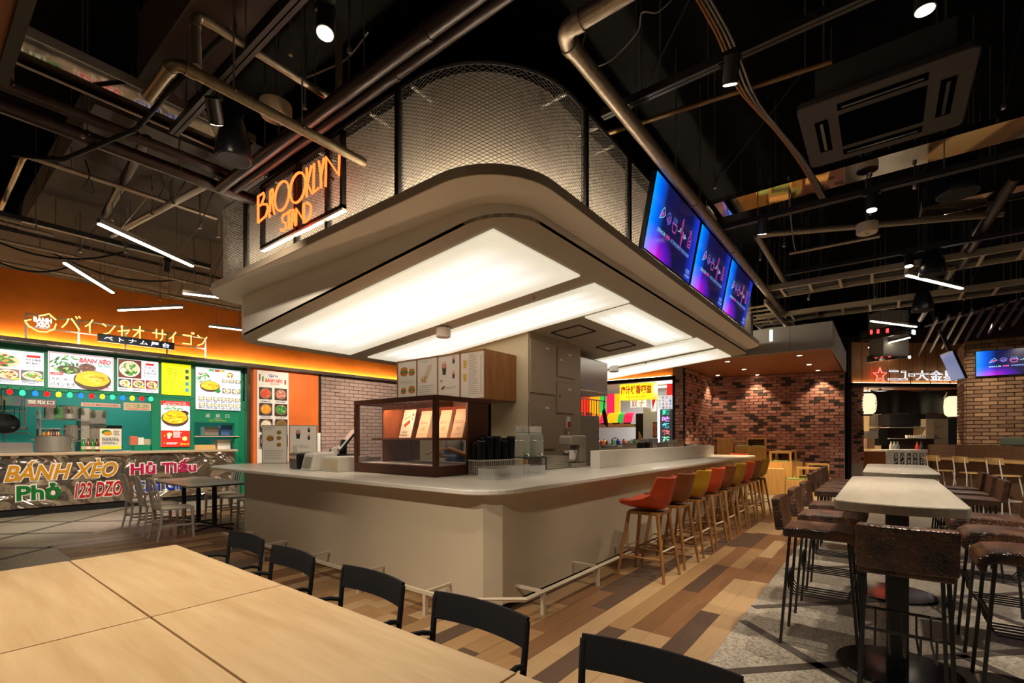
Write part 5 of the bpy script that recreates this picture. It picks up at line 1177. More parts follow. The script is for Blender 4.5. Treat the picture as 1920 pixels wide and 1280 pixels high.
# ================================================================== string of coloured bulbs
BC = {'R': ('red',(1,.012,.01)), 'G': ('green',(.04,1,.28)), 'B': ('blue',(.02,.16,1)), 'Y': ('yellow',(1,.72,.02))}
sl = thing('string_cable', 'cable carrying the coloured bulbs under the stall menus', 'cable', VS.w(0,.2,0), VS.a)
pts = []
for k, (px, py, c) in enumerate([(18,734,'R'),(42,736,'G'),(66,737,'B'),(88,738,'R'),(110,739,'Y'),(131,740,'G'),(152,741,'B'),(172,742,'R'),(192,743,'Y'),(211,744,'G'),(230,745,'B'),(248,746,'Y'),(266,747,'R'),(283,747.5,'G')]):
    u, z = UZ(px, py, .2); nm, cc = BC[c]
    t = thing('string_bulb', '%s glowing bulb, %s from the view edge in the string under the menus' % (nm, ['first','second','third','fourth','fifth','sixth','seventh','eighth','ninth','tenth','eleventh','twelfth','thirteenth','last'][k]), 'bulb', VS.w(u,.2,z), 0, 'coloured bulbs of the stall')
    MB().lathe([(0,-.055),(.03,-.046),(.043,-.015),(.037,.02),(.02,.05)], 14).build('bulb_glass', M.setdefault('bulb'+c, emit('bulb_'+nm, cc, 2.0)), t, smooth=True); MB().lathe([(.022,.045),(.026,.045),(.026,.1),(0,.105)], 10).build('socket', M['green'], t)
    pts.append((u,0,z+.1))
MB().tube([(-2.5,0,pts[0][2]+.01)]+pts, .006, 5).build('cable_run', M['green'], sl)
# hanging signs
def hsign(lb, a, b, bg, txt, c, sub=None, v=.15, name='hanging_sign'):
    def d(p, w, h): p.rect(0,0,w,h,bg); p.text(txt, w*.5,h*(.5 if not sub else .62),w*.88,h*(.5 if not sub else .5),c,.015,.1 if txt.isascii() else 0); sub and p.text(sub, w*.5,h*.18,w*.8,h*.18,RED,.01)
    t = board(name, lb, 'sign', VS, *a, *b, v,.02, M['cream'], d, M['print'], 'hanging signs of the stall'); return t
hsign('dark hanging sign with pickup characters above the steel shelf', (48,747),(105,764), lin('#6a5a58'), '受取口', (.75,.72,.62), 'PICKUP COUNTER'); hsign('pale red hanging sign reading english menu available', (152,754),(226,764), lin('#d8a898'), 'ENGLISH MENU AVAILABLE', lin('#7a1a1a')); hsign('cream hanging sign for orders beside the green post', (232,754),(283,770), lin('#d8b89a'), 'ご注文', lin('#4a8a3a'), 'ORDER HERE')
# ================================================================== stall kitchen
def vk(name, lb, cat, a, b, v, dep, mt, draw=None, mtp=None, grp=None): return board(name, lb, cat, VS, *a, *b, v, dep, mt, draw, mtp, grp)
def pot(name, lb, cat, px, py, v, r, h, mt, lid=False, handle=False, grp=None):
    u, z = UZ(px, py, v); t = thing(name, lb, cat, VS.w(u,v,z), VS.a, grp); MB().lathe([(0,0),(r,0),(r,h),(r*1.06,h+.01),(r*.96,h),(r*.94,.02),(0,.02)], 20).build('pot_body', mt, t, smooth=True)
    if handle:
        for s in (-1,1): MB().tube([(s*r,-.05,h*.75),(s*(r+.05),-.03,h*.78),(s*(r+.05),.03,h*.78),(s*r,.05,h*.75)], .008, 6).build('handle', M['steel'], t)
    return t
h = vk('extractor_hood', 'steel extractor hood at the back of stall kitchen', 'hood', (-60,738),(44,761), 1.6,.8, M['steel'])
vk('stall_sink', 'steel sink on the stall worktop at the view edge', 'sink', (-40,830),(62,847), .5,.5, M['steel'])
u, z = UZ(30,830,.6); fc = thing('kitchen_tap', 'thin curved tap over the stall sink', 'tap', VS.w(u,.6,z), VS.a); MB().tube([(-.15,0,0),(-.15,0,.16),(0,0,.2),(.15,0,.19),(.18,0,.16)], .012, 8).build('spout', M['chrome'], fc); MB().cyl((-.15,0,0),(-.15,0,.03),.03,12).build('tap_base', M['chrome'], fc)
def wok(px, py, lb, mt, r):
    u, z = UZ(px, py, 1.2); t = thing('hanging_pan', lb, 'pan', VS.w(u,1.2,z), VS.a, 'pans hanging in the stall'); 
    MB().lathe([(0,-.02),(r*.6,.0),(r,.09),(r*.97,.09),(r*.58,.01),(0,-.01)], 22).build('pan_bowl', mt, t, smooth=True).rotation_euler = (R(70),0,0)
    MB().tube([(0,-.02,r*.95),(0,-.02,r+.28)], .012, 6).build('handle', M['blk'], t); return t
wok(8,797,'black wok hanging at the edge of stall kitchen',M['blkmatt'],.22)
for k, px in enumerate((27,37,46)):
    u, z = UZ(px, 800, 1.2); t = thing('hanging_ladle', 'long handled kitchen tool hanging from rail, %s from the wok' % ['first','second','third'][k], 'utensil', VS.w(u,1.2,z), VS.a, 'tools hanging in the stall')
    MB().tube([(0,0,.02),(0,0,.4)], .008, 6).build('handle', M['blk'] if k != 2 else mat('handle_red','#a02018',.5), t); MB().lathe([(0,-.07),(.045,-.05),(.055,0),(.05,0),(.04,-.045),(0,-.06)], 12).build('ladle_bowl', M['steel'], t)
u0, z0 = UZ(-10,769,1.2); u1 = UZ(48,769,1.2)[0]; t = thing('utensil_rail', 'steel rail holding pans and tools in the stall kitchen', 'rail', VS.w(0,1.2,0), VS.a); MB().tube([(u0,0,z0),(u1,0,z0)], .012, 6).build('rail_bar', M['steel'], t)
for uu in (u0+.1,u1-.05): MB().tube([(uu,0,z0),(uu,0,2.95)], .01, 6).build('rail_hanger', M['steel'], t)
sh = thing('wire_shelf', 'three tier steel shelf rack with bottles in stall kitchen', 'shelf', VS.w(0,.9,0), VS.a)
ua, ub = UZ(73,800,.9)[0], UZ(156,800,.9)[0]
for z in (UZ(100,785,.9)[1], UZ(100,803,.9)[1], UZ(100,824,.9)[1]-.02): MB().box(ua,0,z-.02,ub,.45,z).build('shelf_board', M['steel'], sh)
for uu in (ua+.02,ub-.02):
    for vv in (.02,.43): MB().box(uu-.015,vv-.015,0,uu+.015,vv+.015,UZ(100,768,.9)[1]).build('shelf_post', M['steel'], sh)
pot('stock_pot', 'big steel stock pot standing before the shelf rack', 'pot', 100,846,.45,.26,.30,M['steel_dull'],handle=True); pot('small_pot', 'small steel pot beside the stock pot', 'pot', 129,846,.5,.09,.28,M['steel']); pot('tall_pot','tall steel container on the shelf rack','pot',134,824,1.0,.12,.3,M['steel'])
pot('shelf_pot','steel canister on the upper rack shelf','pot',95,785,1.0,.1,.24,M['steel']); pot('glass_canister','glass canister of green leaves on upper rack shelf','canister',110,785,1.0,.12,.24,mat('leaf_glass','#5a8a5a',.2)); pot('wide_pot','wide steel bowl stacked on upper rack shelf','pot',130,785,1.0,.16,.26,M['steel_dull'])
for k, px in enumerate((82,91,96,101,106,110)):
    u, z = UZ(px, 824, 1.0); t = thing('sauce_bottle', '%s sauce bottle on the rack shelf, %s from the sink' % (['amber','orange','white capped brown','dark','red-brown','white capped amber'][k], ['first','second','third','fourth','fifth','sixth'][k]), 'bottle', VS.w(u,1.0,z), 0, 'sauce bottles on the stall rack')
    MB().lathe([(0,0),(.04,0),(.04,.12),(.015,.17),(.015,.21),(0,.21)], 12).build('bottle_body', mat('stall_sauce_%d'%k, ['#a86a10','#c8741c','#7a4a20','#3a2410','#8a3a18','#9a6018'][k], .25), t, smooth=True); MB().lathe([(0,.21),(.02,.21),(.02,.235),(0,.235)], 10).build('cap', M['white'], t)
vk('steel_cabinet', 'tall steel column cabinet behind the beer bottles', 'cabinet', (152,764),(168,847), .9,.6, M['steel_dull']); vk('steamer_oven', 'steel steamer oven with window in stall kitchen', 'oven', (168,768),(199,797), 1.0,.5, M['steel'])
vk('lower_oven', 'pale steel appliance under the steamer oven', 'appliance', (168,798),(198,847), 1.0,.5, mat('appliance_grey','#8d8478',.4,.4))
for k, (px, c, nm) in enumerate([(157,'#2a8a3a','pale green'),(166,'#7a2a20','red labelled'),(174,'#1a7a2a','bright green'),(182,'#5a2414','brown')]):
    u, z = UZ(px, 846.5, .25); t = thing('beer_bottle', '%s beer bottle beside the menu card on stall counter' % nm, 'bottle', VS.w(u,.25,z), 0, 'beer bottles on the stall counter')
    MB().lathe([(0,0),(.045,0),(.045,.15),(.018,.2),(.016,.26),(0,.26)], 14).build('bottle_body', mat('beer_%d'%k, c, .15), t, smooth=True); MB().lathe([(0,.26),(.018,.26),(.018,.275),(0,.275)], 10).build('cap', M['white'] if k == 0 else M['steel'], t); MB().lathe([(.0456,.05),(.0456,.11)], 14).build('bottle_label', M['white'] if k % 2 else M['cream'], t)
def d_card(p, w, h): p.rect(0,0,w,h,(.8,.74,.6)); p.ellipse(w*.3,h*.82,w*.22,h*.12,GRNS[0]); p.ellipse(w*.36,h*.76,w*.2,h*.1,lin('#d89a20')); p.scrib(w*.62,h*.66,w*.95,h*.92,3,INK,.6); p.scrib(w*.1,h*.24,w*.92,h*.58,5,INK,.6); p.rect(w*.04,0.01,w*.96,h*.16,YEL)
vk('menu_card', 'cream menu card with pancake picture standing on the stall counter', 'card', (187,803),(228,842), .2,.015, M['cream'], d_card)
vk('tablet', 'dark tablet propped behind the menu card', 'tablet', (200,797),(229,840), .5,.02, M['blkgloss']); vk('order_tablet', 'flat green edged tablet on stall counter by the green post', 'tablet', (252,834),(282,845), .22,.2, M['green'])
vk('tissue_box', 'small orange and white box on stall counter', 'box', (245,817),(258,834), .45,.12, mat('box_orange','#c86a50',.5)); vk('napkin_box', 'white square box beside the orange one on stall counter', 'box', (259,820),(270,834), .45,.12, M['white']); vk('cup_carton', 'low white carton at the end of stall counter boxes', 'box', (271,823),(286,834), .45,.12, M['cream'])
vk('return_bin', 'white bin below the tray return shelf', 'bin', (408,824),(432,845), .5,.3, M['white']); vk('tray_stack', 'stack of pale trays under the tray return shelf', 'tray', (366,834),(404,845), .4,.4, M['ply']); vk('returned_dishes', 'pile of steel dishes on the tray return shelf', 'dishes', (384,800),(410,816), .6,.3, M['steel']); vk('blue_container', 'blue and white container on tray return shelf', 'container', (414,797),(436,816), .6,.2, mat('container_blue','#4a6aa0',.4))
# ================================================================== orange panel, poster and grey brick further along
wp = struct(slab('wall_panel', VS, U(476),U(600),.02,.3,0,LEDZ-.03, mat('orange_panel','#d2651c',.6,var=.08,scale=3)), 'orange wall panel beside the stall')
slab('edge_trim', VS, U(598),U(602),-.01,.1,0,LEDZ-.03, M['blkmatt'], wp)
wg = struct(slab('wall_brick_left', VS, U(601),9.5,.06,.4,0,LEDZ-.03, M['mortar_grey']), 'grey-brown painted brick wall beyond the bar')
bricks(wg, VS, U(602),U(760),.85,LEDZ-.03,.30,.105,.012,[M['brick_grey']],(1,), limit=300, v=.06, side=-1, th=.02, seed=31, lo_px=(600,680,765,860))
def d_ban(p, w, h):
    p.rect(0,0,w,h,(.72,.66,.58)); p.text('Quán', w*.5,h*.95,w*.28,h*.035,lin('#1a3a9a'),.04); p.text('BÁNH XÈO', w*.52,h*.905,w*.55,h*.045,lin('#d01c1c'),.04,.2); p.text('SÀI GÒN', w*.55,h*.87,w*.28,h*.025,lin('#c83030'),.02)
    p.rect(w*.06,h*.89,w*.1,h*.96,lin('#7a3018')); p.rect(w*.15,h*.885,w*.2,h*.94,lin('#2a8a3a')); p.rect(w*.86,h*.87,w*.92,h*.92,lin('#a03a28'))
    nm = [('Tôm xào bơ tỏi','Hàu nướng'),('Khoai tây chiên','Rau muống xào tỏi'),('Phở gà','Chả giò'),('Gỏi cuốn','Bún chả')]
    for r_ in range(4):
        for k in range(2):
            u = w*(.06+.48*k); z = h*(.7-.165*r_); p.rect(u,z,u+w*.4,z+h*.125,lin('#3a2418')); p.dish(u+w*.2,z+h*.062,w*.18,h*.055,(.25,.16,.1),[[lin('#c8441c'),lin('#e0662a')],[lin('#b85a4a'),lin('#d8a890')],[lin('#d8861c'),lin('#e8a838')],GRNS,[lin('#d8d0b8'),lin('#c8b890')],[lin('#8a4a20'),lin('#4a7a2a')],FD,FD][r_*2+k],18,60+r_*2+k); p.text(nm[r_][k], u+w*.2,z-h*.018,w*.3,h*.02,lin('#1a2a6a'),.01)
board('food_banner', 'tall white food banner with eight dish photos on the orange panel', 'poster', VS, 482,693,541,872, -.01,.012, M['paper'], d_ban, M['print'])
sq = vk('white_cabinet', 'plain white box behind the menu stand at the wall', 'cabinet', (586,811),(601,850), -.3,.3, M['white'])
# gantry sign hanging high up, letters mirrored on its polished face
# ================================================================== neon sign on the mesh
bn = thing('neon_bar_sign', 'orange-red neon lettering in two lines on a black frame before the mesh drum', 'sign', (2.5,0,0))
M['neon_or'] = emit('neon_orange', (1,.095,.016), 4.0)
LT = {'B': [[(.0,.0),(0,1),(.55,1),(.62,.86),(.35,.62),(.0,.6)],[(.35,.62),(.85,.5),(1,.3),(.75,.08),(.0,.0)]], 'R': [[(.0,0),(.15,.98),(.6,1),(.75,.8),(.5,.6),(.2,.58)],[(.45,.6),(1,.02)]], 'O': [[(.5+.5*math.cos(R(a)), .5+.5*math.sin(R(a))) for a in range(0,361,20)]],
      'K': [[(0,0),(.05,1)],[(.9,.98),(.15,.45),(1,.0)]], 'L': [[(.15,1),(.0,0),(1,.06)]], 'Y': [[(0,1),(.35,.45),(.4,0)],[(.95,1),(.4,.45)]], 'N': [[(0,0),(.05,1),(.95,.12),(1,.98)]],
      'S': [[(.95,.95),(.5,1),(.2,.85),(.3,.6),(.75,.42),(.85,.18),(.5,.0),(.1,.08),(0,.2)]], 'T': [[(0,.95),(1,1)],[(.5,.97),(.5,0)]], 'A': [[(0,0),(.45,1),(.55,1),(1,0)],[(.2,.35),(.82,.38)]], 'D': [[(.05,0),(.0,1),(.5,.97),(.95,.7),(.9,.25),(.5,.02),(.05,0)]]}
def nl(chx, x0, x1, y0, y1):                    # zoomed pixel box -> strokes
    f = lambda a: 460+a/5.818
    g = lambda a: 260+a/5.818
    a = onX(f(x0), g(y1[0] if isinstance(y1, tuple) else y1), 2.5); b = onX(f(x1), g(y0), 2.5)
    al = onX(f(x0), g(y1), 2.5); 
    zb, zt2 = al.z, onX(f(x0), g(y0 if x0 < 0 else y0), 2.5).z
    for s_ in LT[chx]: MB().tube([(0, a.y+(b.y-a.y)*u, zb+(zt2-zb)*v) for u, v in s_], .0115, 6).build('neon_letter', M['neon_or'], bn)
for chx, x0, x1, y0, y1 in [('B',140,250,630,915),('R',265,318,570,860),('O',322,478,520,825),('O',488,655,430,740),('K',668,728,320,635),('L',742,800,275,590),('Y',802,862,245,550),('N',875,1028,205,520),
                            ('S',388,455,845,1020),('T',455,495,800,990),('A',498,545,785,972),('N',553,632,765,940),('D',638,722,715,915)]: nl(chx, x0, x1, y0, y1)
yl, yr = onX(491,457,2.55).y, onX(645,388,2.55).y; zb = 3.56; zt3 = 4.28
for (a, b, c, d) in [(yr,yl,zb,zb+.035),(yr,yr+.035,zb,zt3),(yl-.035,yl,zb,zt3),(yr,yl,zt3-.03,zt3),((yl+yr)/2-.02,(yl+yr)/2+.02,zb,zt3)]: MB().box(.03,a,c,.075,b,d).build('sign_frame', M['blkmatt'], bn)
MB().box(.03,yr,zb-.02,.08,yl,zb).build('frame_sill', M['white'], bn)
for yy in (yl-.3,yl-.75,yr+.5,yr+.15): MB().box(.0,yy-.006,3.86,.04,yy+.006,3.88).build('standoff', M['blk'], bn)
# ================================================================== menu box on the core wall
MP = Plane(5.15,6.39,-90)
mb_ = thing('menu_box', 'oak wall box showing four white menu sheets above the display case', 'menu', (5.15,6.39,2.0), R(-90))
MB().box(0,.012,0,1.93,.725,.71).build('cabinet_body', M['oak'], mb_, bev=.003)
for k in range(5): MB().box(.4775*k,-.012,0,.4775*k+.022,.012,.71).build('divider', M['oak'], mb_)
MB().box(0,-.012,.69,1.93,.012,.71).box(0,-.012,0,1.93,.012,.02).build('edge_strip', M['oak'], mb_)
def burger(p, u, z, s):
    p.ellipse(u,z+.35*s,.8*s,.4*s,lin('#c8802c')); p.ellipse(u,z-.1*s,.85*s,.28*s,lin('#4a2414')); p.ellipse(u,z+.08*s,.9*s,.14*s,lin('#5a8a2a')); p.ellipse(u,z-.3*s,.75*s,.3*s,lin('#b87028'))
def cupice(p, u, z, s, c='#2a2a30'):
    p.poly([(u-.35*s,z+.3*s),(u+.35*s,z+.3*s),(u+.25*s,z-.6*s),(u-.25*s,z-.6*s)], lin(c)); p.ellipse(u,z+.5*s,.36*s,.34*s,lin('#d88a80')); p.ellipse(u+.08*s,z+.8*s,.2*s,.2*s,lin('#e8b8a8'))
for k in range(4):
    x0 = .4775*k+.022; w_ = .4555; h_ = .67
    mp = MB().box(x0,-.004,.02,x0+w_,.011,.69).build('menu_sheet', M['paper'], mb_)
    p = Print(lambda u, z, e, x0=x0: (x0+u,-.005-e,.02+z)); G_ = (.35,.33,.3)
    if k == 0:
        for (a, b, s) in [(.15,.5,.11),(.34,.48,.085),(.14,.19,.075),(.34,.2,.09)]: burger(p, a, b, s)
        p.text('BURGER', .1,.64,.1,.015,G_); p.scrib(.06,.3,.42,.36,3,G_,.2); p.scrib(.06,.04,.42,.1,3,G_,.2)
    elif k == 1:
        p.poly([(.15,.38),(.24,.55),(.34,.58),(.33,.5),(.24,.36)], lin('#d8c8a8'))
        for i in range(16): a = random.uniform(.07,.2); b = random.uniform(.29,.38); p.line([(a,b),(a+.04,b+.015)], .012, lin('#d89a2c'))
        p.scrib(.05,.6,.3,.65,2,G_,.2); p.scrib(.05,.1,.42,.26,5,G_,.25)
    elif k == 2:
        cupice(p,.13,.46,.13); cupice(p,.33,.58,.075); cupice(p,.33,.36,.075); p.poly([(.07,.18),(.14,.22),(.15,.19),(.08,.15)], lin('#8a3a1c')); p.scrib(.18,.16,.42,.2,2,G_,.25); p.scrib(.05,.06,.42,.1,2,G_,.2); p.rect(.05,.28,.09,.31,lin('#8ab030'))
    else:
        for z in (.5,.3): p.poly([(.05,z+.06),(.12,z+.06),(.11,z-.05),(.06,z-.05)], lin('#e0b030'))
        p.scrib(.16,.05,.34,.62,20,G_,.3); p.scrib(.38,.05,.42,.62,20,G_,.3); p.text('DRINK', .22,.63,.1,.015,lin('#8a9a20'))
    p.done('print', M['print'], mp)
# ================================================================== steel hood and utensils
hd = thing('steel_hood', 'polished steel extraction hood behind the kiosk core wall', 'hood', (7.5,4.3,2.3))
MB().box(0,0,0,1.15,1.0,.62).build('hood_body', M['steel'], hd, bev=.02); MB().box(.0,.0,-.03,1.15,1.0,0).build('hood_rim', M['steel_dull'], hd)
rk = thing('utensil_rack', 'steel rack with hanging kitchen tools below the hood', 'rack', (7.5,4.32,0))
MB().tube([(0,0,2.16),(1.1,0,2.16)], .012, 6).build('rack_bar', M['steel'], rk)
for u in (.04,1.06): MB().tube([(u,0,2.16),(u,0,2.28)], .01, 6).build('rack_hanger', M['steel'], rk)
UL = ['first','second','third','fourth','fifth','sixth','seventh','eighth']
for k in range(8):
    t = thing('hanging_utensil', '%s hanging below the hood, %s from the service doors' % (['ladle','whisk','spatula','skimmer','tongs','ladle','spatula','whisk'][k], UL[k]), 'utensil', (7.58+.1*k,4.30,2.15), 0, 'tools hanging below the hood')
    L_ = .25+.05*(k%3); MB().tube([(0,0,0),(0,0,-L_)], .007, 6).build('handle', M['steel'] if k % 2 else M['blk'], t)
    if k in (0,5,3): MB().lathe([(0,-.05),(.04,-.03),(.05,.01),(.045,.01),(0,-.04)], 12, (0,0,-L_)).build('bowl', M['steel'], t)
    elif k in (2,6): MB().box(-.035,-.004,-L_-.11,.035,.004,-L_).build('blade', M['steel'], t)
    else:
        m = MB()
        for a in range(4):
            c, s = math.cos(a*.785), math.sin(a*.785); m.tube([(0,0,-L_),(.035*c,.035*s,-L_-.06),(0,0,-L_-.13),(-.035*c,-.035*s,-L_-.06),(0,0,-L_)], .003, 4)
        m.build('whisk_wires', M['steel'], t, kind='stuff')
fp = thing('frying_pan', 'black frying pan hanging at the end of the tool rack', 'pan', (8.5,4.31,1.83), 0)
o = MB().lathe([(0,0),(.15,0),(.19,.045),(.185,.045),(.148,.008),(0,.008)], 26).build('pan_bowl', M['blkmatt'], fp, smooth=True); o.rotation_euler = (R(80),0,R(20))
MB().tube([(0,0,.17),(.02,0,.34)], .011, 6).build('handle', M['blk'], fp)
bk_ = thing('steel_splashback', 'steel splashback panel below the tool rack', 'panel', (7.45,4.26,0)); MB().box(0,0,.9,.75,.04,1.85).build('sheet', M['steel_dull'], bk_); MB().box(0,-.02,0,.75,.3,.9).build('cabinet_base', M['steel'], bk_)
# inner back counter with containers
ib = thing('back_counter', 'steel inner work counter behind the white upstand', 'counter', (6.4,3.62,0)); MB().box(1.2,0,.9,4.6,.55,.95).build('worktop', M['steel'], ib); MB().box(1.22,.02,0,4.58,.53,.9).build('cabinet_base', M['steel_dull'], ib)
def ctn(name, lb, cat, px, ptop, w_, mt, kind='box', y_=3.8, zb_=.952):
    a = onY(px, ptop, y_); h = a.z-zb_
    t = thing(name, lb, cat, (a.x,y_,zb_), 0, 'containers on the inner counter')
    if kind == 'box': MB().box(-w_/2,-.1,0,w_/2,.1,h-.015).build('container_body', mt, t, bev=.006); MB().box(-w_/2-.006,-.106,h-.015,w_/2+.006,.106,h).build('lid', M['steel'], t)
    else: MB().lathe([(0,0),(w_*.42,0),(w_/2,h*.9),(w_/2,h),(w_*.46,h),(0,h-.01)], 18).build('container_body', mt, t, smooth=True); MB().lathe([(w_*.5,h*.86),(w_*.53,h*.86),(w_*.53,h),(w_*.5,h)], 18).build('rim', M['steel'], t)
    return t
for a in [('plastic_tub','white tub with green mark behind the upstand','tub',1143,834,.3,M['plastic_white'],'round'),('cream_box','small cream carton behind the upstand','box',1180,831,.22,M['cream'],'box'),('black_cup','black paper cup stack behind the upstand, first of two','cup',1201,824,.16,M['black_plastic'],'round'),('black_cup','black paper cup stack beside the steel bowl','cup',1212,823,.16,M['black_plastic'],'round'),
          ('lever_squeezer','steel lever squeezer behind the upstand','squeezer',1224,822,.2,M['steel'],'round'),('steel_insert','square steel insert pan behind the upstand','pan',1238,829,.3,M['steel_dull'],'box'),('steel_bucket','steel bucket beside the square pan','bucket',1252,828,.28,M['steel'],'round'),('lidded_pan','wide steel pan with pale lid behind the upstand','pan',1268,824,.5,M['steel'],'box'),('blue_wrap','white roll with blue label at the far end of upstand','roll',1297,832,.3,M['white'],'round'),('paper_pack','white paper pack at the far end of upstand','box',1329,834,.3,M['white'],'box')]: ctn(*a)
t = thing('cutting_board', 'pale upright cutting board behind the upstand', 'board', (9.5,3.95,.953), 0); MB().hexa([(-.12,0,0),(.18,0,0),(.18,.02,0),(-.12,.02,0),(-.12,0,.62),(.1,0,.42),(.1,.02,.42),(-.12,.02,.62)]).build('board_blade', M['ply'], t); MB().cyl((-.1,-.001,.5),(-.1,.021,.5),.018,10).build('hang_hole', M['blkmatt'], t)
# ================================================================== display case
DC = thing('display_case', 'dark walnut glass display case holding bakery bags on the bar', 'display case', (3.49,3.71,zc+.001))
W_, D_, H_ = 1.45, .9, .87                       # along y, along x, height
dk = M['dark_oak']
MB().box(0,0,0,D_,W_,.11).build('plinth', dk, DC, bev=.004)
MB().box(0,0,H_-.055,D_,.05,H_).box(0,W_-.05,H_-.055,D_,W_,H_).box(0,.05,H_-.055,.05,W_-.05,H_).box(D_-.05,.05,H_-.055,D_,W_-.05,H_).build('top_frame', dk, DC)
MB().box(.05,.05,H_-.02,D_-.05,W_-.05,H_-.012).build('top_pane', M['glass'], DC)
for (x, y) in ((0,0),(0,W_-.05),(D_-.05,0),(D_-.05,W_-.05)): MB().box(x,y,.11,x+.05,y+.05,H_-.055).build('corner_post', dk, DC)
MB().box(.49,.0,.11,D_,.03,H_-.05).build('side_panel', dk, DC)
MB().box(.012,.05,.11,.018,W_-.05,H_-.055).build('front_pane', M['glass'], DC); MB().box(.05,.012,.11,.49,.018,H_-.055).build('side_pane', M['glass'], DC); MB().box(.05,W_-.018,.11,D_-.05,W_-.012,H_-.055).build('side_pane', M['glass'], DC)
MB().box(.2,.03,.39,D_-.04,1.36,.415).build('shelf', M['casein'], DC)
MB().box(.26,1.22,.115,D_-.04,1.24,H_-.06).build('partition', M['casein'], DC)
def brick_print():
    m = bpy.data.materials.new('brick_paper'); m.use_nodes = True; nt = m.node_tree; b = nt.nodes['Principled BSDF']; b.inputs['Roughness'].default_value = .7
    tc = nt.nodes.new('ShaderNodeTexCoord'); mp = nt.nodes.new('ShaderNodeMapping'); mp.inputs['Rotation'].default_value = (R(90),0,R(90)); br = nt.nodes.new('ShaderNodeTexBrick')
    nt.links.new(tc.outputs['Object'], mp.inputs[0]); nt.links.new(mp.outputs[0], br.inputs[0]); br.inputs['Scale'].default_value = 1; br.inputs['Brick Width'].default_value = .13; br.inputs['Row Height'].default_value = .045; br.inputs['Mortar Size'].default_value = .005
    br.inputs['Color1'].default_value = (*lin('#c06a3c'),1); br.inputs['Color2'].default_value = (*lin('#98482a'),1); br.inputs['Mortar'].default_value = (*lin('#5a3020'),1); nt.links.new(br.outputs[0], b.inputs['Base Color']); return m
MB().box(D_-.06,.03,.415,D_-.045,1.22,H_-.055).build('brick_paper_back', brick_print(), DC)
MB().box(.30,.14,H_-.068,.32,1.18,H_-.06).build('led_strip', emit('case_led',(1,.62,.36),80), DC); MB().box(.27,.05,H_-.11,.284,1.22,H_-.055).box(.284,.1,H_-.11,.36,.115,H_-.055).build('light_lip', M['casein'], DC)  # lip added to keep the bright strip out of sight
MB().box(.06,.06,.112,D_-.1,W_-.07,.118).build('tray_liner', M['paper'], DC)
def bag(lb, x, y, z, w_=.16, h=.31, mt='kraft', rz=0, txt=True):
    t = thing('paper_bag', lb, 'bag', (x,y,z), rz, 'paper bags in the display case')      # faces -x, width along y
    MB().hexa([(-.045,-w_/2,0),(.05,-w_/2,0),(.05,w_/2,0),(-.045,w_/2,0),(.06,-w_/2*.96,h),(.075,-w_/2*.96,h),(.075,w_/2*.96,h),(.06,w_/2*.96,h)]).build('bag_body', M[mt], t, bev=.004)
    MB().hexa([(.048,-w_/2*.97,h*.9),(.082,-w_/2*.97,h*.9),(.082,w_/2*.97,h*.9),(.048,w_/2*.97,h*.9),(.055,-w_/2*.97,h*1.01),(.08,-w_/2*.97,h*1.01),(.08,w_/2*.97,h*1.01),(.055,w_/2*.97,h*1.01)]).build('folded_top', M[mt], t, bev=.003)
    if txt:
        p = Print(lambda u, z_, e: (-.046-e+ .105*z_/h, -u, z_)); c = lin('#7a6a58')
        p.scrib(-w_*.38,h*.5,w_*.38,h*.62,2,c,.4); p.ellipse(0,h*.33,w_*.25,h*.11,lin('#c8b090')); p.text('STAND', 0,h*.33,w_*.3,h*.05,c,.02); p.text('COFFEE ROAST', 0,h*.14,w_*.6,h*.03,c,.01); p.done('print', M['print'], t)
    return t
zs_ = zc+.001+.416
bag('cream paper bag beside the sandwich card in display case', 3.49+.55, 3.71+.80, zs_, .2, .33); bag('cream paper bag in the middle of the case shelf', 3.49+.55, 3.71+.45, zs_, .19, .33); bag('cream paper bag beside the dark side panel of case', 3.49+.5, 3.71+.15, zs_, .19, .33)
bk2 = bag('black paper bag at the open end of the case shelf', 3.49+.5, 3.71+1.31, zs_, .12, .32, 'black_plastic', 0, False); 
bag('small tan paper bag standing beyond the case shelf', 4.15, 5.38, zc, .2, .66, 'kraft', 0, False)
cd = thing('sandwich_card', 'white tilted card with a red food picture inside display case', 'card', (3.49+.48,3.71+1.08,zs_), 0)
MB().hexa([(0,-.11,0),(.012,-.11,0),(.012,.11,0),(0,.11,0),(.1,-.11,.36),(.112,-.11,.36),(.112,.11,.36),(.1,.11,.36)]).build('card_sheet', M['paper'], cd)
p = Print(lambda u, z, e: (-.001-e+.1*z/.36, -u, z)); p.poly([(-.06,.17),(.03,.23),(.05,.19),(-.04,.13)], lin('#b8401c')); p.line([(-.07,.23),(.04,.28)], .012, lin('#c8a020')); p.text('SWEETS', -.02,.07,.1,.02,BLK,.02); p.text('限', .08,.29,.03,.035,BLK,.02); p.text('定', .08,.24,.03,.035,BLK,.02); p.scrib(-.09,.02,.05,.05,2,BLK,.4); p.done('print', M['print'], cd)
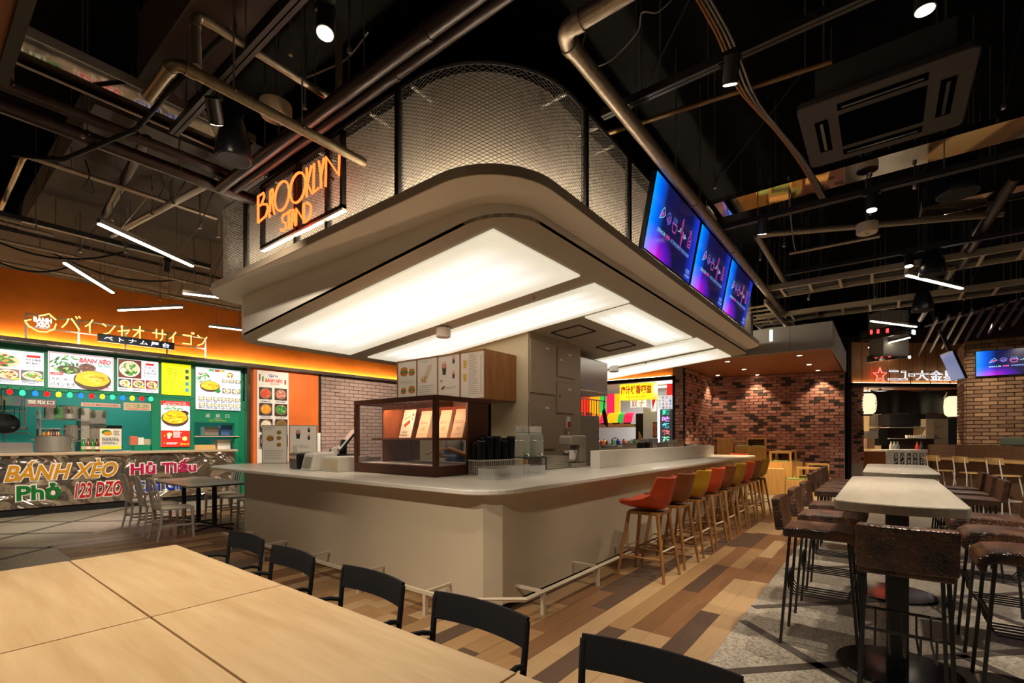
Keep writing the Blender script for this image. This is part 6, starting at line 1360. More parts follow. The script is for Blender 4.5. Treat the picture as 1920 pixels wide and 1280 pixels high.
# ================================================================== person working behind the case
def skinned(name, verts, edges, radii, mt, parent, sub=2, root=0):
    me = bpy.data.meshes.new(name); me.from_pydata([tuple(v) for v in verts], edges, []); me.materials.append(mt)
    o = bpy.data.objects.new(name, me); COL.objects.link(o); o.parent = parent
    s = o.modifiers.new('skin', 'SKIN'); s.use_smooth_shade = True
    for i, r_ in enumerate(radii): d = me.skin_vertices[0].data[i]; d.radius = (r_, r_) if not isinstance(r_, tuple) else r_
    me.skin_vertices[0].data[root].use_root = True
    o.modifiers.new('sub', 'SUBSURF').levels = sub; o.modifiers['sub'].render_levels = sub; return o
pe = thing('person', 'person in grey shirt and blue apron reaching forward behind the display case', 'person', (5.0,4.84,0), R(180))   # faces +x local -> world -x
Vp = [(0,0,.95),(0.01,0,1.1),(.02,0,1.28),(.03,0,1.42),(.04,0,1.5),(.05,0,1.58),(.07,0,1.66),(.06,0,1.74),
      (0,.19,1.4),(.1,.25,1.2),(.30,.17,1.28),(.36,.13,1.30), (0,-.19,1.4),(.08,-.25,1.18),(.3,-.16,1.25),(.37,-.12,1.26),
      (0,.1,.88),(.02,.11,.48),(0,.11,.08),(.13,.12,.03),(0,-.1,.88),(.02,-.11,.48),(0,-.11,.08),(.13,-.12,.03)]
Ep = [(0,1),(1,2),(2,3),(3,4),(4,5),(5,6),(6,7),(3,8),(8,9),(9,10),(10,11),(3,12),(12,13),(13,14),(14,15),(0,16),(16,17),(17,18),(18,19),(0,20),(20,21),(21,22),(22,23)]
Rp = [(.13,.15),(.12,.14),(.12,.15),(.09,.13),.055,(.075,.085),(.09,.095),(.07,.075),.06,.042,.035,.028,.06,.042,.035,.028,.085,.058,.042,.035,.085,.058,.042,.035]
body = skinned('body', Vp, Ep, Rp, M['skin'], pe, 2)
skinned('shirt', [(0,0,.96),(.01,0,1.1),(.02,0,1.28),(.03,0,1.43),(0,.19,1.4),(.09,.245,1.22),(.13,.235,1.195),(0,-.19,1.4),(.07,-.245,1.2),(.12,-.23,1.185)], [(0,1),(1,2),(2,3),(3,4),(4,5),(5,6),(3,7),(7,8),(8,9)], [(.15,.17),(.135,.155),(.135,.165),(.1,.135),.075,.058,.056,.075,.058,.056], mat('shirt_grey','#9a9488',.85), pe, 2)
skinned('trousers', [(0,0,.98),(0,.1,.88),(.02,.11,.48),(0,.11,.12),(0,-.1,.88),(.02,-.11,.48),(0,-.11,.12)], [(0,1),(1,2),(2,3),(0,4),(4,5),(5,6)], [(.15,.17),.1,.072,.06,.1,.072,.06], mat('trousers_dark','#23242a',.85), pe, 2)
P = []
for i in range(6):
    z = .62+.66*i/5; P.append([(.16*math.cos(a)+.02, .19*math.sin(a), z) for a in [R(-75+150*j/8) for j in range(9)]])
MB().grid(P,.006).build('apron', mat('apron_blue','#3a5a86',.8), pe, smooth=True)
P = []
for i in range(5):
    t_ = i/4; P.append([((.105*math.cos(R(90)*t_))*math.cos(R(a))+.045, (.1*math.cos(R(90)*t_))*math.sin(R(a)), 1.70+.12*math.sin(R(90)*t_)) for a in range(0,361,30)])
MB().grid(P,.01,flip=True).build('hair', mat('hair_dark','#1c1512',.6), pe, smooth=True)
for s in (-1,1):
    MB().lathe([(0,-.011),(.009,-.006),(.011,0),(.009,.006),(0,.011)], 10, (.157,s*.035,1.675)).build('eye', M['blkgloss'], pe)
    MB().lathe([(0,-.03),(.012,-.02),(.014,0),(.012,.02),(0,.03)], 8, (.065,s*.1,1.66)).build('ear', M['skin'], pe, smooth=True)
skinned('nose', [(.155,0,1.672),(.178,0,1.645)], [(0,1)], [.01,.014], M['skin'], pe, 1)
MB().lathe([(0,-.006),(.02,0),(0,.006)], 8, (.152,0,1.612)).build('mouth', mat('lip','#a05a4a',.5), pe)
for s, wx in ((1,(.36,.13,1.30)),(-1,(.37,-.12,1.26))):
    w0 = Vector(wx); vv = [w0, w0+Vector((.05,-s*.012,-.005)), w0+Vector((.085,-s*.02,-.012))]; ee = [(0,1),(1,2)]; rr_ = [.026,(.034,.018),(.036,.016)]
    for f in range(4):
        b0 = w0+Vector((.09,-s*(.048-.019*f)+s*.01,-.012)); n0 = len(vv); L_ = [.062,.072,.068,.052][f]
        vv += [b0, b0+Vector((L_*.5,0,-.008)), b0+Vector((L_*.9,0,-.032))]; ee += [(2,n0),(n0,n0+1),(n0+1,n0+2)]; rr_ += [.0095,.009,.008]
    n0 = len(vv); vv += [w0+Vector((.04,s*.035,-.01)), w0+Vector((.075,s*.05,-.025))]; ee += [(1,n0),(n0,n0+1)]; rr_ += [.011,.009]
    skinned('hand', vv, ee, rr_, M['skin'], pe, 1)
# ================================================================== things on the bar, left of the case
qs = Plane(3.69,8.02,-52.3)
ms = thing('menu_stand', 'folding clear menu stand with two printed pages at the bar end', 'menu stand', (3.69,8.0,zc+.001), R(-52.3))
for k in range(2):
    o = MB().box(0,-.004,.0,.44,.004,.62).build('page_cover', M['steel_dull'], ms); o.location = (0 if k == 0 else .455, 0 if k == 0 else -.02, 0); o.rotation_euler[2] = R(-6 if k == 0 else 6)
    MB().box(.012,-.007,.012,.428,-.004,.608).build('page', M['paper'], o)
    p = Print(lambda u, z, e: (u,-.0075-e,z)); G_ = (.3,.28,.25)
    if k == 0:
        for (a, b, s) in [(.15,.4,.07),(.3,.5,.045),(.3,.41,.045),(.3,.3,.045)]: burger(p, a, b, s)
        p.scrib(.05,.06,.4,.22,6,G_,.2); p.scrib(.05,.54,.25,.59,2,G_,.25)
    else: cupice(p,.14,.46,.1); cupice(p,.31,.54,.06); cupice(p,.31,.42,.06); p.scrib(.05,.24,.4,.3,2,G_,.2); p.rect(.05,.15,.09,.19,lin('#c8b030')); p.scrib(.12,.05,.4,.2,5,G_,.2)
    p.done('print', M['print'], o)
pr_ = thing('receipt_printer', 'black receipt printer on the bar beside the cream one', 'printer', (3.42,6.22,zc+.001), R(-10)); pr_.scale = (1.5,1.3,1.5); MB().box(-.09,-.12,0,.1,.12,.14).build('printer_body', M['black_plastic'], pr_, bev=.012); MB().box(-.095,-.1,.09,-.09,.1,.12).build('paper_slot', M['steel'], pr_); MB().box(-.07,-.06,.14,-.06,.06,.2).build('receipt', M['paper'], pr_)
pr2 = thing('label_printer', 'cream label printer with grey front on the bar', 'printer', (3.36,5.76,zc+.001), R(-8)); pr2.scale = (1.3,1.3,1.25); MB().hexa([(-.12,-.13,0),(.12,-.13,0),(.12,.13,0),(-.12,.13,0),(-.08,-.13,.17),(.12,-.13,.19),(.12,.13,.19),(-.08,.13,.17)]).build('printer_body', M['plastic_white'], pr2, bev=.01); MB().hexa([(-.121,-.09,.03),(-.115,-.09,.03),(-.115,.09,.03),(-.121,.09,.03),(-.09,-.09,.14),(-.082,-.09,.14),(-.082,.09,.14),(-.09,.09,.14)]).build('front_flap', M['steel_dull'], pr2)
cdw = thing('cash_drawer', 'cream cash drawer box beside the display case', 'box', (3.46,5.39,zc+.001), 0); cdw.scale = (1,.9,1.5); MB().box(-.15,-.2,0,.3,.2,.12).build('drawer_body', M['plastic_white'], cdw, bev=.006); MB().box(-.156,-.17,.02,-.15,.17,.1).build('drawer_front', M['cream'], cdw)
ct = thing('card_terminal', 'small white card terminal behind the printers', 'terminal', (3.68,5.98,zc+.001), R(-20)); ct.scale = (1.3,1.3,1.5); MB().hexa([(-.05,-.04,0),(.05,-.04,0),(.05,.04,0),(-.05,.04,0),(-.0,-.04,.18),(.06,-.04,.2),(.06,.04,.2),(-.0,.04,.18)]).build('terminal_body', M['plastic_white'], ct, bev=.008); MB().hexa([(-.03,-.03,.1),(-.026,-.03,.1),(-.026,.03,.1),(-.03,.03,.1),(-.008,-.03,.17),(-.004,-.03,.17),(-.004,.03,.17),(-.008,.03,.17)]).build('display', M['blkgloss'], ct)
po = thing('pos_terminal', 'angled touch screen till on a black base behind the case', 'till', (3.98,6.2,zc+.001), R(-25)); po.scale = (1.3,1.3,1.3)
MB().box(-.14,-.14,0,.14,.14,.14).build('base', M['black_plastic'], po, bev=.01); MB().hexa([(-.03,-.05,.14),(.05,-.05,.14),(.05,.05,.14),(-.03,.05,.14),(.0,-.05,.3),(.06,-.05,.3),(.06,.05,.3),(.0,.05,.3)]).build('stand', M['black_plastic'], po)
o = MB().box(-.19,-.012,0,.19,.012,.30).build('monitor', M['black_plastic'], po, bev=.006); o.location = (-.03,0,.18); o.rotation_euler = (R(-38),0,R(-90)); MB().box(-.18,-.0135,.012,.18,-.012,.288).build('display', mat('till_display','#b8b4a8',.2,emis='#b8b8a8',es=.35), o)
# ================================================================== cups, jars and boxes, right of the case
cb = thing('cup_basket', 'white perforated plastic basket holding black cups on the bar', 'basket', (4.28,3.58,zc+.001), R(-8))
m = MB(); wx, wy, hb = .3, .11, .17
def bwall(a, b):
    n = max(2, int((Vector(b)-Vector(a)).length/.028)); A, B = Vector(a), Vector(b)
    for i in range(n+1): c = A.lerp(B, i/n); m.cb(c.x, c.y, hb/2, .008, .008, hb)
    for z in (.006,.035,.064,.093,hb-.012): m.tube([A+Vector((0,0,z)), B+Vector((0,0,z))], .005, 4)
cs = [(-wx,-wy,0),(wx,-wy,0),(wx,wy,0),(-wx,wy,0)]
for i in range(4): bwall(cs[i], cs[(i+1)%4])
m.build('lattice_wall', M['plastic_white'], cb, kind='stuff'); MB().box(-wx,-wy,0,wx,wy,.006).build('basket_base', M['plastic_white'], cb); MB().ring(rrect(-wx-.012,-wy-.012,wx+.012,wy+.012,.02,3), rrect(-wx+.004,-wy+.004,wx-.004,wy-.004,.015,3), hb-.012, hb).build('basket_rim', M['plastic_white'], cb)
CP = ['first','second','third','fourth','fifth']
for r_ in range(2):
    for k in range(5):
        c, s = math.cos(R(-8)), math.sin(R(-8)); lx, ly = -.235+.117*k, -.052+.104*r_; hh_ = .38+.05*(k in (1,2,4))*1.0 - .02*r_
        t = thing('cup_stack', 'stack of black cups, %s from the case in the %s basket row' % (CP[k], ['front','rear'][r_]), 'cups', (4.28+c*lx-s*ly, 3.58+s*lx+c*ly, zc+.008), 0, 'black cup stacks in the basket')
        MB().lathe([(0,0),(.036,0),(.05,hh_*.98),(.046,hh_),(.04,hh_*.92),(0,hh_*.9)], 16).build('cup_body', M['black_plastic'], t, smooth=True); MB().lathe([(.0495,hh_*.93),(.0535,hh_*.94),(.0535,hh_*.97),(.0495,hh_*.98)], 16).build('cup_rim', M['blkgloss'], t)
def clear_box(lb, x, y, w_, d_):
    t = thing('clear_box', lb, 'box', (x,y,zc+.001), R(-3), 'clear plastic boxes on the bar')
    MB().ring(rrect(-w_/2-.01,-d_/2-.01,w_/2+.01,d_/2+.01,.03,4), rrect(-w_/2-.004,-d_/2-.004,w_/2+.004,d_/2+.004,.026,4), .0, .11).build('box_wall', M['plastic_clear'], t); MB().prism(rrect(-w_/2,-d_/2,w_/2,d_/2,.03,4), 0, .006).build('box_floor', M['plastic_clear'], t)
    m = MB(); r = random.Random(int(x*100))
    for i in range(16): u, v = r.uniform(-w_*.4,w_*.4), r.uniform(-d_*.38,d_*.38); m.lathe([(0,0),(.012,.0),(.014,.03),(0,.03)], 8, (u,v,.007+r.random()*.02))
    m.build('small_pots', M['steel_dull'], t, kind='stuff')
clear_box('frosted clear box of small pots nearest the bar edge', 3.84,3.12,.42,.24); clear_box('frosted clear box beside the wooden stir sticks', 4.31,3.12,.36,.24)
ss = thing('stir_stick_cup', 'clear cup of wooden stir sticks beside the cup basket', 'cup', (4.52,3.3,zc+.001)); MB().lathe([(0,0),(.04,0),(.052,.1),(.048,.1),(.037,.006),(0,.006)], 16).build('cup_body', M['plastic_clear'], ss, smooth=True)
m = MB(); r = random.Random(4)
for i in range(26): a, q_ = r.uniform(0,6.28), r.uniform(0,.03); m.tube([(q_*.6*math.cos(a),q_*.6*math.sin(a),.01),(q_*1.3*math.cos(a),q_*1.3*math.sin(a),.15+r.uniform(0,.02))], .0028, 4)
m.build('stir_sticks', M['ply'], ss, kind='stuff')
ws = thing('jar_stand', 'thin black wire stand under the glass drink jars', 'stand', (4.95,3.56,zc+.001))
for u in (-.22,.22):
    for v in (-.12,.12): MB().tube([(u,v,0),(u,v,.17)], .006, 6).build('leg', M['blk'], ws)
MB().tube([(-.22,-.12,.17),(.22,-.12,.17),(.22,.12,.17),(-.22,.12,.17)], .006, 6, closed=True).build('top_ring', M['blk'], ws); MB().box(-.21,-.11,.168,.21,.11,.174).build('shelf_plate', M['blk'], ws)
for k in range(2):
    t = thing('drink_jar', ['glass drink jar with a lime slice, nearer the case','empty glass drink jar nearer the mixer'][k], 'jar', (4.84+.22*k,3.58-.05*k,zc+.177), 0, 'glass drink jars'); jg = M.setdefault('jarglass', mat('jar_ribbed_glass','#d8dccf',.12,alpha=.38))
    MB().lathe([(0,0),(.095,0),(.105,.02),(.105,.25),(.08,.3),(.07,.305)], 20).build('jar_glass', jg, t, smooth=True); MB().lathe([(0,.385),(.075,.385),(.078,.37),(.078,.31),(.07,.305)], 20).build('lid', M['plastic_white'], t, smooth=True)
    MB().lathe([(.1055,.2),(.108,.205),(.1055,.21)], 20).build('rib', M['chrome'], t); MB().tube([(-.06,-.09,.04),(-.08,-.14,.035),(-.085,-.16,.02)], .012, 8).build('tap', M['chrome'], t)
    if k == 0: MB().lathe([(0,0),(.03,0),(.035,.1),(0,.1)], 12, (.02,-.04,.01)).build('lime_slice', mat('lime_green','#8ab838',.4), t)
lb_ = thing('steel_well', 'ribbed steel ingredient well between jars and mixer', 'container', (5.42,3.6,zc+.001)); MB().box(-.33,-.15,0,.33,.15,.17).build('well_body', M['steel_dull'], lb_, bev=.006)
for k in range(7): MB().box(-.33,-.156,.02+.022*k,.33,-.15,.03+.022*k).build('rib', M['steel'], lb_)
mx = thing('stand_mixer', 'grey stand mixer with steel bowl at the inner bar edge', 'mixer', (5.98,3.52,zc+.001), R(-90))
mg = mat('mixer_grey','#9a8f80',.35,.2)
MB().prism(rrect(-.13,-.2,.13,.2,.05,5), 0, .06).build('base', mg, mx, bev=.01); MB().hexa([(-.11,.02,.06),(.11,.02,.06),(.11,.2,.06),(-.11,.2,.06),(-.1,.06,.34),(.1,.06,.34),(.1,.21,.34),(-.1,.21,.34)]).build('column', mg, mx, bev=.02)
MB().box(-.11,-.22,.31,.11,.22,.45).build('head', mg, mx, bev=.03); MB().lathe([(0,0),(.06,0),(.1,.05),(.115,.17),(.12,.175),(.11,.17),(.09,.05),(0,.01)], 20, (0,-.1,.07)).build('mixing_bowl', M['chrome'], mx, smooth=True); MB().cyl((0,-.1,.31),(0,-.1,.2),.02,10).build('beater', M['steel'], mx)
MB().cyl((-.111,.13,.2),(-.135,.13,.2),.04,16).build('speed_dial', M['white'], mx); MB().cyl((-.112,.1,.1),(-.122,.1,.1),.014,10).build('stop_button', mat('button_red','#c81c1c',.3), mx); MB().cyl((-.112,.06,.1),(-.122,.06,.1),.014,10).build('start_button', mat('button_green','#1c9a4a',.3), mx); MB().box(-.114,.1,.26,-.11,.16,.3).build('rating_label', M['white'], mx)
# ================================================================== ceiling beams and mirrored strips
struct(MB().box(1.48,-2,4.98,1.91,5.8,5.6).build('ceiling_beam_brown', M['ceil_brown']), 'brown ceiling beam'); struct(MB().box(1.2,6.0,4.66,6.5,10.62,5.0).build('ceiling_slab_grey', M['beam_grey']), 'grey fireproofed ceiling slab near the stall')
struct(MB().box(-1.5,.0,2.62,.21,2.25,2.75).build('ceiling_panel_oak', M['soffit_wood'])); struct(MB().box(.205,.0,2.6,.235,2.27,2.78).build('trim_2', M['blk']))
mir = mat('polished_mirror_metal','#cfc8be',.04,1)
def mirror(lb, x0, x1, y0, y1):
    t = thing('mirror_strip', lb, 'panel', ((x0+x1)/2,(y0+y1)/2,4.44), 0, 'mirrored ceiling strips'); hx, hy = (x1-x0)/2, (y1-y0)/2
    MB().box(-hx,-hy,0,hx,hy,.06).build('mirror_face', mir, t); MB().box(-hx-.012,-hy-.012,-.008,hx+.012,-hy,.07).box(-hx-.012,hy,-.008,hx+.012,hy+.012,.07).build('edge_rail', M['steel_dull'], t)
    for (x, y) in ((-hx*.8,0),(hx*.8,0),(0,hy*.7),(0,-hy*.7)): MB().cyl((x,y,.06),(x,y,1.16),.006,6).build('hanger_rod', M['rod'], t)
mirror('mirrored ceiling strip reflecting the stall lettering upside down', -2.2,2.25,5.04,5.47); mirror('mirrored ceiling strip reflecting the coloured bar stools', 6.45,6.9,-3.2,1.8); mirror('mirrored ceiling strip beyond the air conditioner near the brick wall side', 8.2,8.65,-4.2,-.4)
# ================================================================== pipes
def pipe(name, lb, pts, r, mt, rods=(), grp='ceiling pipes', joints=(), n=14):
    o = Vector(pts[0]); t = thing(name, lb, 'pipe', o, 0, grp); P = [Vector(p)-o for p in pts]; Q = [P[0]]
    for i in range(1, len(P)-1):                # round the bends
        a, b, c = P[i-1], P[i], P[i+1]; ra = min(2.2*r, (b-a).length*.45, (c-b).length*.45); Q += bez(b+(a-b).normalized()*ra, b, b+(c-b).normalized()*ra, 6)
    Q.append(P[-1]); MB().tube(Q, r, n).build('pipe_run', mt, t, smooth=True)
    for i in range(1, len(P)-1):
        for d in (P[i-1], P[i+1]): q = P[i]+(d-P[i]).normalized()*min(2.4*r, (d-P[i]).length*.48); e = (d-P[i]).normalized()*.03; MB().cyl(q-e, q+e, r*1.14, n).build('elbow_collar', mt, t, smooth=True)
    for f in joints: q = P[0].lerp(P[-1], f) if len(P) == 2 else P[1].lerp(P[2], f); e = ((P[-1]-P[0]) if len(P) == 2 else (P[2]-P[1])).normalized()*.025; MB().cyl(q-e, q+e, r*1.12, n).build('joint_ring', mt, t, smooth=True)
    for f in rods: q = P[0].lerp(P[-1], f) if len(P) == 2 else P[1].lerp(P[2], f); MB().cyl(q+Vector((0,0,r)), (q.x,q.y,5.6-o.z), .006, 6).build('hanger_rod', M['rod'], t); MB().tube([q+Vector((0,-r*1.1,0)),q+Vector((0,0,r*1.25)),q+Vector((0,r*1.1,0))], .006, 5).build('clamp', M['rod'], t)
    return t
G, D = M['pipe_galv'], M['pipe_dark']
pipe('galvanised_pipe', 'long galvanised pipe running above the row of screens', [(2.72,-2,4.14),(2.72,1.7,4.14),(13,1.7,4.12)], .058, G, (.12,.3,.5,.7,.9), joints=(.28,.45,.62,.8))
pipe('black_pipe', 'thick black pipe lit red above the neon sign, outer one', [(2.2,-3,4.16),(2.2,5.75,4.18)], .055, D, (.55,.7,.85), joints=(.62,)); pipe('black_pipe', 'thick black pipe lit red above the neon sign, inner one', [(2.36,-3,4.22),(2.36,5.75,4.24)], .05, D, (.5,.75,.92), joints=(.68,))
pipe('brown_pipe', 'thick brown pipe crossing under the mirrored strip towards the canopy', [(-4,5.82,4.22),(3.3,5.82,4.22)], .062, D, (.55,.7,.8,.92)); pipe('brown_pipe', 'dark brown pipe right under the edge of the mirrored strip', [(-4,5.62,4.30),(2.4,5.62,4.30)], .05, D, (.6,.72,.85))
pipe('brass_pipe', 'old brass coloured pipe with elbow ending at the mesh drum', [(1.12,4.15,3.88),(1.12,3.63,3.88),(2.56,3.63,3.88)], .038, mat('aged_brass_pipe','#7a6a50',.4,.7,var=.25,scale=18), (.25,.6)); pipe('brass_pipe', 'thin aged pipe branching above the brass elbow pipe', [(1.25,3.63,3.93),(1.25,3.66,4.3),(2.34,3.68,4.3),(2.34,3.68,5.0)], .03, M['pipe_galv'], (.3,.8))
pipe('conduit', 'thin galvanised conduit with a drop near the grey slab', [(.85,9.2,4.35),(.85,7.1,4.4),(2.7,7.1,4.4),(2.7,7.1,4.15)], .025, G, (.2,.7)); pipe('conduit', 'lower thin conduit at the view edge above the stall', [(-2,8.6,4.1),(1.3,8.6,4.1)], .022, G, (.7,.95)); pipe('conduit', 'second thin conduit beside the lower one above the stall', [(-2,8.1,4.0),(.95,8.1,4.0)], .022, G, (.75,))
pipe('grey_pipe', 'grey pipe sloping over the hanging tube lights by the stall', [(1.6,5.95,4.5),(1.75,8.2,4.42)], .05, D, (.3,.7)); pipe('grey_pipe', 'long grey pipe behind the tube lights towards the stall', [(2.3,6.0,4.42),(1.9,8.6,4.3)], .04, M['steel_dull'], (.4,.8)); pipe('conduit', 'thin conduit running over the orange wall lights', [(.5,10.9,4.2),(5.5,10.9,4.2)], .02, G, (.1,.35,.6,.85)); pipe('conduit', 'thin conduit crossing above the stall towards the canopy', [(-1.5,9.9,4.25),(4.2,9.9,4.25)], .02, G, (.3,.5,.8))
pipe('black_hose', 'drooping black hose below the mirrored strip', [(1.6,4.0,4.6),(1.45,4.6,4.4),(1.35,5.3,4.22),(1.0,6.2,4.1),(.7,6.5,4.12)], .02, M['blkmatt'])
pipe('galvanised_pipe', 'thin galvanised pipe with elbow right of the screens', [tuple(at(1880,400,4.35)),tuple(at(1418,440,4.35)),tuple(at(1472,530,4.3))], .045, G, (.4,.8)); pipe('galvanised_pipe', 'short galvanised pipe below the round white detector', [tuple(at(1480,475,4.25)),tuple(at(1650,442,4.25))], .025, G, (.4,.85)); pipe('brass_pipe', 'old brass pipe crossing under the lighting track', [tuple(at(1140,250,4.5)),tuple(at(1560,115,4.5))], .022, mat('aged_copper','#6a5030',.45,.6), (.5,.9))
pipe('galvanised_pipe', 'sloping dark pipe at the upper view edge over brick wall side', [tuple(at(1905,330,4.4)),tuple(at(1800,500,4.2))], .06, D, (.3,.8)); pipe('galvanised_pipe', 'second sloping pipe near the cone speakers', [tuple(at(1860,390,4.4)),tuple(at(1725,600,4.0))], .045, M['steel_dull'], (.3,.7))
# ================================================================== lighting tracks and spots
SPOTN = [0]
def track(lb, a, b, grp='lighting tracks'):
    a, b = Vector(a), Vector(b); t = thing('light_track', lb, 'track', a, 0, grp); d = (b-a).normalized(); s = d.cross(Vector((0,0,1))); m = MB(); L = b-a
    for (o1, o2, z0, z1) in ((-.035,-.005,-.03,.02),(.005,.035,-.03,.02),(-.035,.035,.02,.035)):
        q = [s*o1, s*o2]; m.hexa([q[0]+Vector((0,0,z0)), q[1]+Vector((0,0,z0)), q[1]+L+Vector((0,0,z0)), q[0]+L+Vector((0,0,z0)), q[0]+Vector((0,0,z1)), q[1]+Vector((0,0,z1)), q[1]+L+Vector((0,0,z1)), q[0]+L+Vector((0,0,z1))])
    m.build('track_rail', M['blk'], t)
    for k in range(4): c = L*(.08+.28*k); MB().cyl(c+Vector((0,0,.03)), (c.x,c.y,5.6-a.z), .006, 6).build('hanger_rod', M['rod'], t)
    return t
def spot(lb, p, tgt, watt, ang=60, colr=(1,.88,.72), blend=.6, r=.055, lamp=True):
    p = Vector(p); tgt = Vector(tgt); t = thing('spotlight', lb, 'spotlight', p, 0, 'track spotlights'); d = (tgt-p).normalized()
    MB().cyl(-d*.16, d*.02, r, 18).build('lamp_head', M['blk'], t, smooth=True); MB().cyl(-d*.12, (0,0,.16), .012, 8).build('stem', M['blk'], t); MB().cb(0,0,.17,.05,.16,.04).build('driver_box', M['blk'], t)
    MB().cyl(d*.012, d*.024, r*.86, 18).build('lens', M['dl'], t)
    if lamp:
        l = bpy.data.lights.new('spot_beam', 'SPOT'); l.energy = watt; l.color = colr; l.spot_size = R(ang); l.spot_blend = blend; l.shadow_soft_size = .05
        o = bpy.data.objects.new('spot_beam', l); COL.objects.link(o); o.parent = t; o.location = d*.04; o.rotation_euler = d.to_track_quat('-Z','Y').to_euler()
    return t
track('black lighting track over the maple tables', (1.6,-2.5,4.28), (1.6,5.2,4.28)); track('black lighting track crossing from the drum to the air conditioner', (3.82,-4.5,4.28), (3.82,1.95,4.28)); track('black lighting track below the mirrored strip with stool reflections', (6.68,-4.5,4.2), (6.68,1.75,4.2)); track('black lighting track farther along above far high table', (9.2,-5,4.2), (9.2,1.3,4.2)); track('added lighting track above the slat-back chairs', (.3,8.75,4.25), (3.2,8.75,4.25)); track('short added lighting track, unseen, behind the viewer', (-.4,-1.5,4.2), (-.4,4.5,4.2))  # last two tracks are added to carry fill spots
# ================================================================== tube lights
def tube(lb, a, b, z=3.9, n=2):
    a, b = at(*a, z), at(*b, z); c = (a+b)/2; t = thing('tube_light', lb, 'light', c, 0, 'hanging led tube lights'); A, B = a-c, b-c; d = (B-A).normalized(); s = d.cross(Vector((0,0,1)))*.024
    up = Vector((0,0,.05)); lo = Vector((0,0,.0))
    MB().hexa([A-s+lo,B-s+lo,B+s+lo,A+s+lo,A-s+up,B-s+up,B+s+up,A+s+up]).build('housing', M['alu'], t)
    s2 = s*.8; dn = Vector((0,0,-.02)); MB().hexa([A-s2+dn,B-s2+dn,B+s2+dn,A+s2+dn,A-s2,B-s2,B+s2,A+s2]).build('diffuser', M['led'], t)
    for f in (.2,.8): q = A.lerp(B,f); MB().cyl(q+up, (q.x,q.y,5.6-z), .005, 6).build('hanger_rod', M['rod'], t)
    for f in (.2,.8): q = A.lerp(B,f); MB().cyl(q+up, (q.x+.35,q.y-.2,4.62-z), .004, 5).build('brace_wire', M['rod'], t)
for a in [('bright tube light nearest the mesh drum over the stall aisle',(185,418),(361,498)),('bright slanting tube light in front of the orange wall',(121,492),(212,548)),('level tube light hanging before the orange wall',(222,581),(341,575)),('tube light half hidden behind the canopy ledge',(343,549),(450,561)),('short tube light just left of the canopy fascia',(392,611),(462,619)),
          ('bright tube light below the cone speakers',(1700,515),(1804,540)),('tube light above the curved glossy signs',(1633,601),(1718,612)),('tube light at the far end of canopy ledge',(1404,630),(1487,615)),('tube light crossing in front of the curved signs',(1629,651),(1706,632)),('small tube light between the curved signs',(1671,668),(1690,650)),('tube light above the neon star sign',(1712,675),(1770,682))]: tube(*a)
# ================================================================== air conditioner, detectors, speakers
M['void'] = mat('dark_opening',(.002,.002,.002),1,spec=0)
ac = thing('ceiling_air_conditioner', 'black four-way cassette air conditioner hanging over the high tables', 'air conditioner', (5.41,.015,4.3))
MB().prism(rrect(-.57,-.59,.57,.59,.06,5), 0, .06).build('cover_plate', mat('ac_dark_brown','#2a2420',.5), ac, bev=.01); MB().box(-.45,-.46,.06,.45,.46,.36).build('unit_body', mat('ac_body','#2e2b27',.6), ac); MB().box(-.28,-.3,-.006,.28,.3,.0).build('intake_grille', M['void'], ac)
for (a, b, c, d) in ((-.46,-.3,-.36,.3),(.36,-.3,.46,.3),(-.28,-.48,.28,-.38),(-.28,.38,.28,.48)): MB().box(a,b,-.005,c,d,.0).build('outlet_slot', M['void'], ac); MB().box((a+c)/2-.012 if c-a < .2 else a+.03,(b+d)/2-.012 if d-b < .2 else b+.03,-.012,(a+c)/2+.012 if c-a < .2 else c-.03,(b+d)/2+.012 if d-b < .2 else d-.03,-.004).build('louvre', M['blkgloss'], ac)
for (x, y) in ((-.4,-.4),(.4,-.4),(.4,.4),(-.4,.4)): MB().cyl((x,y,.36),(x,y,1.3),.007,6).build('hanger_rod', M['rod'], ac)
def detector(lb, p, r=.13, c='cream'):
    t = thing('ceiling_detector', lb, 'detector', p, 0, 'round detectors'); MB().lathe([(0,-.01),(r*.9,-.01),(r,.01),(r,.11),(0,.115)], 26).build('drum_body', M[c], t, smooth=True); MB().lathe([(0,-.016),(.02,-.016),(.025,-.01),(0,-.01)], 12).build('sensor', M['steel'], t); MB().cyl((0,0,.11),(0,0,5.6-p[2]),.008,6).build('hanger_rod', M['rod'], t)
detector('round white detector hanging near the air conditioner', tuple(at(1626,436,4.0)), .115); detector('round detector glowing orange from the neon sign', tuple(at(517,218,4.45)), .14)
def cone(lb, px, py, d, r, h):
    p = atd(px, py, d); t = thing('pendant_speaker', lb, 'speaker', p, 0, 'black pendant speakers'); MB().lathe([(0,0),(r*.96,.0),(r,.02),(r*.92,h*.35),(r*.66,h*.75),(r*.45,h*.96),(r*.3,h),(0,h)], 26).build('cone_body', M['black_plastic'], t, smooth=True); MB().lathe([(0,-.004),(r*.88,-.004),(r*.9,.0),(0,.002)], 24).build('grille', M['blkmatt'], t); MB().cyl((0,0,h),(0,0,5.6-p.z),.008,6).build('hanger_cable', M['blk'], t)
cone('big black pendant speaker between the mirrored strip and neon sign', 438,300,4.3,.15,.42); cone('black pendant speaker at upper view edge by the dark pipes', 1795,365,5.6,.2,.5); cone('black pendant speaker right above the bright tube light', 1748,515,7.0,.16,.42); cone('black pendant speaker below the cable ladder', 1730,583,8.6,.16,.42); cone('black pendant speaker hanging on the farther lighting track', 1759,460,7.6,.15,.4)
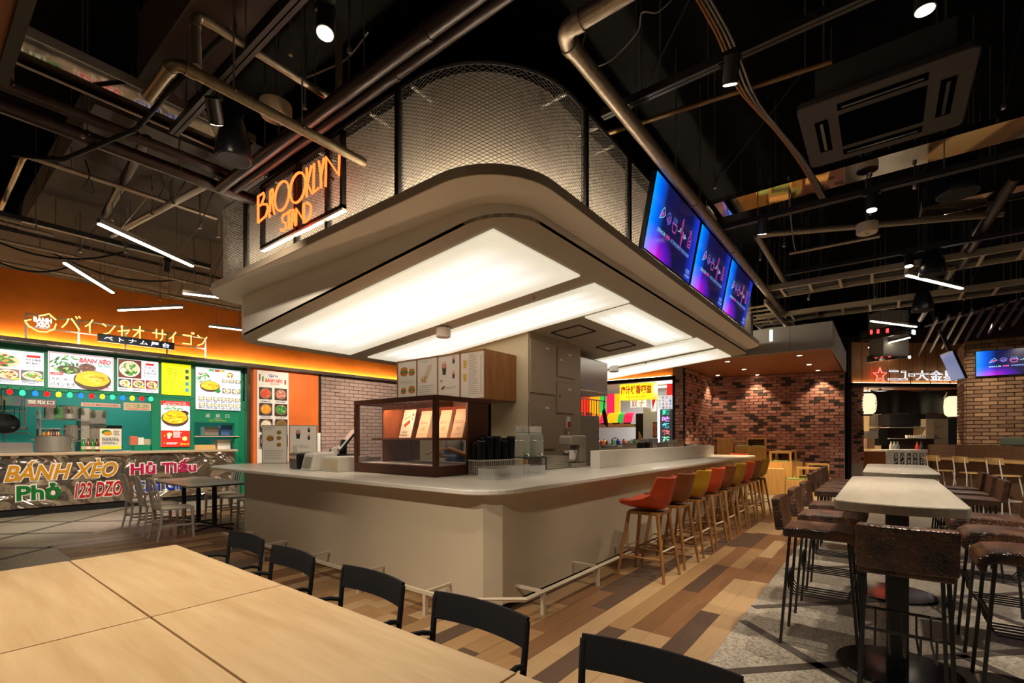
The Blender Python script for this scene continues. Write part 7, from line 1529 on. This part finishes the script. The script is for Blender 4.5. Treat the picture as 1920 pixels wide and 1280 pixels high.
# ================================================================== cable ladders
def ladder(lb, x0, x1, y0, y1, z, n):
    t = thing('cable_ladder', lb, 'cable tray', (x0,y0,z), 0, 'cable ladders'); L = y1-y0; W2 = x1-x0; cm = M['cream_metal']
    MB().box(-.02,0,0,.02,L,.1).build('side_rail', cm, t); MB().box(W2-.02,0,0,W2+.02,L,.1).build('side_rail', cm, t)
    for k in range(n): yy = L*(k+.5)/n; MB().box(.02,yy-.02,.0,W2-.02,yy+.02,.03).build('rung', cm, t)
    m = MB(); r = random.Random(n)
    for k in range(9): xx = .08+(W2-.16)*k/8; m.tube([(xx+r.uniform(-.03,.03), L*i/10, .04+r.uniform(0,.03)) for i in range(11)], .012, 5)
    m.build('cable_bundle', M['cable_dark'], t, kind='stuff')
    for k in range(4):
        for xx in (0,W2): MB().cyl((xx,L*(.1+.27*k),.1),(xx,L*(.1+.27*k),5.6-z),.006,6).build('hanger_rod', M['rod'], t)
M['cream_metal'] = mat('cable_ladder_beige','#a8977a',.5,.4); M['cable_dark'] = mat('cable_grey_black','#3a342e',.6)
ladder('beige cable ladder crossing above the tables, nearer one', 9.9,10.5,-4.5,1.7,4.15,14); ladder('beige cable ladder farther along above the wood soffit', 11.6,12.2,-4.0,2.2,4.02,14)
lx = thing('cable_ladder', 'short beige cable ladder running beside the canopy end', 'cable tray', (10.0,1.75,3.95), 0, 'cable ladders')
for yy in (0,.5): MB().box(0,yy-.02,0,3.2,yy+.02,.09).build('side_rail', M['cream_metal'], lx)
for k in range(9): MB().box(.2+.35*k,0,0,.24+.35*k,.5,.03).build('rung', M['cream_metal'], lx)
for k in range(3): MB().cyl((.3+1.2*k,0,.09),(.3+1.2*k,0,1.65),.006,6).build('hanger_rod', M['rod'], lx)
# ================================================================== loose cables
def cable(lb, pts, r, mt): o = Vector(pts[0]); t = thing('ceiling_cable', lb, 'cable', o, 0, 'loose ceiling cables'); MB().tube([Vector(p)-o for p in pts], r, 6).build('cable_run', mt, t, smooth=True); return t
cop = mat('cable_copper','#8a5a30',.5); gry = mat('cable_grey','#7a7066',.5)
def catm(P, n=6):
    P = [Vector(p) for p in P]; P = [P[0]]+P+[P[-1]]; out = []
    for i in range(1, len(P)-2):
        for k in range(n):
            t = k/n; a, b, c, d = P[i-1:i+3]; out.append(.5*((2*b)+(c-a)*t+(2*a-5*b+4*c-d)*t*t+(3*b-a-3*c+d)*t**3))
    out.append(P[-2]); return out
for k, (dx, mt_, lb) in enumerate([(0,cop,'orange-brown cable of the bundle crossing the lighting track'),(9,gry,'grey cable beside the orange-brown one crossing the track'),(18,gry,'second grey cable of the bundle crossing the track'),(-7,cop,'thin brown cable at the outer side of the bundle')]):
    cable(lb, catm([at(1290+dx,-40,4.75), at(1345+dx,55,4.6), at(1372+dx,118,4.5), at(1390+dx,165,4.42), at(1420+dx*.6,205,4.5), at(1462+dx*.4,252,4.5), at(1505+dx*.5,310,4.45), at(1540+dx*.4,372,4.4)]), .009, mt_)
cable('single drooping cable over the galvanised pipe elbow', catm([at(1110,0,4.9), at(1096,70,4.6), at(1084,122,4.35), at(1092,131,4.3)]), .007, gry); cable('thin arc of cable left of the hanging rods', catm([at(1278,-20,4.8), at(1235,22,4.7), at(1204,24,4.7), at(1195,60,4.9), at(1150,110,4.9), at(1120,125,4.9)]), .006, gry)
cable('pair of cables hanging beside the mirrored strip', catm([at(1478,330,4.5), at(1482,400,4.3), at(1488,455,4.2), at(1492,470,4.2)]), .008, gry); cable('grey cable loop over the tube light near the drum', catm([at(160,300,4.4), at(168,330,4.2), at(158,352,4.15), at(176,362,4.15), at(172,340,4.2)]), .007, M['blkmatt']); cable('pale cable sagging near the upper spotlight', catm([at(690,60,5.0), at(650,110,4.8), at(600,135,4.8), at(560,150,4.85)]), .008, gry)
for k, (p0, p1, lb) in enumerate([((0,455,4.3),(240,470,4.3),'long sagging black cable above the orange wall'),((90,470,4.4),(330,525,4.3),'black cable draped behind the level tube light'),((-40,470,4.2),(130,500,4.2),'black cable near the view edge over the orange wall')]): cable(lb, sag(at(*p0), at(*p1), .18), .014, M['blkmatt'])
# hangers with diagonal braces
def hanger(px, py, z, braces):                  # rods fixed in the slab: parts of the ceiling
    p = at(px, py, z); ce = bpy.data.objects['ceiling']
    r_ = MB().cyl(p, (p.x,p.y,5.6), .0075, 6).build('hanger_rod', M['rod'], ce); MB().lathe([(0,-.03),(.02,-.02),(.02,.02),(0,.03)], 8, p).build('lock_nut', M['steel'], r_)
    for (dx, dy) in braces: MB().cyl(p+Vector((0,0,.02)), (p.x+dx,p.y+dy,5.6), .006, 6).build('brace_rod', M['rod'], r_)
HN = [(1203,185,4.4,((.5,-.3),(.2,-.6))),(1267,318,4.3,()),(1340,350,4.3,((.9,-.2),(.6,-.8))),(1425,485,4.2,((.9,-.4),)),(1470,460,4.2,()),(1516,560,4.0,((.7,-.5),)),(1632,400,4.2,((.4,-.3),(-.3,.2))),(1640,560,4.0,()),(1715,350,4.3,((.3,-.6),)),(1808,560,4.0,((.5,-.6),)),(1856,300,4.4,()),(1882,200,4.5,((.4,-.2),)),
      (545,100,4.6,()),(572,200,4.5,((.3,.5),)),(655,95,4.7,()),(350,215,4.3,()),(155,255,4.2,()),(210,410,4.2,()),(235,470,4.1,((.6,.4),(-.4,.3))),(285,400,4.2,((.5,.2),)),(325,380,4.2,((-.5,.4),(.6,.1))),(375,425,4.1,((.4,-.3),)),(395,540,3.9,((.5,.1),)),(300,560,3.95,()),(150,470,4.1,((.7,.2),)),(440,100,4.6,((.2,.4),))]
for (px, py, z, br) in HN: hanger(px, py, z, br)
# ================================================================== exit sign, curved signs, louvre, tilted screen
p = at(1452,640,3.45); ex = thing('exit_sign', 'small white and green running-man exit sign hanging by the canopy end', 'sign', p, R(-50))
MB().box(-.1,-.03,0,.1,.03,.24).build('sign_box', mat('exit_white','#e8f0ec',.4,emis=(.7,.9,.85),es=.9), ex); MB().cyl((0,0,.24),(0,0,2.1),.008,6).build('hanger_rod', M['rod'], ex)
pr = Print(lambda u, z, e: (u,-.031-e,z)); GR = (.0,.35,.16); pr.ellipse(.02,.19,.015,.015,GR,10); pr.line([(.015,.17),(-.01,.11),(-.05,.07)],.018,GR); pr.line([(-.01,.11),(.03,.08),(.02,.04)],.018,GR); pr.line([(.012,.16),(.05,.14)],.012,GR); pr.line([(.012,.16),(-.03,.15)],.012,GR); pr.done('print', M['print_lit'], ex)
def arc_sign(lb, pL, pR, d, h, c1):
    a, b = atd(*pL, d), atd(*pR, d); c = (a+b)/2; t = thing('curved_sign', lb, 'sign', c, 0, 'curved glossy ring signs'); ax = (b-a)/2; nrm = Vector((-CO,-SI,0)); P = []
    for z in (0,h): P.append([ax*(-1+2*k/14)*1.0 + nrm*(.35*(1-(-1+2*k/14)**2)) + Vector((0,0,z)) for k in range(15)])
    MB().grid(P,.05).build('curved_band', mat('ring_chrome_dark','#8a8680',.12,.9), t, smooth=True)
    for f, cc in ((.12,(1,.05,.05)),(.2,(1,.05,.05)),(.32,(1,.08,.08)),(.85,(.8,.9,1)),(.92,(.8,.9,1))): 
        q = ax*(-1+2*f)+nrm*(.352*(1-(-1+2*f)**2)); MB().cb(q.x,q.y,h*.45,.05,.05,h*.4).build('lit_mark', M.setdefault('mk%d'%(cc[0]*10), emit('ring_mark_%d'%(cc[0]*10), cc, 2.5)), t)
    for f in (.15,.85): q = ax*(-1+2*f); MB().cyl(q+Vector((0,0,h)), (q.x,q.y,5.6-c.z), .008, 6).build('hanger_rod', M['rod'], t)
arc_sign('upper curved glossy dark sign ring before the lantern shop', (1613,640),(1716,626), 12.0,.24,1); arc_sign('lower curved glossy sign ring with red lights before the lantern shop', (1625,680),(1706,672), 12.8,.17,2)
a = atd(1642,668,12.6); b = atd(1690,592,12.6); dbx = thing('duct_box', 'pale grey box duct behind the curved signs', 'duct', (a+b)/2, R(-52.3)); MB().cb(0,0,.05,.66,.5,1.15).build('duct_body', mat('duct_pale','#a8a49a',.6), dbx, bev=.01); MB().cb(0,0,-.54,.7,.54,.03).build('duct_flange', M['steel_dull'], dbx)
for sx in (-.3,.3): MB().cyl((sx,0,.6),(sx,0,1.6),.008,6).build('hanger_rod', M['rod'], dbx)
lv = thing('ceiling_louvre', 'row of slanted steel slats hanging above the lantern shop', 'louvre', (0,0,4.0)); 
for k in range(9):
    a, b = at(1722+22*k,668-7*k,3.9), at(1757+22*k,600-5*k,4.1); d = (b-a).normalized(); s = d.cross(Vector((0,0,1))).normalized()*.02; u_ = Vector((0,0,.07)); o_ = Vector((0,0,4.0))
    MB().hexa([a-s-o_,b-s-o_,b+s-o_,a+s-o_,a-s+u_-o_,b-s+u_-o_,b+s+u_-o_,a+s+u_-o_]).build('slat', M['steel_dull'] if k < 4 else M['ceil_brown'], lv)
a, b = at(1735,612,4.2)-Vector((0,0,4)), at(1930,556,4.2)-Vector((0,0,4)); MB().tube([a,b], .03, 4).build('cross_rail', M['steel_dull'], lv)
for f in (.1,.5,.9): q = a.lerp(b,f); MB().cyl(q,(q.x,q.y,1.6),.007,6).build('hanger_rod', M['rod'], lv)
p = atd(1797,712,11.6); ts = thing('tilted_screen', 'pale blue screen seen almost edge-on beside the neon characters', 'screen', p); ts.rotation_euler = (R(20),0,R(-161))
MB().box(-.3,0,0,.3,.05,.72).build('casing', M['blkgloss'], ts); MB().box(-.28,-.004,.02,.28,.0,.7).build('picture', mat('screen_pale_blue','#5a6a90',.2,emis='#8a9ad0',es=.45), ts); MB().box(-.03,.05,.3,.03,.12,1.4).box(-.03,.05,1.4,.03,.12,2.45).build('mount_pole', M['blk'], ts)
# ================================================================== track spotlights (each lamp carries its own light)
W = 1.0
spot('track spotlight with starburst at the top edge left of the drum', (1.6,2.66,3.9), (1.0,2.2,0), 260*W, 75)
spot('track spotlight beside the big pendant speaker', (1.6,4.25,4.0), (3.2,6.6,.9), 170*W, 70)
spot('black cylinder spotlight in front of the air conditioner', (3.82,-.2,4.05), (3.9,-.1,0), 300*W, 70)
spot('black spotlight under the mirrored strip with stool reflections', (6.68,.1,4.0), (6.2,.3,0), 300*W, 75)
spot('black spotlight over the far high table', (9.2,-.3,4.0), (8.6,-.2,0), 300*W, 75)
spot('spotlight at the top corner of view by the brick wall side', (3.82,-1.25,4.1), (4.6,-.6,0), 260*W, 70)
spot('added unseen track spotlight above the near end of maple tables', (-.4,.8,4.0), (.8,1.4,.7), 300*W, 75); spot('added unseen track spotlight above the far end of maple tables', (-.4,3.4,4.0), (.9,3.0,.7), 300*W, 75)  # both added out of view to brighten the foreground tables
spot('black track spotlight aimed at the first bar stools', (3.82,.9,4.1), (5.6,1.7,.2), 190*W, 70); spot('spotlight on the near track aimed at the far stools', (6.68,1.2,4.02), (8.0,1.7,.2), 190*W, 70)
spot('added unseen track spotlight aimed at the plywood stools', (9.2,-2.2,4.02), (12.6,-1.6,.5), 520*W, 65)  # added out of view to brighten the wooden bar
track('added lighting track over the aisle beyond the canopy', (4.5,9.6,4.3), (10,9.6,4.3)); track('black lighting track in front of the tan brick wall', (15.2,-4.5,4.3), (15.2,-1.2,4.3))  # aisle track is added to hold the brick wall fill spots
for k, (p0, t0) in enumerate([((5.2,9.6,4.12),(5.6,12.3,1.6)),((7.0,9.6,4.12),(7.4,12.2,1.6)),((8.8,9.6,4.12),(9.2,12.2,1.6))]): spot('added aisle spotlight brightening the grey brick wall, %s along its track' % ['first','second','third'][k], p0, t0, 330*W, 80)  # added lamps behind the canopy to brighten the brick wall
for k, (p0, t0) in enumerate([((15.2,-1.9,4.12),(17.4,-2.2,2.0)),((15.2,-3.0,4.12),(17.4,-3.2,2.0))]): spot('small spotlight washing the tan brick wall, %s one' % ['nearer the corner','outer'][k], p0, t0, 190*W, 75)
for k, (p0, t0) in enumerate([((.6,8.75,4.05),(1.0,12.3,.6)),((2.6,8.75,4.05),(3.2,12.3,.6))]): spot('added spotlight above the slat-back chairs, %s' % ['towards the view edge','closer to the canopy'][k], p0, t0, 480*W, 80)  # added lamps to brighten the stall front and its aisle
def lamp(name, kind, loc, en, c, parent=None, **k):
    l = bpy.data.lights.new(name, kind); l.energy = en; l.color = c
    for a, b in k.items(): setattr(l, a, b)
    o = bpy.data.objects.new(name, l); COL.objects.link(o); o.location = loc; return o
# kitchen ceiling fittings inside the shops and the stall
def fitting(lb, p, en, c, sx=1.0, sy=.12, rz=0):
    t = thing('kitchen_light', lb, 'light', p, rz, 'kitchen ceiling lights'); MB().box(-sx/2,-sy/2,0,sx/2,sy/2,.05).build('housing', M['white'], t); MB().box(-sx/2+.02,-sy/2+.02,-.02,sx/2-.02,sy/2-.02,0).build('diffuser', M.setdefault('kl_%s'%en, emit('kitchen_tube_%s'%en, c, en)), t)
fitting('kitchen light inside the Vietnamese stall', VS.w(1.0,1.4,2.9), 42, (1,.94,.84), 2.4, .2, VS.a); fitting('kitchen light over the tray return', VS.w(4.2,1.2,2.9), 28, (1,.94,.84), 1.0, .15, VS.a); fitting('kitchen light inside the dumpling shop', SH2.w(.8,-1.6,2.95), 120, (.9,.95,1), 1.8, .2, SH2.a); fitting('kitchen light inside the lantern shop', S3.w(1.6,1.6,2.95), 130, (1,.82,.58), 2.4, .2, S3.a)
for u_, v_, en in ((WB.hit(1419,707)[0],.24,75),(WB.hit(1540,697)[0],.24,75),(WB.hit(1346,707)[0],.5,60),(1.2,2.4,240),(2.5,2.4,240)):
    lamp('downlight_beam', 'SPOT', WB.w(u_,v_,3.17), en, (1,.78,.5), spot_size=R(85), spot_blend=.4, shadow_soft_size=.04)
